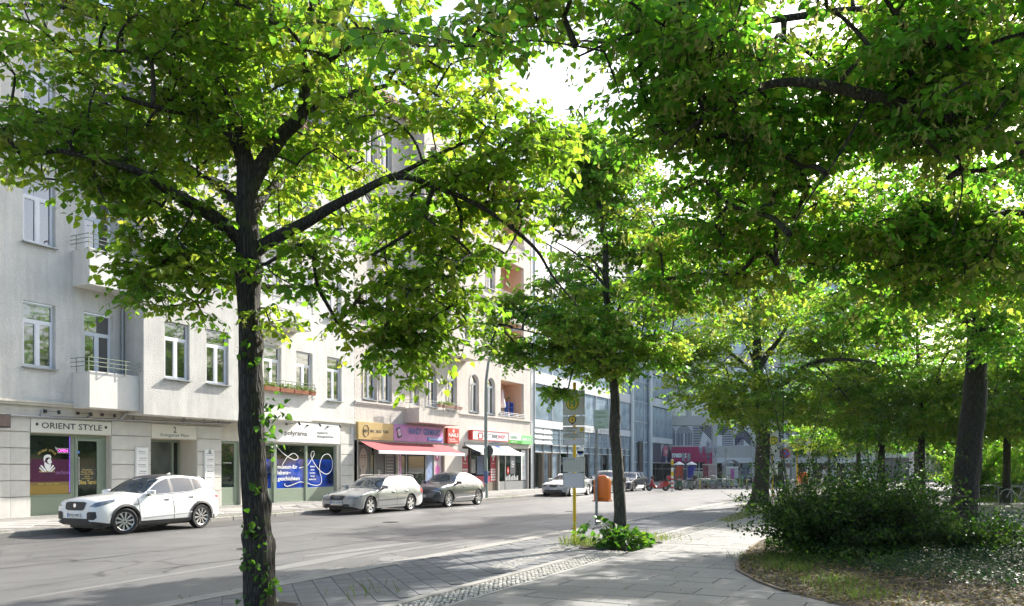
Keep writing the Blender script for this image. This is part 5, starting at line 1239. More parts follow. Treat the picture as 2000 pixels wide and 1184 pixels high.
c, bv, dec, stp = place(SUV, 'parked_car', wheel_x(249, 18.86)+.04, 'white sport utility car parked in front of the barber shop', 18.86); c.scale = (.955,)*3
m = MB(); m.lathe([(.001,-.004),(.055,-.003),(.06,0)], 14, (0,0,0), 'x'); e = m.build('badge', chrome, c); h = bv.ray_cast(Vector((-2,0,.82)), Vector((1,0,0)), 5)[0]; e.location = (h.x-.022, 0, .82)
stp([(.18,-.8,.30),(.05,-.4,.245),(.0,0,.24),(.05,.4,.245)], .03, 0, galv, 'skid_plate', off=.02)
stp([(1.15,-.95,.83),(1.32,-.95,.83)], .02, R(90), blk, 'side_vent', off=.01)
MB().add([(3.05,-.02,1.655),(3.18,-.02,1.655),(3.18,.02,1.655),(3.05,.02,1.655),(3.17,0,1.71)], [(0,1,4),(1,2,4),(2,3,4),(3,0,4)]).build('roof_fin', pw, c)
c, bv, dec, stp = place(WAG, 'parked_car', wheel_x(725), 'silver estate car with four ring badge parked before the museum')
m = MB(); 
for i in range(4): m.tube([(0, -.105+.07*i + .045*math.cos(q), .045*math.sin(q)) for q in np.linspace(0, 2*PI, 16)], .006, 4, cap=False)
e = m.build('badge', chrome, c); h = bv.ray_cast(Vector((-2,0,.64)), Vector((1,0,0)), 5)[0]; e.location = (h.x-.02, 0, .645)
for s in (-1, 1): MB().tube([(2.2, s*.60, 1.42), (2.35, s*.60, 1.475), (4.2, s*.60, 1.45), (4.3, s*.60, 1.39)], .015, 6).build('roof_rail', alloy, c)
frame_c = stp([(.05,-.28,.36),(.0,0,.37),(.05,.28,.36)], .015, 0, chrome, 'grille_bar', off=.02); stp([(.0,-.34,.725),(0,.34,.725)], .018, 0, chrome, 'grille_bar', off=.02)
stp([(.1,-.3,.40),(0,.3,.40)], .012, 0, chrome, 'grille_bar', off=.02)
c, bv, dec, stp = place(COUPE, 'parked_car', wheel_x(878), 'dark grey coupe shaped crossover parked behind the silver estate')
m = MB(); m.tube([(0,0,.07),(0,.045,0),(0,0,-.07),(0,-.045,0),(0,0,.07)], .012, 4); e = m.build('badge', chrome, c); h = bv.ray_cast(Vector((-2,0,.73)), Vector((1,0,0)), 5)[0]; e.location = (h.x-.02, 0, .745)
stp([(.10,-.60,.76),(.3,-.78,.70),(.32,-.80,.60)], .02, R(38), white_p, 'running_light', off=.014); stp([(1.5,-.9,.42),(3.3,-.9,.45)], .02, R(90), chrome, 'side_trim', off=.012)
c, bv, dec, stp = place(SED, 'parked_car', wheel_x(1116, 19.0), 'light silver saloon parked behind the yellow bus stop pole', 18.95)
for s in (-1, 1): dec([(0, s*.03, .71), (0, s*.24, .71), (0, s*.22, .585), (0, s*.04, .585)], 0, blk, 'kidney_grille', off=.02, dens=3); stp([(0, s*.03, .715), (0, s*.25, .715)], .012, 0, chrome, 'grille_bar', off=.026)
place(COUPE, 'parked_car', wheel_x(1195, 18.9), 'dark hatchback parked behind the orange litter bin and tree trunk', 18.9, over=dict(paint=pblk, rim='five', plate=(.52, 'B·KA 731')))
place(WAG, 'parked_car', wheel_x(1243, 18.6), 'dark blue estate car next to the red scooter', 18.75, over=dict(paint=pm('car paint midnight', (.03,.04,.07), .22, metal=.4, var=0, coat=1.0), rim='five', plate=(.46, 'B·TT 905')))
def far_car(sp, px, py, rz, label, over=None):
    s = dict(sp); s.update(over or {}); x, y = ground(px, py); return make_car('parked_car', s, (x, y, 0.02), rz, label, 'car', 'cars beyond the square')
far_car(SED, 1461, 946.5, R(28), 'black saloon car parked beside the striped bollard near the shop windows', dict(paint=pblk, plate=(.46, 'B·LL 220')))
far_car(SUV, 1795, 940.5, TH + R(75), 'white sport utility car crossing the square beyond the thin tree', dict(plate=None, steer=0, rim='five'))
far_car(COUPE, 1757, 940, TH + R(80), 'blue car left of the white car beyond the bollards', dict(paint=pm('car paint blue', (.05,.12,.32), .25, metal=.4, var=0, coat=1.0), plate=None))
far_car(SED, 1640, 941, TH - R(60), 'silver saloon partly hidden by the shrub twigs beyond the square', dict(plate=None))
# ============================================================ STREET FURNITURE
# bus stop mast beside the near tree
def face_west(parent, y0, y1, z0, z1, mat, name, x=-.03, t=.02, bevel=0):
    return MB().box(x-t, x, y0, y1, z0, z1).build(name, mat, parent, bevel=bevel)
def wtext(s, y, z, h, mat, parent, x, w=None, bold=0):
    o = text(s, 0, 0, h, mat, parent, 0, w=w, bold=bold); o.location = (x, y, z); o.rotation_euler = (0, 0, -R(90)); return o
def H_sign(parent, y, z, r, x):
    for rr, mt, dx in ((r, yellow, 0), (r*.93, greenp, .004), (r*.78, yellow, .008)):
        m = MB(); m.lathe([(.001, -.003), (rr, -.003), (rr, .003)], 28, (x-dx, y, z), 'x'); m.build('disc', mt, parent)
    m = MB(); [m.box(x-.018, x-.012, y+a-r*.10, y+a+r*.10, z-r*.5, z+r*.5) for a in (-r*.33, r*.33)]; m.box(x-.018, x-.012, y-r*.25, y+r*.25, z-r*.09, z+r*.09); m.build('letter_h', greenp, parent)
gx, gy = ground(1122, 1064)
bs = empty('bus_stop_sign', (gx, gy, 0), 0, 'yellow bus stop mast with stacked timetable panels beside the small tree', 'bus stop')
MB().tube([(0,0,0),(0,0,3.75)], .038, 14).build('pole', yellow, bs, smooth=True); MB().lathe([(.07,0),(.06,.05),(.04,.06)], 14).build('base', yellow, bs)
sc = 18.75/1600
def Zp(y, z=18.75): return CAMH + (912-y)*z/1600
wdt = .27
for i, (a, b, mt) in enumerate([(762, 809.8, signgrey), (812.7, 830.7, signgrey), (832.9, 843.9, signgrey), (845.4, 856.4, signgrey), (857.7, 868.7, pm('blank panel', (.56,.55,.60), .35, var=.03)), (893.3, 922.3, signgrey), (924, 953.7, pm('blank panel', (.56,.55,.60), .35))]):
    p = face_west(bs, -wdt, wdt, Zp(b), Zp(a), pm('panel edge', (.42,.42,.38), .5), 'panel', bevel=.004); face_west(p, -wdt+.025, wdt-.025, Zp(b)+.012, Zp(a)-.012, mt, 'panel_face', x=-.0505, t=.003)
    if i == 0: H_sign(p, .03, Zp(787), .165, -.058)
    if i == 1:
        m = MB(); m.lathe([(.001,-.003),(.095,-.003),(.095,.003)], 20, (-.057, .03, Zp(819)), 'x'); m.add([(-.057,.11,Zp(821)),(-.057,-.05,Zp(821)),(-.057,.03,Zp(830))], [(0,1,2)]); m.build('pin', txt_d, p); m = MB(); m.lathe([(.001,-.003),(.072,-.003),(.072,.003)], 20, (-.062, .03, Zp(819)), 'x'); m.build('disc', yellow, p); wtext('4', .03, Zp(819)-.045, .09, txt_d, p, -.067)
    if i == 2: wtext('U Wilmersdorfer Str./\nS Charlottenburg', .05, Zp(838.5), .042, txt_d, p, -.056, w=.30); face_west(p, -.24, -.16, Zp(842.5), Zp(834.5), yellow, 'symbol', x=-.054, t=.003); wtext('H', -.2, Zp(841.3), .05, txt_d, p, -.059)
    if i == 3: wtext('309', .19, Zp(852.5), .055, txt_d, p, -.056, w=.08); wtext('Charlottenburg\nSchlosspark-Klinik', .0, Zp(851), .04, txt_d, p, -.056, w=.26)
    if i == 5:
        wtext('Charlottenburg', .08, Zp(894.5)-.04, .03, txt_d, p, -.056, w=.22)
        for k in range(9): wtext('05 15 25 35 45 55', .02, Zp(898.5+2.2*k)-.02, .012, pm('faint print', (.25,.25,.25), .5, var=0), p, -.056, w=.40)
        face_west(p, .20, .235, Zp(899), Zp(896), blue, 'symbol', x=-.054, t=.003)
m = MB(); [m.box(-.03, .03, -.02, .02, z-.03, z+.03) for z in (3.3, 2.85, 2.5, 1.7, 1.4)]; m.build('clamp', galv, bs)
fl = MB(); fl.lathe([(.001,-.004),(.085,-.004),(.085,.004)], 20, (0, -.15, Zp(881)), 'x'); fl.box(-.004, .004, -.235, -.065, Zp(892), Zp(881)); f = fl.build('round_flag', white_p, bs); MB().add([(-.009,-.20,Zp(885)),(-.009,-.10,Zp(885)),(-.009,-.15,Zp(889.5))], [(0,1,2)]).build('triangle', blue, f)
# litter bin on a pole with street direction signs
gx, gy = ground(1165, 1028); D = 24.8
def Zq(y): return CAMH + (912-y)*D/1600
po = empty('sign_post', (gx, gy, 0), 0, 'scratched grey steel post carrying two green lettered direction signs', 'sign post')
stk = pm('stickered steel', (.26,.27,.28), .5, metal=.4, var=.6, scale=9)
MB().tube([(0,0,0),(0,0,Zq(801))], .042, 12).build('pole', stk, po, smooth=True)
for a, b, t1, t2 in ((801, 818.4, 'S  Charlottenburg', 'U  Stuttgarter Platz'), (819.4, 838, 'Kiez', 'Ernst-Reuter-Platz')):
    p = face_west(po, -.42, .06, Zq(b), Zq(a), pm('pale green sign', (.42,.50,.42), .4), 'sign_panel', x=-.045, bevel=.004)
    wtext(t1, -.14, (Zq(a)+Zq(b))/2+.02, .065, greenp, p, -.07, w=.32 if len(t1) > 6 else .12); wtext(t2, -.14, Zq(b)+.035, .065, greenp, p, -.07, w=.34)
m = MB(); m.add([(-.07,-.38,Zq(829)),(-.07,-.40,Zq(831)),(-.07,-.38,Zq(833))], [(0,1,2)]); m.build('arrow', greenp, po)
lb = empty('litter_bin', (gx+.25, gy-.10, Zq(980)), 0, 'orange domed litter bin hung on the grey sign post', 'litter bin')
h_ = Zq(928) - Zq(980); P = []
def capsule(z, w, d): return [(math.copysign(abs(math.cos(q))**.6, math.cos(q))*w, math.copysign(abs(math.sin(q))**.6, math.sin(q))*d, z) for q in np.linspace(0, 2*PI, 25)[:-1]]
ringz = [(0, .17, .235), (.02, .18, .25), (h_*.5, .185, .255), (h_*.72, .185, .255), (h_*.86, .165, .225), (h_*.94, .125, .175), (h_*.985, .07, .10), (h_, .01, .015)]
m = MB(); vs = []; [vs.extend(capsule(z, a, b)) for z, a, b in ringz]; n = 24
m.add(vs, [(i*n+k, i*n+(k+1)%n, (i+1)*n+(k+1)%n, (i+1)*n+k) for i in range(len(ringz)-1) for k in range(n)] + [tuple(range(n))[::-1]]); m.build('body', orange, lb, smooth=True)
MB().box(.18, .195, -.15, .15, h_*.62, h_*.74).build('opening', blk, lb); MB().box(-.198, -.19, -.13, .13, h_*.1, h_*.13).build('seam', pm('dark orange', (.35,.07,.01), .5), lb); MB().box(-.19,.19,-.262,.262,.0,.03).build('rim', pm('dark orange', (.35,.07,.01), .5), lb, bevel=.006)
# street lamp
lx = on_plane(949, 21.15)
lp = empty('street_lamp', (lx, 21.15, SWZ), 0, 'tall grey green lamp post curving over the road by the battery shop', 'street lamp')
MB().tube([(0,0,0),(0,0,1.1),(0,0,1.15),(0,0,5.6),(0,-.02,6.4),(0,-.15,7.3),(0,-.45,8.1),(0,-.95,8.7),(0,-1.6,9.0)], [.125,.12,.10,.088,.08,.07,.06,.05,.045], 14).build('pole', greyp, lp, smooth=True)
MB().box(-.12, .12, -2.3, -1.55, 8.93, 9.06).build('lamp_head', galv, lp, bevel=.03)
m = MB(); m.lathe([(.001,-.006),(.31,-.006),(.31,.006),(.001,.006)], 24, (.14, -.08, 2.55), 'x'); tag(m.build('traffic_sign', pm('sign back', (.07,.07,.075), .5)), 'dark back of a round traffic sign on the lamp post', 'traffic sign').location = (lx, 21.15, SWZ)
st = MB().tube([(0,0,.8),(0,0,1.45)], .123, 14).build('sticker_band', pm('stickers', (.12,.16,.35), .6, var=.9, scale=14), lp, smooth=True)
# second bus stop + waste bin further along
gx, gy = ground(1509, 972); D = 48.0
b2 = empty('bus_stop_sign', (gx, gy, 0), 0, 'second yellow bus stop mast right of the leaning far tree', 'bus stop')
MB().tube([(0,0,0),(0,0,3.9)], .05, 10).build('pole', yellow, b2); p = face_west(b2, -.32, .30, 2.55, 3.8, signgrey, 'panel'); H_sign(p, -.05, 3.25+.1, .27, -.06); face_west(b2, -.3, .3, 1.35, 2.0, white_p, 'panel')
gx, gy = ground(1557, 966); m = empty('litter_bin', (gx, gy, 0), 0, 'orange litter bin on a yellow pole behind the shrub twigs', 'litter bin')
MB().tube([(0,0,0),(0,0,3.3)], .05, 8).build('pole', yellow, m); MB().box(-.18,.18,-.62,-.12,.75,1.45).build('body', orange, m, bevel=.05)
gx, gy = ground(1533, 970); m = empty('traffic_sign', (gx, gy, 0), 0, 'round blue and red no stopping sign right of the second bus stop', 'traffic sign')
MB().tube([(0,0,0),(0,0,2.9)], .035, 8).build('pole', galv, m); s = MB(); s.lathe([(.001,-.004),(.30,-.004),(.30,.004)], 24, (-.04, 0, 2.6), 'x'); s.build('rim', red, m); s = MB(); s.lathe([(.001,-.004),(.235,-.004),(.235,.004)], 24, (-.05, 0, 2.6), 'x'); s.build('face', blue, m); [MB().obox((-.058, 0, 2.6), (.003,0,0), Vector((0,.7,sg*.7))*.25, Vector((0,-.7*sg,.7))*.03).build('stripe', red, m) for sg in (-1, 1)]
# striped mast and bollards
D = 58.8; gx, gy = ground(1313, 961)
m = empty('marker_post', (gx, gy, 0), 0, 'white mast with yellow top and red rings at the kerb end', 'marker post')
MB().tube([(0,0,0),(0,0,2.35)], .085, 12).build('pole', white_p, m, smooth=True)
for z, hh, mt in ((.25,.12,red),(.55,.12,red),(.85,.12,red),(1.15,.3,yellow),(1.75,.18,txt_d),(1.95,.32,yellow)): MB().tube([(0,0,z),(0,0,z+hh)], .092, 12).build('ring', mt, m, smooth=True)
bol = empty('bollard', (0,0,0), 0, '', 'bollard', 'yellow bollards in front of the bicycles')
ybol = pm('faded yellow', (.50,.45,.08), .5, var=.1); MB().tube([(0,0,0),(0,0,.72)], .05, 8).build('post', ybol, bol); MB().lathe([(.05,.72),(.04,.755),(.001,.765)], 8).build('cap', ybol, bol)
bp = [1331.5, 1349.5, 1367, 1383, 1399.5, 1414.5, 1430, 1444.5, 1458]
for i, px in enumerate(bp):
    b = bol if i == 0 else copy_tree(bol); x, y = ground(px, 957.5 - i*.75); b.location = (x, y, 0); b['label'] = ORD[i] + ' slim yellow bollard from the left in front of the bicycles'
x, y = ground(1471.5, 951.5); m = empty('bollard', (x, y, 0), 0, 'short white bollard with red rings beside the black saloon', 'bollard')
MB().tube([(0,0,0),(0,0,.75)], .07, 10).build('post', white_p, m); [MB().tube([(0,0,z),(0,0,z+.1)], .075, 10).build('ring', red, m) for z in (.15, .38, .6)]
for i, px in enumerate((1548, 1562, 1576, 1590, 1607, 1638, 1700)):
    x, y = ground(px, 966 - i*.8); m = MB(); m.lathe([(.13,0),(.12,.75),(.15,.78),(.15,.84),(.10,.92),(.001,.95)], 12); o = m.build('stone_bollard', conc); o.location = (x, y, .04); tag(o, ORD[i] + ' grey stone bollard from the left behind the shrub twigs', 'bollard', 'grey stone bollards on the square')
# bicycles
def bike(loc, rz, label, frame_mat, lean=.08, group='bicycles parked on the square', basket=False):
    b = empty('bicycle', loc, rz, label, 'bicycle', group); b.rotation_euler = (lean, 0, rz); r = .34
    if 'w' not in WM:
        t = MB(); t.tube([(r*math.cos(q), 0, r*math.sin(q)) for q in np.linspace(0, 2*PI, 25)], .018, 6, cap=False); t.tube([(.325*math.cos(q), 0, .325*math.sin(q)) for q in np.linspace(0, 2*PI, 25)], .010, 4, 1, cap=False)
        [t.tube([(0,0,0),(.32*math.cos(q),0,.32*math.sin(q))], .002, 3, 1, cap=False) for q in np.arange(0, 6.28, .52)]; t.lathe([(.03,-.04),(.03,.04)], 8, axis='y', mi=1, cap=True); WM['w'] = t.mesh('wheel', [rubber, galv])
    for x in (0, 1.06): w_ = bpy.data.objects.new('wheel', WM['w']); put(w_, b); w_.location = (x, 0, .36)
    f = MB(); A, B, S, Hd = (1.06,0,.36), (.62,0,.32), (.72,0,.82), (.22,0,.86)
    for p, q in ((A, B), (A, S), (B, S), (B, (.20,0,.74)), (S, Hd)): f.tube([p, q], .016, 6)
    f.tube([(0,0,.36),(.12,0,.60),(.24,0,.95)], .016, 6); f.tube([(S), (.76,0,.95)], .014, 6); f.build('frame', frame_mat, b)
    MB().tube([(.40,-.28,.98),(.30,-.2,1.0),(.25,0,.98),(.30,.2,1.0),(.40,.28,.98)], .012, 6).build('handlebar', blk, b); s = MB(); s.obox((.78,0,.97), (.13,0,0), (0,.06,0), (0,0,.025)); s.build('saddle', blk, b, bevel=.02)
    f = MB(); f.lathe([(.001,0),(.09,0),(.09,.01)], 12, (.62,-.03,.32), 'y'); f.box(.52,.72,-.1,-.08,.30,.32); f.box(.86,1.26,-.07,.07,.74,.76); f.build('crank_and_rack', galv, b)
    for x in (0, 1.06): f = MB(); f.tube([(x+.37*math.cos(q), 0, .36+.37*math.sin(q)) for q in np.linspace(.3, 2.8, 8)], .02, 4); f.build('mudguard', frame_mat, b)
    if basket: MB().box(-.2,.15,-.17,.17,.85,1.1).build('basket', galv, b, bevel=.02)
    return b
bc = [pm('bike white', (.65,.65,.65), .4, var=0), pm('bike mint', (.25,.5,.42), .4, var=0), pm('bike black', (.03,.03,.03), .4, var=0), pm('bike green', (.12,.4,.12), .4, var=0)]
for i, (px, k, a, lab) in enumerate([(1338, 0, .6, 'white bicycle behind the first yellow bollard'), (1346, 2, .75, 'black bicycle close behind the white one by the first bollards'), (1362, 0, .5, 'white framed bicycle before the leaf painted cabinet'), (1374, 1, .45, 'mint bicycle left of the tall painted cabinet'), (1392, 1, .15, 'mint rental bicycle with blue wheel disc before the tall cabinet'), (1352, 2, .35, 'dark bicycle at the second yellow bollard'), (1369, 2, .9, 'dark bicycle turned away before the leaf painted cabinet'), (1383, 0, .7, 'white bicycle tight against the tall painted cabinet'), (1404, 2, .4, 'black bicycle at the right end of the bicycle row'), (1411, 0, 1.1, 'pale bicycle standing apart near the thin steel pole')]):
    x, y = ground(px, 955.5); bike((x, y, .0), TH - R(90) + a, lab, bc[k], basket=i == 4)
for i, (px, py, a, lab) in enumerate([(1838, 966, .1, 'black bicycle half hidden behind the big right tree'), (1920, 984, .2, 'dark bicycle just right of the big tree trunk'), (1966, 987, .1, 'grey bicycle by the railing near the right edge'), (1988, 981, .0, 'black bicycle at the right edge behind the railing'), (1905, 978, -.1, 'old bicycle leaning in the shrubs behind the big tree')]):
    x, y = ground(px, py); bike((x, y, .03), TH - R(90) + a, lab, bc[2 if i != 2 else 0], group='bicycles parked under the trees')
x, y = ground(1975, 987); m = MB(); [m.tube([(a, 0, 0), (a, 0, .8), (a+.1, 0, .9), (a+.8, 0, .9), (a+.9, 0, .8), (a+.9, 0, 0)], .025, 6) for a in (-3, -1.5, 0, 1.5)]; o = m.build('bicycle_rack', galv); o.location = (x, y, .03); o.rotation_euler = (0, 0, TH - R(90)); tag(o, 'low grey tube rack holding bicycles under the right trees', 'bicycle rack')
# motor scooters
def scooter(px, py, a, mat, label, box=False):
    x, y = ground(px, py); s = empty('motor_scooter', (x, y, 0), TH - R(90) + a, label, 'motor scooter', 'motor scooters at the kerb end')
    for xx in (0, 1.22): w_ = MB(); w_.lathe([(.12,-.05),(.2,-.055),(.235,-.03),(.235,.03),(.2,.055),(.12,.05)], 18, (xx,0,.235), 'y'); w_.lathe([(.001,-.03),(.12,-.04)], 12, (xx,0,.235), 'y', 1); w_.build('wheel', [rubber, galv], s, smooth=True)
    m = MB(); m.tube([(.02,0,.32),(.12,0,.55),(.28,0,1.0)], [.09,.05,.03], 8); m.build('fork', mat, s, smooth=True)
    m = MB(); vs = []; secs_ = [(.10,.06,.42,.75),(.22,.20,.30,.98),(.34,.19,.20,.55),(.55,.17,.20,.30),(.72,.17,.20,.34),(.80,.20,.20,.66),(1.05,.20,.28,.72),(1.35,.17,.42,.72),(1.52,.06,.52,.66)]
    for x_, w_, z0, z1 in secs_: vs += [(x_, -w_, z0), (x_, w_, z0), (x_, w_*.8, z1), (x_, -w_*.8, z1)]
    m.add(vs, [(i*4+k, i*4+(k+1)%4, (i+1)*4+(k+1)%4, (i+1)*4+k) for i in range(len(secs_)-1) for k in range(4)] + [(0,1,2,3)[::-1], tuple(len(vs)-4+k for k in range(4))]); m.build('body', mat, s, smooth=True, bevel=.02)
    MB().box(.78,1.42,-.14,.14,.72,.82).build('seat', blk, s, bevel=.04); MB().tube([(.36,-.32,1.06),(.28,0,1.0),(.36,.32,1.06)], .018, 6).box(.12,.30,-.08,.08,.93,1.08).build('handlebar', blk, s); m = MB(); m.lathe([(.001,-.01),(.06,-.01),(.07,.03)], 10, (.12,0,1.0), 'x'); m.build('headlight', lens, s)
    [MB().obox((.33, sg*.28, 1.2), (.01,0,0), (0,.06,0), (0,0,.04)).build('mirror', blk, s) for sg in (-1, 1)]
    if box: MB().box(1.3, 1.66, -.2, .2, .84, 1.14).build('top_box', mat if box == 1 else blk, s, bevel=.06)
    return s
pr = pm('scooter red', (.42,.02,.03), .3, var=0, coat=1.0); pgn = pm('scooter green', (.03,.07,.06), .3, var=0, coat=1.0)
scooter(1268, 959, R(200)-.4-2*PI+PI, pr, 'red motor scooter with a red top box beside the blue estate car', 1); scooter(1299, 958.5, .25, pgn, 'dark green motor scooter right of the red one by the striped mast'); scooter(1322, 957.5, .2, pm('scooter grey', (.15,.16,.16), .3, var=0, coat=1.0), 'grey motor scooter with black top box behind the striped mast', 2)
# e-scooters
for i, px in enumerate((1421, 1428, 1449, 1459)):
    x, y = ground(px, 954); s = empty('kick_scooter', (x, y, 0), TH - R(90) + (.5, 2.0, 1.2, .8)[i], ORD[i] + ' electric kick scooter from the left near the glass kiosk', 'kick scooter', 'electric kick scooters on the square')
    MB().box(.1,.95,-.08,.08,.12,.18).build('deck', blk, s, bevel=.02); MB().tube([(.02,0,.15),(.14,0,1.12)], .03, 8).build('stem', bc[3] if i in (1,2) else galv, s); MB().tube([(.14,-.22,1.12),(.14,.22,1.12)], .018, 6).build('handlebar', blk, s)
    for xx in (0, 1.0): w_ = MB(); w_.lathe([(.04,-.02),(.11,-.022),(.11,.022),(.04,.02)], 14, (xx,0,.11), 'y', cap=True); w_.build('wheel', rubber, s)
# cabinets, advertising pillars, kiosk, lanterns
def local(px, z, label, name, cat, rz=0, group=None):
    a = VV*z + RV*((px-1000)/1600*z); return empty(name, (a.x, a.y, 0), RZ + rz, label, cat, group)
for px, colr, lab in ((1326.5, pm('pillar red', (.50,.08,.04), .4, var=.5, scale=3), 'red glass column with a pointed roof left of the double lantern'), (1350.5, pm('pillar blue', (.02,.04,.35), .4, var=.3, scale=3), 'blue column with a pointed roof right of the double lantern')):
    k = local(px, 76, lab, 'phone_column', 'phone column'); MB().lathe([(.35,.1),(.35,1.9)], 12, cap=True).build('body', colr, k); MB().lathe([(.40,0),(.40,.12)], 12, cap=True).build('base', galv, k); MB().lathe([(.52,1.98),(.50,2.05),(.10,2.25),(.001,2.3)], 12).build('roof', white_p, k); MB().tube([(-.42,-.1,0),(-.42,-.1,1.98)], .03, 5).tube([(.42,-.1,0),(.42,-.1,1.98)], .03, 5).build('post', galv, k)
k = local(1364.5, 72, 'low cabinet painted with green leaves behind the bicycles', 'utility_cabinet', 'cabinet'); MB().box(-.36,.36,0,.4,0,1.42).build('body', pm('cabinet paint', (.45,.47,.42), .6, var=.3, scale=4), k, bevel=.02)
m = MB(); [m.add([(0, -.006-.001*i_, .35), (.38*math.cos(q)-.05*math.sin(q), -.006-.001*i_, .35+.8*math.sin(q)+.03), (.42*math.cos(q)*.8, -.006-.001*i_, .35+.95*math.sin(q)), (.38*math.cos(q)+.06, -.006-.001*i_, .35+.7*math.sin(q))], [(0,1,2,3)]) for i_, q in enumerate((.4, .9, 1.4, 1.9, 2.4, 2.8))]; m.build('leaf_painting', greenp, k)
k = local(1387, 71, 'tall graffiti covered cabinet behind the mint bicycles', 'utility_cabinet', 'cabinet'); MB().box(-.53,-.15,0,.5,0,1.95).build('door', pm('cabinet maroon', (.22,.05,.07), .6, var=.7, scale=5), k, bevel=.01); MB().box(-.145,.53,0,.5,0,1.95).build('door', pm('cabinet pale', (.42,.33,.33), .6, var=.5, scale=6), k, bevel=.01); MB().box(-.56,.56,-.03,.53,1.95,2.05).build('roof', signgrey, k)
k = local(1430, 79, 'glass lift kiosk with an arched metal roof in the square', 'kiosk', 'kiosk'); m = MB(); m.box(-.6,.6,0,1.4,0,1.75); m.build('body', pm('kiosk steel', (.52,.54,.56), .3, metal=.3, var=.15, scale=3), k); m = MB(); m.tube([(.75*math.cos(q), 0, 1.8+.65*math.sin(q)) for q in np.linspace(0, PI, 14)], .05, 6); m.tube([(.75,0,0),(.75,0,1.8)], .05, 6); m.tube([(-.75,0,0),(-.75,0,1.8)], .05, 6); m.build('arch', galv, k)
m = MB(); ap_ = [(.68*math.cos(q), .68*math.sin(q)) for q in np.linspace(0, PI, 12)]; [m.quad((a[0],.0,1.8+a[1]),(b[0],.0,1.8+b[1]),(b[0],1.4,1.8+b[1]),(a[0],1.4,1.8+a[1])) for a, b in zip(ap_[:-1], ap_[1:])]; m.build('roof', pm('kiosk roof', (.6,.62,.6), .25, metal=.4), k, smooth=True); MB().box(-.15,.2,-.02,-.001,.6,1.6).build('poster', pm('kiosk poster', (.45,.12,.35), .5, var=.4, scale=6), k); MB().box(-.62,.62,-.03,.0,1.72,1.82).build('beam', white_p, k)
bgr = pm('lantern blue grey', (.10,.13,.20), .4)
def lantern(m, x, y, z, s=1.0):
    m.lathe([(.03*s,0),(.12*s,.05*s),(.19*s,.42*s),(.21*s,.44*s),(.12*s,.62*s),(.03*s,.70*s),(.02*s,.8*s)], 6, (x,y,z), mi=0)
k = local(1383.5, 73, 'historic candelabra street lamp with several lanterns before the crimson fascia', 'candelabra_lamp', 'street lamp')
MB().lathe([(.16,0),(.14,.5),(.07,.6),(.055,3.0),(.10,3.1),(.06,3.2),(.05,3.6)], 10).build('pole', bgr, k, smooth=True)
for j, q in enumerate((0, PI/2, PI, 3*PI/2)):
    c_, s_2 = math.cos(q), math.sin(q); MB().tube([(0,0,2.75),(.3*c_,.3*s_2,2.6),(.6*c_,.6*s_2,2.75),(.66*c_,.66*s_2,3.0)], .03, 6).build('arm', bgr, k); m = MB(); lantern(m, .66*c_, .66*s_2, 3.0); m.build('lantern', pm('lantern glass', (.25,.28,.34), .15), k)
m = MB(); lantern(m, 0, 0, 3.5); m.build('lantern', pm('lantern glass', (.25,.28,.34), .15), k)
k = local(1340, 74, 'slim lamp post with two square lanterns between the columns', 'double_lantern', 'street lamp'); MB().lathe([(.1,0),(.06,.3),(.05,2.3)], 8).build('pole', pm('sticker post', (.10,.13,.22), .5, var=.6, scale=12), k)
for sg in (-1, 1): MB().box(sg*.25-.12, sg*.25+.12, -.12, .12, 2.35, 3.0).build('lantern', pm('lantern glass', (.25,.28,.34), .15), k); 
MB().tube([(-.25,0,2.35),(0,0,2.25),(.25,0,2.35)], .03, 5).build('arm', bgr, k)
k = local(1417.5, 68, 'tall thin steel flag pole left of the glass kiosk', 'pole', 'pole'); MB().tube([(0,0,0),(0,0,3.2)], .05, 8).box(-.1,.1,-.02,.02,2.9,3.3).build('shaft', galv, k)
k = local(1580, 62, 'pale concrete lamp column rising through the far tree crown', 'lamp_column', 'street lamp'); MB().tube([(0,0,0),(0,0,9)], .16, 12).build('shaft', conc, k, smooth=True)
lt_ = MB(); lt_.box(15.45, 15.75, WALLY-.5, WALLY-.35, 3.0, 3.45).build
o = MB().box(-.22,.22,-.5,-.05,0,.42).build('hanging_sign', blk); o.location = (15.45, WALLY, 3.0); tag(o, 'small dark edged wall sign at the left edge above the pavement', 'sign'); MB().box(-.18,.18,-.52,-.50,.04,.38).build('face', pm('orange face', (.05,.025,.02), .5, var=.8, scale=9), o)
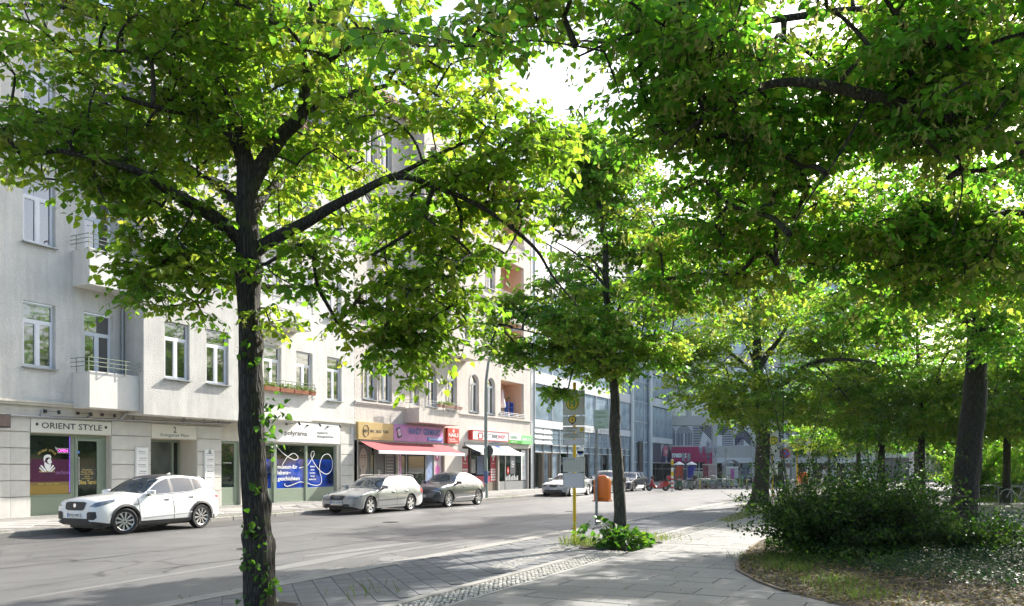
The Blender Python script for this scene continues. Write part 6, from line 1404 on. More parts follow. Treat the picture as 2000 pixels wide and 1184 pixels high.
# ============================================================ VEGETATION
bark = None
def bark_mat(name, c1, c2, moss=(.06,.07,.02)):
    m, nt, b = nodemat(name); L = nt.links.new; tc = N(nt, 'ShaderNodeTexCoord'); mp = N(nt, 'ShaderNodeMapping'); mp.inputs['Scale'].default_value = (1, 1, .16); L(tc.outputs['Object'], mp.inputs[0])
    v = N(nt, 'ShaderNodeTexVoronoi', feature='DISTANCE_TO_EDGE', i_Scale=26.0); n = N(nt, 'ShaderNodeTexNoise', i_Scale=14.0, i_Detail=6.0); L(mp.outputs[0], n.inputs[0])
    ad = N(nt, 'ShaderNodeVectorMath', operation='MULTIPLY_ADD'); L(n.outputs['Color'], ad.inputs[0]); ad.inputs[1].default_value = (.06,.06,.06); L(mp.outputs[0], ad.inputs[2]); L(ad.outputs[0], v.inputs['Vector'])
    r = N(nt, 'ShaderNodeValToRGB'); e = r.color_ramp.elements; e[0].color = (*c1, 1); e[1].color = (*c2, 1); e[0].position = .0; e[1].position = .22; L(v.outputs['Distance'], r.inputs[0])
    n2 = N(nt, 'ShaderNodeTexNoise', i_Scale=3.0, i_Detail=5.0); L(tc.outputs['Object'], n2.inputs[0]); r2 = N(nt, 'ShaderNodeValToRGB'); r2.color_ramp.elements[0].position = .55; r2.color_ramp.elements[1].position = .7; L(n2.outputs[0], r2.inputs[0])
    mx = N(nt, 'ShaderNodeMix', data_type='RGBA'); L(r2.outputs[0], mx.inputs[0]); L(r.outputs[0], mx.inputs[6]); mx.inputs[7].default_value = (*moss, 1); L(mx.outputs[2], b.inputs['Base Color']); b.inputs['Roughness'].default_value = .9
    sm = N(nt, 'ShaderNodeMath', operation='MULTIPLY_ADD'); L(v.outputs['Distance'], sm.inputs[0]); sm.inputs[1].default_value = 2.2; L(n.outputs[0], sm.inputs[2])
    bp = N(nt, 'ShaderNodeBump'); bp.inputs['Strength'].default_value = 1; bp.inputs['Distance'].default_value = .035; L(sm.outputs[0], bp.inputs['Height']); L(bp.outputs[0], b.inputs['Normal']); return m
bark = bark_mat('linden bark', (.022,.019,.016), (.085,.075,.062))
LEAF_A = leaf_mat('linden leaves warm', [(.045,.10,.012),(.07,.13,.016),(.09,.15,.018),(.125,.15,.022)], [(.20,.46,.025),(.33,.58,.035),(.46,.64,.045),(.56,.58,.06)], .58)
LEAF_B = leaf_mat('linden leaves fresh', [(.045,.13,.018),(.065,.165,.02),(.095,.185,.025),(.13,.18,.03)], [(.16,.47,.03),(.27,.62,.04),(.42,.68,.05),(.56,.62,.07)], .58)
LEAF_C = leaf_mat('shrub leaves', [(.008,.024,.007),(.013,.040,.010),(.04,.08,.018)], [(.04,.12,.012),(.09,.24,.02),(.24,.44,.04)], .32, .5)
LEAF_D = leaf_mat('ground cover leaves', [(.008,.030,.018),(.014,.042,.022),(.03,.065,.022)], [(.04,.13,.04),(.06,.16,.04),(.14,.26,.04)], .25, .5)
for m_ in (LEAF_C, LEAF_D): m_.node_tree.nodes['Principled BSDF'].inputs['Specular IOR Level'].default_value = .12
BLOOM = leaf_mat('linden bracts', [(.22,.26,.07),(.30,.30,.09)], [(.45,.52,.12),(.55,.52,.16)], .45, .6)
GRASS = leaf_mat('grass blades', [(.05,.10,.02),(.10,.14,.03),(.22,.19,.08)], [(.16,.34,.04),(.28,.4,.05),(.42,.36,.12)], .4, .5)
LITTER = leaf_mat('fallen leaves', [(.16,.10,.04),(.30,.20,.07),(.34,.27,.10),(.12,.13,.03)], [(.2,.12,.03),(.3,.2,.05),(.3,.25,.08),(.1,.12,.02)], .15, .8)
def unit(a): return a / np.maximum(np.linalg.norm(a, axis=-1, keepdims=True), 1e-9)
HI = np.array([(.04,0,0),(-.06,.22,.03),(.22,.47,.07),(.62,.36,.03),(1.08,0,-.10),(.62,-.36,.03),(.22,-.47,.07),(-.06,-.22,.03)])
LO = np.array([(0,0,0),(.42,.44,.06),(1.05,0,-.06),(.42,-.44,.06)])
def leaf_obj(name, P, D, size, mat, parent, rng, hi=True, tint=None, flat=.55, kind=None, upw=1.0):
    n = len(P); D = unit(D); up = np.zeros((n,3)); up[:,2] = upw; nr = up + rng.normal(0, flat, (n,3)); S = unit(np.cross(nr, D)); Nn = unit(np.cross(D, S))
    T = HI if hi else LO; sz = size*rng.uniform(.62, 1.22, n)
    V = P[:,None,:] + sz[:,None,None]*(T[None,:,0:1]*D[:,None,:] + T[None,:,1:2]*S[:,None,:]*rng.uniform(.85,1.1,(n,1,1)) + T[None,:,2:3]*Nn[:,None,:]*rng.uniform(.3,1.9,(n,1,1)))
    tint = rng.uniform(0, 1, n) if tint is None else np.clip(tint, 0, 1)
    if not hi: return quads_mesh(name, V, mat, parent, tint, kind)
    me = bpy.data.meshes.new(name); me.vertices.add(n*8); me.vertices.foreach_set('co', V.astype(np.float32).ravel())
    idx = (np.array([0,1,2,3,4, 0,4,5,6,7])[None,:] + 8*np.arange(n)[:,None]).astype(np.int32).ravel()
    me.loops.add(n*10); me.loops.foreach_set('vertex_index', idx); me.polygons.add(n*2); me.polygons.foreach_set('loop_start', np.arange(0, n*10, 5, dtype=np.int32)); me.polygons.foreach_set('loop_total', np.full(n*2, 5, dtype=np.int32))
    a = me.attributes.new('tint', 'FLOAT', 'POINT'); a.data.foreach_set('value', np.repeat(tint, 8).astype(np.float32)); me.materials.append(mat); me.update(calc_edges=True); me.validate()
    o = bpy.data.objects.new(name, me); put(o, parent)
    if kind: o['kind'] = kind
    return o
def tubes(name, P, Rr, mat, parent, sides=4, kind=None):
    """P (K,m,3) polylines with radii Rr (K,m) -> one mesh"""
    K, m = P.shape[:2]; T = np.gradient(P, axis=1); T = unit(T); ref = np.where(np.abs(T[...,2:3]) < .9, np.array([0,0,1.0]), np.array([1.0,0,0])); A = unit(np.cross(T, ref)); B = np.cross(T, A)
    q = 2*PI*np.arange(sides)/sides; V = P[:,:,None,:] + Rr[:,:,None,None]*(A[:,:,None,:]*np.cos(q)[None,None,:,None] + B[:,:,None,:]*np.sin(q)[None,None,:,None])
    i = np.arange(m-1)[:,None]; k = np.arange(sides)[None,:]; k2 = (k+1) % sides
    F = np.stack([i*sides+k, i*sides+k2, (i+1)*sides+k2, (i+1)*sides+k], -1).reshape(-1,4); F = (F[None] + (np.arange(K)*m*sides)[:,None,None]).reshape(-1,4).astype(np.int32)
    me = bpy.data.meshes.new(name); me.vertices.add(K*m*sides); me.vertices.foreach_set('co', V.astype(np.float32).ravel()); nF = len(F)
    me.loops.add(nF*4); me.loops.foreach_set('vertex_index', F.ravel()); me.polygons.add(nF); me.polygons.foreach_set('loop_start', np.arange(0, nF*4, 4, dtype=np.int32)); me.polygons.foreach_set('loop_total', np.full(nF, 4, dtype=np.int32))
    me.polygons.foreach_set('use_smooth', [True]*nF); me.materials.append(mat); me.update(calc_edges=True)
    o = bpy.data.objects.new(name, me); put(o, parent)
    if kind: o['kind'] = kind
    return o
def smooth_line(pts, n=8):
    P = [np.array(p, float) for p in pts]; out = []
    for i in range(len(P)-1):
        p0, p1, p2, p3 = P[max(i-1,0)], P[i], P[i+1], P[min(i+2,len(P)-1)]
        for k in range(n):
            t = k/n; out.append(.5*((2*p1)+(p2-p0)*t+(2*p0-5*p1+4*p2-p3)*t*t+(3*p1-p0-3*p2+p3)*t**3))
    out.append(P[-1]); return np.array(out)
def trunk_mesh(name, lines, mat, parent, seed=0, bulge=(), flare=.55):
    m = MB(); r_ = random.Random(seed)
    for li, ln in enumerate(lines):
        S = smooth_line([(*p, r) for p, r in ln], 7); n = 20 if S[0][3] > .12 else (12 if S[0][3] > .05 else 8); sp = S[:, :3]
        vs = []; prev = None
        for i in range(len(S)):
            t = Vector(sp[min(i+1,len(S)-1)] - sp[max(i-1,0)]).normalized(); ref = prev or (Vector((1,0,0)) if abs(t.z) > .7 else Vector((0,0,1))); a = (ref - t*ref.dot(t)).normalized(); b = t.cross(a); prev = a
            for k in range(n):
                q = 2*PI*k/n; d = a*math.cos(q) + b*math.sin(q); p = Vector(sp[i]); r = S[i][3]
                nz = noise.noise(Vector((d.x*1.6+seed, d.y*1.6, p.z*1.3)))*.16 + noise.noise(Vector((d.x*5, d.y*5+seed, p.z*2.5)))*.09 + noise.noise(Vector((d.x*9+5, d.y*9+seed, p.z*5)))*.05
                rr = r*(1 + nz)
                for (bz, bq, bs, ba) in bulge:
                    if li == 0: rr += ba*math.exp(-((p.z-bz)/bs)**2 - ((math.atan2(d.y, d.x)-bq)/.55)**2)
                if li == 0 and p.z < .7: rr += r*flare*max(0, (.7-p.z)/.7)**2.2*(1+.5*math.sin(5*q))
                vs.append(p + d*rr)
        m.add(vs, [(i*n+k, i*n+(k+1)%n, (i+1)*n+(k+1)%n, (i+1)*n+k) for i in range(len(S)-1) for k in range(n)])
    me = m.mesh(name, mat); me.polygons.foreach_set('use_smooth', [True]*len(me.polygons)); return put(bpy.data.objects.new(name, me), parent)
def grow(root, lines, blobs, ncl, seed, leafmat, size=.11, twigs=5, nlf=7, Lt=.42, hi=True, bloom=.12, tint=(.45,.22), tz=None, maxj=9.0, thr=-.12, bark_=None, kindname='crown', origin=(0,0,0)):
    """crown: leaf sprays at sampled centres, each tied by a curved branch to the nearest limb or earlier spray"""
    rng = np.random.default_rng(seed); w_ = np.array([b[2] if len(b) > 2 else b[1][0]**2*b[1][1] for b in blobs], float); w_ /= w_.sum(); C = []
    O = np.array(origin)
    while len(C) < ncl:
        b = blobs[rng.choice(len(blobs), p=w_)]; d = rng.normal(size=3); d /= np.linalg.norm(d); r = rng.uniform(0,1)**.42
        c = np.array(b[0]) + d*r*np.array([b[1][0], b[1][0], b[1][1]])
        if noise.noise(Vector(c)*.75 + Vector((seed,0,0))) < thr: continue
        if np.hypot(c[0], c[1]) < 1.2 and abs(c[2]-CAMH) < 1.6: continue
        C.append(c)
    C = np.array(C); limb = np.concatenate([smooth_line([(*p, r) for p, r in ln], 6) for ln in lines[0:]]); keep = limb[:,3] < .16; LP = limb[keep][:, :3] if keep.sum() > 5 else limb[:, :3]
    d0 = np.linalg.norm(C[:,None,:]-LP[None], axis=2).min(1); order = np.argsort(d0); C = C[order]
    nodes = np.concatenate([LP, C]); nL = len(LP); par = np.zeros(len(C), int)
    for i in range(len(C)):
        dd = np.linalg.norm(nodes[:nL+i] - C[i], axis=1); par[i] = int(np.argmin(dd + .25*np.maximum(0, nodes[:nL+i,2]-C[i,2])))
    cnt = np.ones(len(C))
    for i in range(len(C)-1, -1, -1):
        if par[i] >= nL: cnt[par[i]-nL] += cnt[i]
    p0 = nodes[par]; p1 = C; L_ = np.linalg.norm(p1-p0, axis=1, keepdims=True); mid = (p0+p1)/2 + rng.normal(0,.07,p0.shape)*np.minimum(L_,1.5) + np.array([0,0,.10])*L_
    t = np.linspace(0,1,6)[None,:,None]; P = (1-t)**2*p0[:,None]+2*t*(1-t)*mid[:,None]+t*t*p1[:,None]
    re = np.minimum(.0042 + .0040*np.sqrt(cnt), .024); r0 = np.where(par >= nL, np.minimum(re*1.2, .024), re*1.35)
    Rr = r0[:,None] + (re-r0)[:,None]*np.linspace(0,1,6)[None]
    tubes('branches', P, Rr, bark_ or bark, root, 5 if hi else 4, kind='stuff')
    d = unit(p1 - p0); K = len(C)
    az = np.arctan2(d[:,1], d[:,0])[:,None] + np.linspace(-1.9,1.9,twigs)[None] + rng.normal(0,.35,(K,twigs)); el = rng.normal(.10,.28,(K,twigs)) + .3*d[:,2:3]
    td = np.stack([np.cos(az)*np.cos(el), np.sin(az)*np.cos(el), np.sin(el)], -1); LL = Lt*rng.uniform(.6,1.25,(K,twigs,1))
    tt = np.array([0,.5,1.0])[None,None,:,None]; TP = C[:,None,None,:] + td[:,:,None,:]*LL[...,None]*tt + np.array([0,0,-.22])*LL[...,None]*tt**2
    if hi: tubes('twigs', TP.reshape(-1,3,3), np.broadcast_to(np.array([.0042,.003,.0015]), (K*twigs,3)), bark_ or bark, root, 3, kind='stuff')
    lt = np.linspace(.18,1.02,nlf)[None,None,:,None] + rng.normal(0,.03,(K,twigs,nlf,1)); LPp = C[:,None,None,:] + td[:,:,None,:]*LL[...,None]*lt + np.array([0,0,-.22])*LL[...,None]*lt**2
    sgn = np.where(np.arange(nlf) % 2, 1.0, -1.0)[None,None,:,None]; side = unit(np.cross(td, np.array([0,0,1.0])))[:,:,None,:]
    D = td[:,:,None,:]*.45 + side*sgn*.75 + np.array([0,0,-.45]) + rng.normal(0,.30,LPp.shape)
    LPp = LPp + unit(D)*.03 - np.array([0,0,.01]); base = np.clip(rng.normal(tint[0], tint[1], (K,1,1)) + rng.normal(0,.12,(K,twigs,nlf)), 0, 1)
    if tz is not None: base = np.clip(base + tz*(C[:,2]-tz and 0 or 0)[:,None,None] if False else base, 0, 1)
    o = leaf_obj(kindname, LPp.reshape(-1,3), D.reshape(-1,3), size, leafmat, root, rng, hi, base.reshape(-1), kind='stuff')
    if bloom:
        sel = rng.uniform(size=(K,twigs,nlf)) < bloom; Pb = LPp[sel]; nb = len(Pb); Pb = np.repeat(Pb, 2, 0) + rng.normal(0,.025,(nb*2,3)); Db = rng.normal(0,.45,(nb*2,3)) + np.array([0,0,-1.0]); sz = .085
        D2 = unit(Db); S2 = unit(np.cross(D2, rng.normal(size=D2.shape))); V = np.stack([Pb, Pb+D2*sz*.45+S2*.011, Pb+D2*sz*rng.uniform(.8,1.2,(nb*2,1)), Pb+D2*sz*.45-S2*.011], 1)
        c_ = Pb + D2*sz; q = rng.normal(0,.016,(nb*2,4,3)); V2 = c_[:,None,:] + q
        quads_mesh('blossoms', np.concatenate([V, V2]), BLOOM, root, rng.uniform(0,1,nb*4), 'stuff')
    return o
def W3(px, py, z): v = at(px, py, z); return (v.x, v.y, v.z)
def L3(base, pts): b = Vector(base); return [((Vector(W3(a, b_, z)) - b)[:], r) for a, b_, z, r in pts]
def BL(base, lst): b = Vector(base); return [((Vector(W3(a, b_, z)) - b)[:], (rh, rv)) + ((wt,) if wt else ()) for a, b_, z, rh, rv, wt in lst]
# grow() samples in tree-local space; camera guard is only needed for world-space trees

# --- left tree (nearest trunk)
b1 = Vector(W3(507, 1200, 10.1)); b1.z = 0
t1 = empty('linden_tree', b1, 0, 'nearest linden tree with dark knobbly trunk on the left kerb side', 'tree')
z1 = 10.1
ln = [L3(b1, [(508,1200,z1,.182),(506,1100,z1,.178),(500,1000,z1,.160),(495,900,z1,.150),(491,800,z1,.145),(488,680,z1,.140),(486,580,z1,.14),(484,500,z1,.15),(482,430,z1,.13),(483,370,z1,.125),(480,320,z1,.115),(458,262,z1,.10),(405,215,z1+.2,.085),(345,140,z1+.4,.07),(298,90,z1+.5,.055),(235,48,z1+.6,.04),(130,15,z1+.7,.03),(-20,10,z1+.8,.02)]),
      L3(b1, [(482,385,z1,.10),(510,325,z1,.10),(552,265,z1,.09),(590,225,z1-.1,.08),(596,160,z1-.1,.06),(606,80,z1-.2,.05),(612,0,z1-.2,.045),(618,-120,z1,.035),(610,-260,z1,.02)]),
      L3(b1, [(585,232,z1-.1,.06),(625,205,z1,.05),(690,185,z1+.3,.035),(780,160,z1+.6,.02)]),
      L3(b1, [(484,480,z1,.09),(440,440,z1-.1,.085),(390,405,z1-.3,.075),(335,375,z1-.5,.065),(290,345,z1-.7,.05),(225,320,z1-.9,.035),(140,300,z1-1.1,.02)]),
      L3(b1, [(486,500,z1,.09),(530,470,z1,.075),(590,440,z1-.2,.07),(640,410,z1-.3,.062),(700,378,z1-.5,.052),(775,345,z1-.6,.04),(850,365,z1-.6,.032),(950,410,z1-.6,.026),(1040,480,z1-.5,.02),(1080,540,z1-.4,.014),(1130,600,z1-.3,.008)]),
      L3(b1, [(760,350,z1-.6,.03),(840,310,z1-.5,.025),(930,270,z1-.4,.018),(1040,240,z1-.3,.01)]),
      L3(b1, [(481,330,z1,.08),(470,240,z1+.5,.07),(450,120,z1+1.2,.06),(430,-20,z1+1.6,.05),(420,-260,z1+1.8,.03),(440,-480,z1+1.8,.015)]),
      L3(b1, [(483,440,z1,.08),(520,380,z1+.8,.06),(600,320,z1+1.8,.045),(700,300,z1+2.6,.025)]),
      L3(b1, [(483,420,z1,.07),(420,360,z1+.9,.055),(330,320,z1+1.8,.04),(240,300,z1+2.4,.02)]),
      L3(b1, [(400,218,z1+.2,.05),(330,215,z1-.6,.035),(240,190,z1-1.3,.02)]),
      L3(b1, [(600,150,z1-.1,.04),(680,90,z1-.8,.03),(760,40,z1-1.2,.015)]),
      L3(b1, [(486,560,z1,.04),(540,560,z1+.8,.03),(620,560,z1+1.4,.015)])]
trunk_mesh('trunk', ln, bark_mat('dark linden bark', (.014,.012,.010), (.060,.052,.043)), t1, 3, flare=.12, bulge=[(.85,-.5,.09,.045),(1.32,-.9,.10,.05),(.95,2.4,.09,.04),(2.3,2.6,.12,.03),(3.3,-.8,.10,.03)])
bl = BL(b1, [(240,150,10.3,2.0,1.3,9),(520,90,10.2,2.2,1.5,11),(800,190,10.1,1.5,1.2,7),(110,300,9.7,1.15,.62,4),(215,360,9.6,.8,.45,2),(365,500,10.1,.75,.70,3.2),(480,-330,10.6,3.2,2.4,13),(655,560,10.4,1.0,.85,4.5),(770,640,10.4,.62,.50,1.8),(860,560,10.2,.75,.6,2),(900,420,10.0,1.0,.7,4),(1000,320,9.9,.85,.7,3),(620,330,11.6,1.8,1.1,6),(430,240,12.3,2.4,1.6,7),(380,-60,8.9,1.4,.7,2),(280,560,10.0,.35,.35,.6),(1050,560,9.9,.45,.4,.7),(780,720,10.5,.3,.18,.35)])
grow(t1, ln, bl, 900, 21, LEAF_A, size=.086, nlf=9, tint=(.38,.26), bloom=.13, thr=-.10)
# leaves sprouting from the trunk
rng = np.random.default_rng(5); P = []; D = []
for (px, py, nn, sp) in [(522,810,26,.13),(530,850,16,.10),(535,880,8,.08),(490,1025,14,.10),(500,1050,16,.10),(478,1095,10,.08),(505,1110,16,.10),(525,1140,14,.09),(535,1155,12,.09),(500,960,7,.06),(480,1175,8,.08),(520,1175,8,.08),(548,800,10,.10),(478,690,14,.10),(500,700,10,.1)]:
    c = np.array(W3(px, py, z1-.20)) - np.array(b1)
    for _ in range(nn): P.append(c + rng.normal(0, sp, 3)*np.array([.6,.6,1])); D.append(rng.normal(0,.6,3) + np.array([0,0,-.5]) - np.array(VV)*.4)
leaf_obj('trunk_sprouts', np.array(P), np.array(D), .075, leaf_mat('trunk sprout leaves', [(.025,.085,.012),(.05,.12,.016)], [(.10,.30,.02),(.22,.44,.03)], .45), t1, rng, True, tint=rng.uniform(0,1,len(P)), kind='stuff')
# --- second tree by the bus stop
b2_ = Vector((17.6, 6.1, 0)); zz = 18.46
t2 = empty('linden_tree', b2_, 0, 'slender linden tree with leafy base shoots beside the bus stop', 'tree')
ln = [L3(b2_, [(1212,1068,zz,.15),(1211,1000,zz,.135),(1206,900,zz,.125),(1200,840,zz,.12),(1202,780,zz,.105),(1196,720,zz,.10),(1190,640,zz,.085),(1184,560,zz,.075),(1182,480,zz,.07),(1172,410,zz,.06),(1158,340,zz,.045),(1150,280,zz,.03),(1140,210,zz,.015)])]
ln[0][0] = ((0,0,0), .165)
ln += [L3(b2_, [(1200,740,zz,.05),(1150,690,zz-.5,.035),(1080,660,zz-1,.02),(1000,640,zz-1.2,.01)]), L3(b2_, [(1200,730,zz,.05),(1250,680,zz+.3,.03),(1310,650,zz+.5,.015)]), L3(b2_, [(1192,640,zz,.045),(1230,560,zz+.2,.035),(1270,480,zz+.4,.02)]), L3(b2_, [(1184,560,zz,.04),(1130,500,zz-.3,.025),(1080,470,zz-.6,.01)]), L3(b2_, [(1190,600,zz,.04),(1180,540,zz-1,.03),(1150,500,zz-1.6,.015)]), L3(b2_, [(1190,620,zz,.04),(1200,580,zz+1,.03),(1180,540,zz+1.7,.015)])]
trunk_mesh('trunk', ln, bark_mat('young bark', (.035,.033,.026), (.11,.10,.082)), t2, 9, bulge=[(2.9,-1.2,.10,.035)])
bl = BL(b2_, [(1110,655,18.0,1.5,.66,9),(1210,700,18.3,1.35,.6,8),(1020,680,17.8,.85,.34,3),(1000,600,17.9,.6,.3,1.5),(980,640,17.9,.55,.35,1.8),(1290,690,18.6,.65,.5,3),(1190,570,18.4,1.9,.9,9),(1180,430,18.4,1.7,1.1,9),(1130,330,18.4,1.4,.8,6),(1130,290,18.4,1.1,.5,3),(1225,330,18.6,1.2,.9,5),(1280,480,18.8,1.0,.9,4),(1090,760,17.8,.28,.13,.5),(1235,745,18.2,.35,.3,.8)])
grow(t2, ln, bl, 980, 31, LEAF_B, size=.085, Lt=.36, nlf=8, tint=(.55,.25), bloom=.16, thr=-.2)
rng = np.random.default_rng(8); n = 620; d = rng.normal(size=(n,3)); d[:,2] = np.abs(d[:,2]); d = unit(d); r = rng.uniform(.55,1,n)[:,None]
P = np.array([-.35,-.25,.02]) + d*r*np.array([.80,.62,.46]); P[:60] += np.array([-.3,.55,.25]); LEAF_S = leaf_mat('base shoot leaves', [(.025,.085,.012),(.04,.11,.015),(.06,.12,.02)], [(.08,.26,.02),(.14,.36,.02),(.26,.42,.03)], .4); leaf_obj('basal_shoots', P, d*.5 + np.array([0,0,-.5]) + rng.normal(0,.3,(n,3)), .13, LEAF_S, t2, rng, True, tint=rng.uniform(0,1,n), kind='stuff')
# --- overhanging tree, trunk just outside the right edge
b4 = Vector((10.2, -2.6, 0)); t4 = empty('linden_tree', b4, 0, 'linden whose leafy boughs hang across the upper right of the view', 'tree')
ln = [[((0,0,0),.27),((.05,0,1.5),.24),((.0,.1,3.0),.22),((-.1,.1,4.4),.20),((-.2,.2,6.0),.16),((-.2,.3,8.0),.12),((0,.2,10.5),.05)],
      [((-.05,.1,3.9),.13)] + L3(b4, [(1950,270,7.2,0.061),(1800,215,7.0,0.052),(1650,175,6.9,0.047),(1560,160,6.9,0.039),(1480,172,7.0,0.028),(1380,225,7.2,0.017),(1300,300,7.4,0.007)]),
      [((-.1,.1,4.8),.12)] + L3(b4, [(1900,60,7.8,0.050),(1700,20,7.8,0.039),(1500,40,7.6,0.030),(1340,55,7.4,0.025),(1250,60,7.3,0.017),(1130,110,7.0,0.008)]),
      L3(b4, [(1700,190,7.0,0.012),(1640,300,7.1,0.009),(1560,420,7.3,0.007),(1520,520,7.6,0.004)]), L3(b4, [(1850,240,7.1,.012),(1880,350,7.0,.008),(1860,460,7.2,.004)]),
      [((0,.1,3.6),.10)] + L3(b4, [(2050,430,8.0,0.044),(1900,420,8.6,0.028),(1760,440,9.2,0.017),(1640,480,9.6,0.008)]),
      [((-.15,.2,5.5),.09),((-1.5,1.2,6.6),.07),((-2.8,2.2,7.2),.04),((-4,3,7.4),.02)],
      L3(b4, [(1180,100,7.0,0.009),(1050,80,6.4,0.007),(930,90,5.9,.009),(820,90,5.5,.006)]), L3(b4, [(930,90,5.9,.008),(760,60,5.9,.006),(660,50,6.0,0.002)])]
trunk_mesh('trunk', ln, bark, t4, 14)
bl = BL(b4, [(1700,50,7.2,2.0,.30,7),(1500,110,7.3,1.4,.26,5),(1850,165,7.2,1.6,.30,6),(1620,225,7.6,1.5,.28,5),(1400,200,7.5,1.2,.28,3),(1330,300,7.9,.9,.28,1.8),(1900,290,7.3,1.4,.28,4.6),(1700,345,8.2,1.4,.26,4.6),(1500,360,8.4,1.1,.26,2.6),(1850,430,8.4,1.4,.26,4.4),(1970,370,7.8,1.1,.26,3.6),(1640,465,9.0,1.3,.24,4),(1420,455,8.8,1.0,.25,3),(1950,520,8.5,1.1,.24,3),(1780,560,9.3,1.2,.22,3.2),(1520,560,9.4,.9,.22,2.4),(1340,560,9.6,.7,.22,1.6),(1260,0,7.5,1.0,.26,2.4),(1110,20,6.8,.7,.18,1.1),(1850,-120,8.2,3.0,1.0,6),(1400,-140,8.0,2.0,.7,3.4),(2150,200,8.3,2.2,1.5,4),(820,95,5.5,.28,.12,.16),(940,75,5.9,.35,.12,.2),(650,60,6.0,.25,.10,.12)])
grow(t4, ln, bl, 930, 41, LEAF_B, size=.070, Lt=.36, nlf=9, tint=(.38,.26), bloom=.20, thr=-.2)
# --- big tree on the right
b5 = Vector((25.7, -1.0, 0)); t5 = empty('linden_tree', b5, 0, 'thick trunked linden rising behind the dark shrubs on the right', 'tree')
z5 = 22.5
ln = [L3(b5, [(1872,1095,z5,.36),(1880,1000,z5,.335),(1890,900,z5,.315),(1899,820,z5,.30),(1906,740,z5,.28),(1910,660,z5,.26),(1907,590,z5,.235),(1900,500,z5,.20),(1890,400,z5,.16),(1890,250,z5,.11),(1880,50,z5,.05)]),
      L3(b5, [(1902,640,z5,.15),(1850,585,z5-.6,.13),(1810,540,z5-1.2,.10),(1760,500,z5-1.6,.07),(1700,470,z5-2,.03)]), L3(b5, [(1905,600,z5,.12),(1950,520,z5,.09),(2030,460,z5,.05)]), L3(b5, [(1898,500,z5,.12),(1820,400,z5+1,.08),(1740,300,z5+2,.04)]), L3(b5, [(1895,450,z5,.1),(1960,330,z5-1,.06),(2040,240,z5-1,.03)])]
b5 = b5; ln[0][0] = ((ln[0][0][0][0], ln[0][0][0][1], -.05), .37)
trunk_mesh('trunk', ln, bark_mat('old bark', (.010,.009,.008), (.042,.036,.030), (.03,.035,.012)), t5, 24, flare=.2, bulge=[(2.6,2.6,.2,.06),(1.6,2.7,.25,.05)])
bl = BL(b5, [(1900,330,22.5,3.5,2.6,5.5),(1760,500,20.8,2.4,1.2,6),(1990,560,21.5,1.9,1.0,4),(1640,330,23,2.3,1.6,4),(1850,100,23,4,2.5,6),(1770,640,20.4,1.2,.5,2),(1680,600,21,1.6,.7,3.5),(1975,690,21.5,1.0,.4,1),(1470,300,23,1.6,1.2,2),(1600,560,24,1.6,.45,2),(1985,380,21,2.0,.9,4),(1980,640,20,1.8,.6,3),(2100,600,18,2,.8,3)])
grow(t5, ln, bl, 660, 51, LEAF_B, size=.115, Lt=.55, hi=False, tint=(.36,.26), bloom=.06, thr=-.02, nlf=12)
# --- far street tree
b3 = Vector((38.0, 6.5, 0)); t3 = empty('linden_tree', b3, 0, 'spreading yellow green linden at the kerb before the square', 'tree'); z3 = 36.9
ln = [L3(b3, [(1484,995,z3,.44),(1487,930,z3,.34),(1490,860,z3,.30),(1488,790,z3,.27),(1480,720,z3,.24),(1478,660,z3,.18),(1474,600,z3,.13),(1478,480,z3,.08),(1480,380,z3,.03)]), L3(b3, [(1484,720,z3,.15),(1500,690,z3,.13),(1520,665,z3,.09),(1560,600,z3,.05),(1600,540,z3,.02)]), L3(b3, [(1486,760,z3,.13),(1530,750,z3-1,.10),(1580,712,z3-1.5,.09),(1640,702,z3-2,.07),(1700,708,z3-2.5,.05),(1730,715,z3-3,.02)]), L3(b3, [(1484,750,z3,.12),(1440,700,z3-.5,.08),(1380,660,z3-1,.04)]), L3(b3, [(1484,740,z3,.1),(1470,700,z3+1.5,.07),(1440,640,z3+3,.03)]), L3(b3, [(1590,712,z3-1.5,.05),(1640,760,z3-2,.03),(1670,800,z3-2,.015)])]
ln[0][0] = ((0,0,0), .42)
trunk_mesh('trunk', ln, bark, t3, 34)
bl = BL(b3, [(1487,620,37,4.2,2.0,12),(1400,760,36,2.3,1.2,6),(1600,770,36,3.0,1.3,7),(1490,450,38,3.2,1.9,8),(1360,690,36.5,1.5,1.2,3.5),(1650,650,36,2.8,2.0,6),(1500,800,35,2.2,.8,4)])
grow(t3, ln, bl, 880, 61, LEAF_A, size=.135, Lt=.8, hi=False, tint=(.42,.30), bloom=.07, thr=-.08, nlf=13)
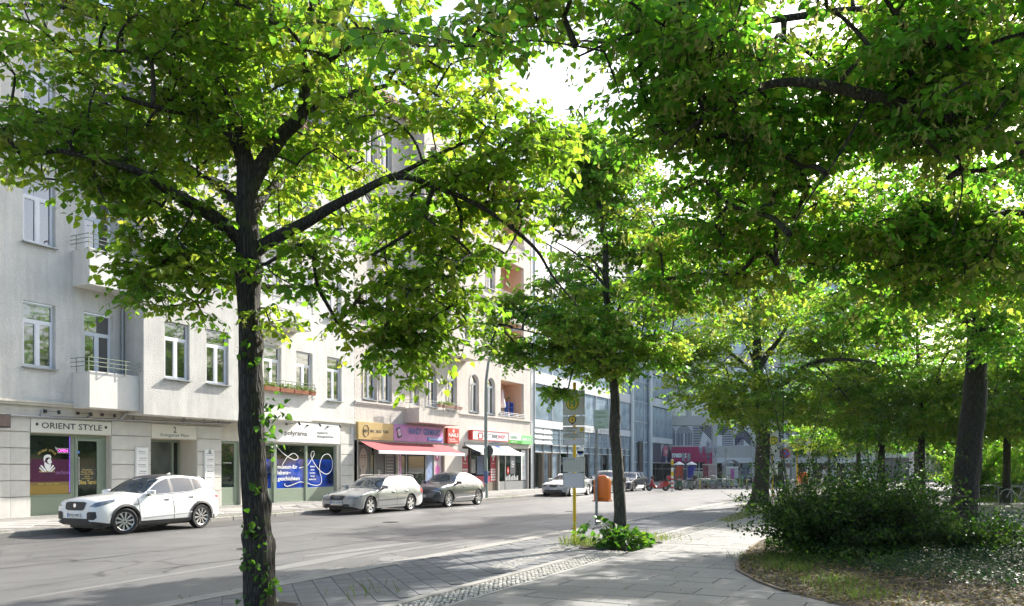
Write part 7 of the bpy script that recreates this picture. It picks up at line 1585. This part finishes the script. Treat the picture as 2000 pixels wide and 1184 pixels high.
# --- park trees: two grown models, copied
def generic(name, loc, seed, label, mat, s=1.0, tr=.16, ncl=500):
    t = empty(name, loc, 0, label, 'tree', 'park trees on the right'); r_ = random.Random(seed); H = 3.6
    ln = [[((0,0,0),tr*1.35),((.05,0,1.2),tr*1.05),((.0,.05,H),tr*.95),((.1,.1,5.5),tr*.7),((.0,.2,8),tr*.45),((.2,.1,11),.03)]]
    for k in range(7):
        q = k*.9 + r_.uniform(-.2,.2); h0 = H + .35*k; L_ = 3.2 - .15*k
        ln.append([((0,.05,h0-.3), tr*.42), ((math.cos(q)*L_*.4, math.sin(q)*L_*.4, h0+.5), tr*.3), ((math.cos(q)*L_*.8, math.sin(q)*L_*.8, h0+.8+.2*k), tr*.18), ((math.cos(q)*L_*1.2, math.sin(q)*L_*1.2, h0+.7+.25*k), .02)])
    trunk_mesh('trunk', ln, bark, t, seed)
    bl = [((0,0,7.2),(4.2,2.6),10), ((1.8,0,5.0),(2.6,1.1),5), ((-1.8,1,5.2),(2.6,1.2),5), ((0,0,10.2),(3.0,1.9),5), ((0,-2,5.2),(2.4,1.2),4), ((.5,2.2,5.6),(2.4,1.2),4), ((-2.8,-1,4.0),(1.4,.7),2), ((2.9,1.2,3.9),(1.4,.6),2), ((0,-2.8,3.7),(1.6,.6),2.4), ((.5,3.0,3.7),(1.6,.6),2.4), ((0,0,3.4),(3.2,.5),4)]
    grow(t, ln, bl, ncl, seed, mat, size=.14, Lt=.8, hi=False, tint=(.36,.28), bloom=.03, nlf=13); return t
x, y = ground(1722, 987); g1 = generic('park_tree', (x, y, 0), 71, 'dark stemmed park tree behind the middle of the shrubs', LEAF_B)
x, y = ground(1801, 990); g2 = generic('park_tree', (x, y, 0), 72, 'smooth pale stemmed park tree left of the thick trunk', LEAF_A, tr=.14)
for i, (src, px, z, sc_, rz, lab) in enumerate([(g1, 1968, 40, 1.0, 1.0, 'park tree with leaning stem above the bicycles'), (g2, 2080, 33, 1.1, 2.0, 'park tree just beyond the right edge of the bicycles'), (g2, 1676, 52, .95, 3.0, 'slender park tree behind the orange litter bin'), (g1, 1900, 62, 1.15, 4.0, 'far park tree behind the big trunk'), (g2, 2030, 66, 1.3, 5.0, 'tall far park tree near the right edge'), (g1, 1790, 80, 1.1, .5, 'far tree above the white car'), (g2, 1620, 88, 1.0, 1.5, 'far tree above the pale lamp column'), (g1, 2150, 52, 1.4, 2.5, 'tall park tree beyond the right edge'), (g2, 1940, 95, 1.3, 3.5, 'distant tree closing the park on the right'), (g1, 2300, 34, 1.3, 0.2, 'park tree standing well right of the path')]):
    a = VV*z + RV*((px-1000)/1600*z); c = copy_tree(src, loc=(a.x, a.y, 0), rz=rz, label=lab); c.scale = (sc_,)*3
for i, (x, y, sc_) in enumerate([(24, -17, .85), (36, -20, .95), (48, -17, .9), (12, -17, .8), (0, -18, .85), (-9, -6, .8)]):
    c = copy_tree((g1, g2)[i % 2], loc=(x, y, 0), rz=i*1.3, label=ORD[i] + ' park tree behind the viewer that shows in the window glass'); c.scale = (sc_,)*3; c['group'] = 'park trees behind the viewer'
# --- shrubs
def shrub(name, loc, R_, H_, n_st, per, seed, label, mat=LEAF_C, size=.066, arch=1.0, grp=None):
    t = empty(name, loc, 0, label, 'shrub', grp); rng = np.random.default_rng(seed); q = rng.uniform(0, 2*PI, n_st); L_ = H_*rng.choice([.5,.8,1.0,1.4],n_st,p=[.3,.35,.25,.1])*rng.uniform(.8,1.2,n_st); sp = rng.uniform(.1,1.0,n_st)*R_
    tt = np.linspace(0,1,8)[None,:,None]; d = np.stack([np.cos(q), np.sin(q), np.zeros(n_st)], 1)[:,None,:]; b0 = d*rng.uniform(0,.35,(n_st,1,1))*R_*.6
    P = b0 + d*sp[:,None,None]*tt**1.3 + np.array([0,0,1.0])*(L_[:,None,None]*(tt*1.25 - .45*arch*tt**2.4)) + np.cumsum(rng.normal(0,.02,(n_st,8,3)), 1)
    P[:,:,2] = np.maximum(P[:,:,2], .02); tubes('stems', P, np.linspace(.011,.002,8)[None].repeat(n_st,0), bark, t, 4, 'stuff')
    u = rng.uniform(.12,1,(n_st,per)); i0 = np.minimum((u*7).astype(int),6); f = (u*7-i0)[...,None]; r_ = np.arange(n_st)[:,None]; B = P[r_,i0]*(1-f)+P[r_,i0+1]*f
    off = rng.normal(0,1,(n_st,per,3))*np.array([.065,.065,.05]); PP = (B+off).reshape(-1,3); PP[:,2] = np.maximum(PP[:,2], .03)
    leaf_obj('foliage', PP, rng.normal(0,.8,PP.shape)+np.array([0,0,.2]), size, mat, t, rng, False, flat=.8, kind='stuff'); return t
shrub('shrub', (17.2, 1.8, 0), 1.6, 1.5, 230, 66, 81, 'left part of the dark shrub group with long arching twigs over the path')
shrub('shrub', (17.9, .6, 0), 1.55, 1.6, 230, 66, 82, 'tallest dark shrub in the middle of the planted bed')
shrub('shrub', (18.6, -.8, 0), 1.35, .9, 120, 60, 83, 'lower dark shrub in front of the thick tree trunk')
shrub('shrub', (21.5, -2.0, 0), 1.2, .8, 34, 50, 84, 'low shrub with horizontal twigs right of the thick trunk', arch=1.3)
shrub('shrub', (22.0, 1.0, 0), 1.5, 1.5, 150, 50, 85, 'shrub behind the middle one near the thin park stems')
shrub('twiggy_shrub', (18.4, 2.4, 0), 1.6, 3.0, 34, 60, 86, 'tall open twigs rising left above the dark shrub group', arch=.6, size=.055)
shrub('twiggy_shrub', (18.8, .9, 0), 1.9, 2.9, 30, 60, 87, 'tall open twigs rising in the middle above the shrub group', arch=.7, size=.055)
for i, (px, z) in enumerate(((1905, 44), (1940, 48), (2000, 50), (2050, 44), (1880, 58), (1960, 60))):
    a = VV*z + RV*((px-1000)/1600*z)
    if i == 0: fs0 = shrub('park_shrub', (a.x, a.y, 0), 2.4, 3.6, 130, 90, 90, 'tall park shrub behind the bicycles, ' + ORD[i] + ' from the left', size=.14, arch=.8, grp='tall shrubs behind the bicycles', mat=LEAF_B)
    else: copy_tree(fs0, loc=(a.x, a.y, 0), rz=i*1.1, label='tall park shrub behind the bicycles, ' + ORD[i] + ' from the left')
# --- planted bed: soil, litter, ground cover, grass
S_ = None; MB().add([(x, y, .052) for x, y in bedpoly], [tuple(range(len(bedpoly)))]).build('planting_bed', soil)['kind'] = 'structure'
ring = MB(); 
for i in range(2, 13):
    a, b = Vector((*bedpoly[i], 0)), Vector((*bedpoly[i+1], 0)); nn = Vector(((b-a).y, -(b-a).x, 0)).normalized()*-.03
    ring.add([(*(a+nn).xy, .02), (*(b+nn).xy, .02), (*(b+nn).xy, .075), (*(a+nn).xy, .075), (*(a-nn).xy, .075), (*(b-nn).xy, .075), (*(b-nn).xy, .02), (*(a-nn).xy, .02)], [(0,1,2,3),(3,2,5,4),(4,5,6,7)])
ring.build('bed_edging', pm('rusty steel edging', (.14,.10,.07), .7, var=.3, scale=8), bpy.data.objects['planting_bed'])
def scatter(n, rng, region, keep=None):
    out = []
    xs, ys = [p[0] for p in region], [p[1] for p in region]
    while len(out) < n:
        x, y = rng.uniform(min(xs), max(xs)), rng.uniform(min(ys), max(ys))
        if inpoly(x, y, region) and (keep is None or keep(x, y)): out.append((x, y))
    return np.array(out)
rng = np.random.default_rng(99); dl = lambda x, y: (x*.8944 + y*.4472)
S = scatter(11000, rng, bedpoly, lambda x, y: x < 19 and rng.uniform() < (1.3 if x < 15.5 or y > 2 else .35)); P = np.c_[S, .056 + rng.uniform(0,.03,len(S))]; D = rng.normal(0,1,P.shape)*np.array([1,1,.25])
leaf_obj('leaf_litter', P, D, .05, LITTER, None, rng, False, flat=.35, kind='stuff')
S = scatter(600, rng, [(9,1.6),(16,3.4),(30,3.8),(30,5.2),(9,5.2)]); P = np.c_[S, np.full(len(S), .052)]; leaf_obj('fallen_leaves', P, rng.normal(0,1,P.shape)*np.array([1,1,.05]), .035, LITTER, None, rng, False, flat=.12, kind='stuff')
S = np.c_[rng.uniform(4, 60, 900), np.where(rng.uniform(size=900) < .5, 20.6 - np.abs(rng.normal(0,.15,900)), 8.9 + np.abs(rng.normal(0,.2,900)))]; P = np.c_[S, np.full(len(S), .012)]; leaf_obj('fallen_leaves', P, rng.normal(0,1,P.shape)*np.array([1,1,.1]), .045, LITTER, None, rng, False, flat=.2, kind='stuff')
S = scatter(300, rng, [(9,6.0),(30,6.0),(30,12),(9,12)]); P = np.c_[S, np.full(len(S), .052)]; leaf_obj('fallen_leaves', P, rng.normal(0,1,P.shape)*np.array([1,1,.05]), .035, LITTER, None, rng, False, flat=.12, kind='stuff')
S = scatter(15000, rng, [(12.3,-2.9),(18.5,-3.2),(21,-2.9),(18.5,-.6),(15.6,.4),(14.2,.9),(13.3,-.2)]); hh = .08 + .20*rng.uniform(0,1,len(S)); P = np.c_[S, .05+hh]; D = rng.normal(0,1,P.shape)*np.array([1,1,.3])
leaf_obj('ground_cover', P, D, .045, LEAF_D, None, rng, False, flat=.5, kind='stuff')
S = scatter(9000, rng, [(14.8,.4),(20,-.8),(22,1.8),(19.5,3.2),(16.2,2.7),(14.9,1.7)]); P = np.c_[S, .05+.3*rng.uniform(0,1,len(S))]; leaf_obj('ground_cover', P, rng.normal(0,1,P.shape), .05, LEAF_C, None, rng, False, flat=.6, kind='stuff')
def grass(name, S, hgt, rng, z=.05, wd=.006, tint=None):
    n = len(S); a = rng.uniform(0,6.28,n); h = hgt*rng.uniform(.4,1.2,n); b = np.c_[S, np.full(n, z)]; s = np.c_[np.cos(a), np.sin(a), np.zeros(n)]*wd; l = rng.normal(0,.35,(n,3)); l[:,2] = 1
    t = b + unit(l)*h[:,None]; m = (b+t)/2 + np.array([0,0,.1])*h[:,None]; V = np.stack([b-s, b+s, m+s*.7, t], 1); return quads_mesh(name, V, GRASS, None, rng.uniform(0,1,n) if tint is None else np.clip(rng.normal(tint,.15,n),0,1), 'stuff')
def tufts(n, c, sp, rng): return np.array(c) + rng.normal(0, sp, (n,2))
grass('grass', np.concatenate([tufts(260, (17.45, 7.05), .22, rng), tufts(200, (17.15,6.7), .25, rng), tufts(200, (19.2,5.85), .35, rng), tufts(24, (9.3,6.9), .3, rng)]), .22, rng)
grass('grass', np.concatenate([tufts(500, (15.9,2.3), .35, rng), tufts(300, (13.2,1.2), .3, rng), tufts(300, (14.6,2.0), .3, rng), tufts(200, (12.0,.7), .3, rng)]), .16, rng, tint=.35)
grass('grass', scatter(5000, rng, [(26,5.35),(40,5.35),(40,5.9),(33,6.3),(27,6.0)]), .06, rng, tint=.6); grass('grass', scatter(6000, rng, [(46,-4),(62,-8),(64,-6),(48,-2)]), .35, rng, wd=.012, tint=.3)
S = np.c_[rng.uniform(12, 60, 5000), KERBY + .17 + np.abs(rng.normal(0,.04,5000))]; S = S[(np.sin(S[:,0]*1.7)+np.sin(S[:,0]*.63+1)) > .1]; grass('grass', S, .05, rng, z=SWZ, wd=.008, tint=.35)
# tree pits
for i, (x, y, r) in enumerate(((17.3, 6.1, 1.0), (38.0, 6.4, 1.6), (7.8, 7.3, .42))):
    MB().add([(x + r*math.cos(q)*random.uniform(.85,1.1), y + r*.75*math.sin(q)*random.uniform(.85,1.1), .051) for q in np.linspace(0, 2*PI, 20)[:-1]], [tuple(range(19))]).build('tree_pit', soil)['kind'] = 'structure'
# ---- air: thin haze over the whole square
hz = MB().box(-70, 260, -160, 160, -1.2, 26.5).build('haze', pm('haze stub', (1,1,1), var=0)); hm, hnt, hb = nodemat('haze air'); hnt.nodes.remove(hb)
pv = N(hnt, 'ShaderNodeVolumePrincipled'); pv.inputs['Color'].default_value = (.93, .96, 1, 1); pv.inputs['Density'].default_value = 0.00015; pv.inputs['Anisotropy'].default_value = 0.35
hnt.links.new(pv.outputs[0], hnt.nodes['Material Output'].inputs['Volume']); hz.data.materials[0] = hm; hz['kind'] = 'stuff'
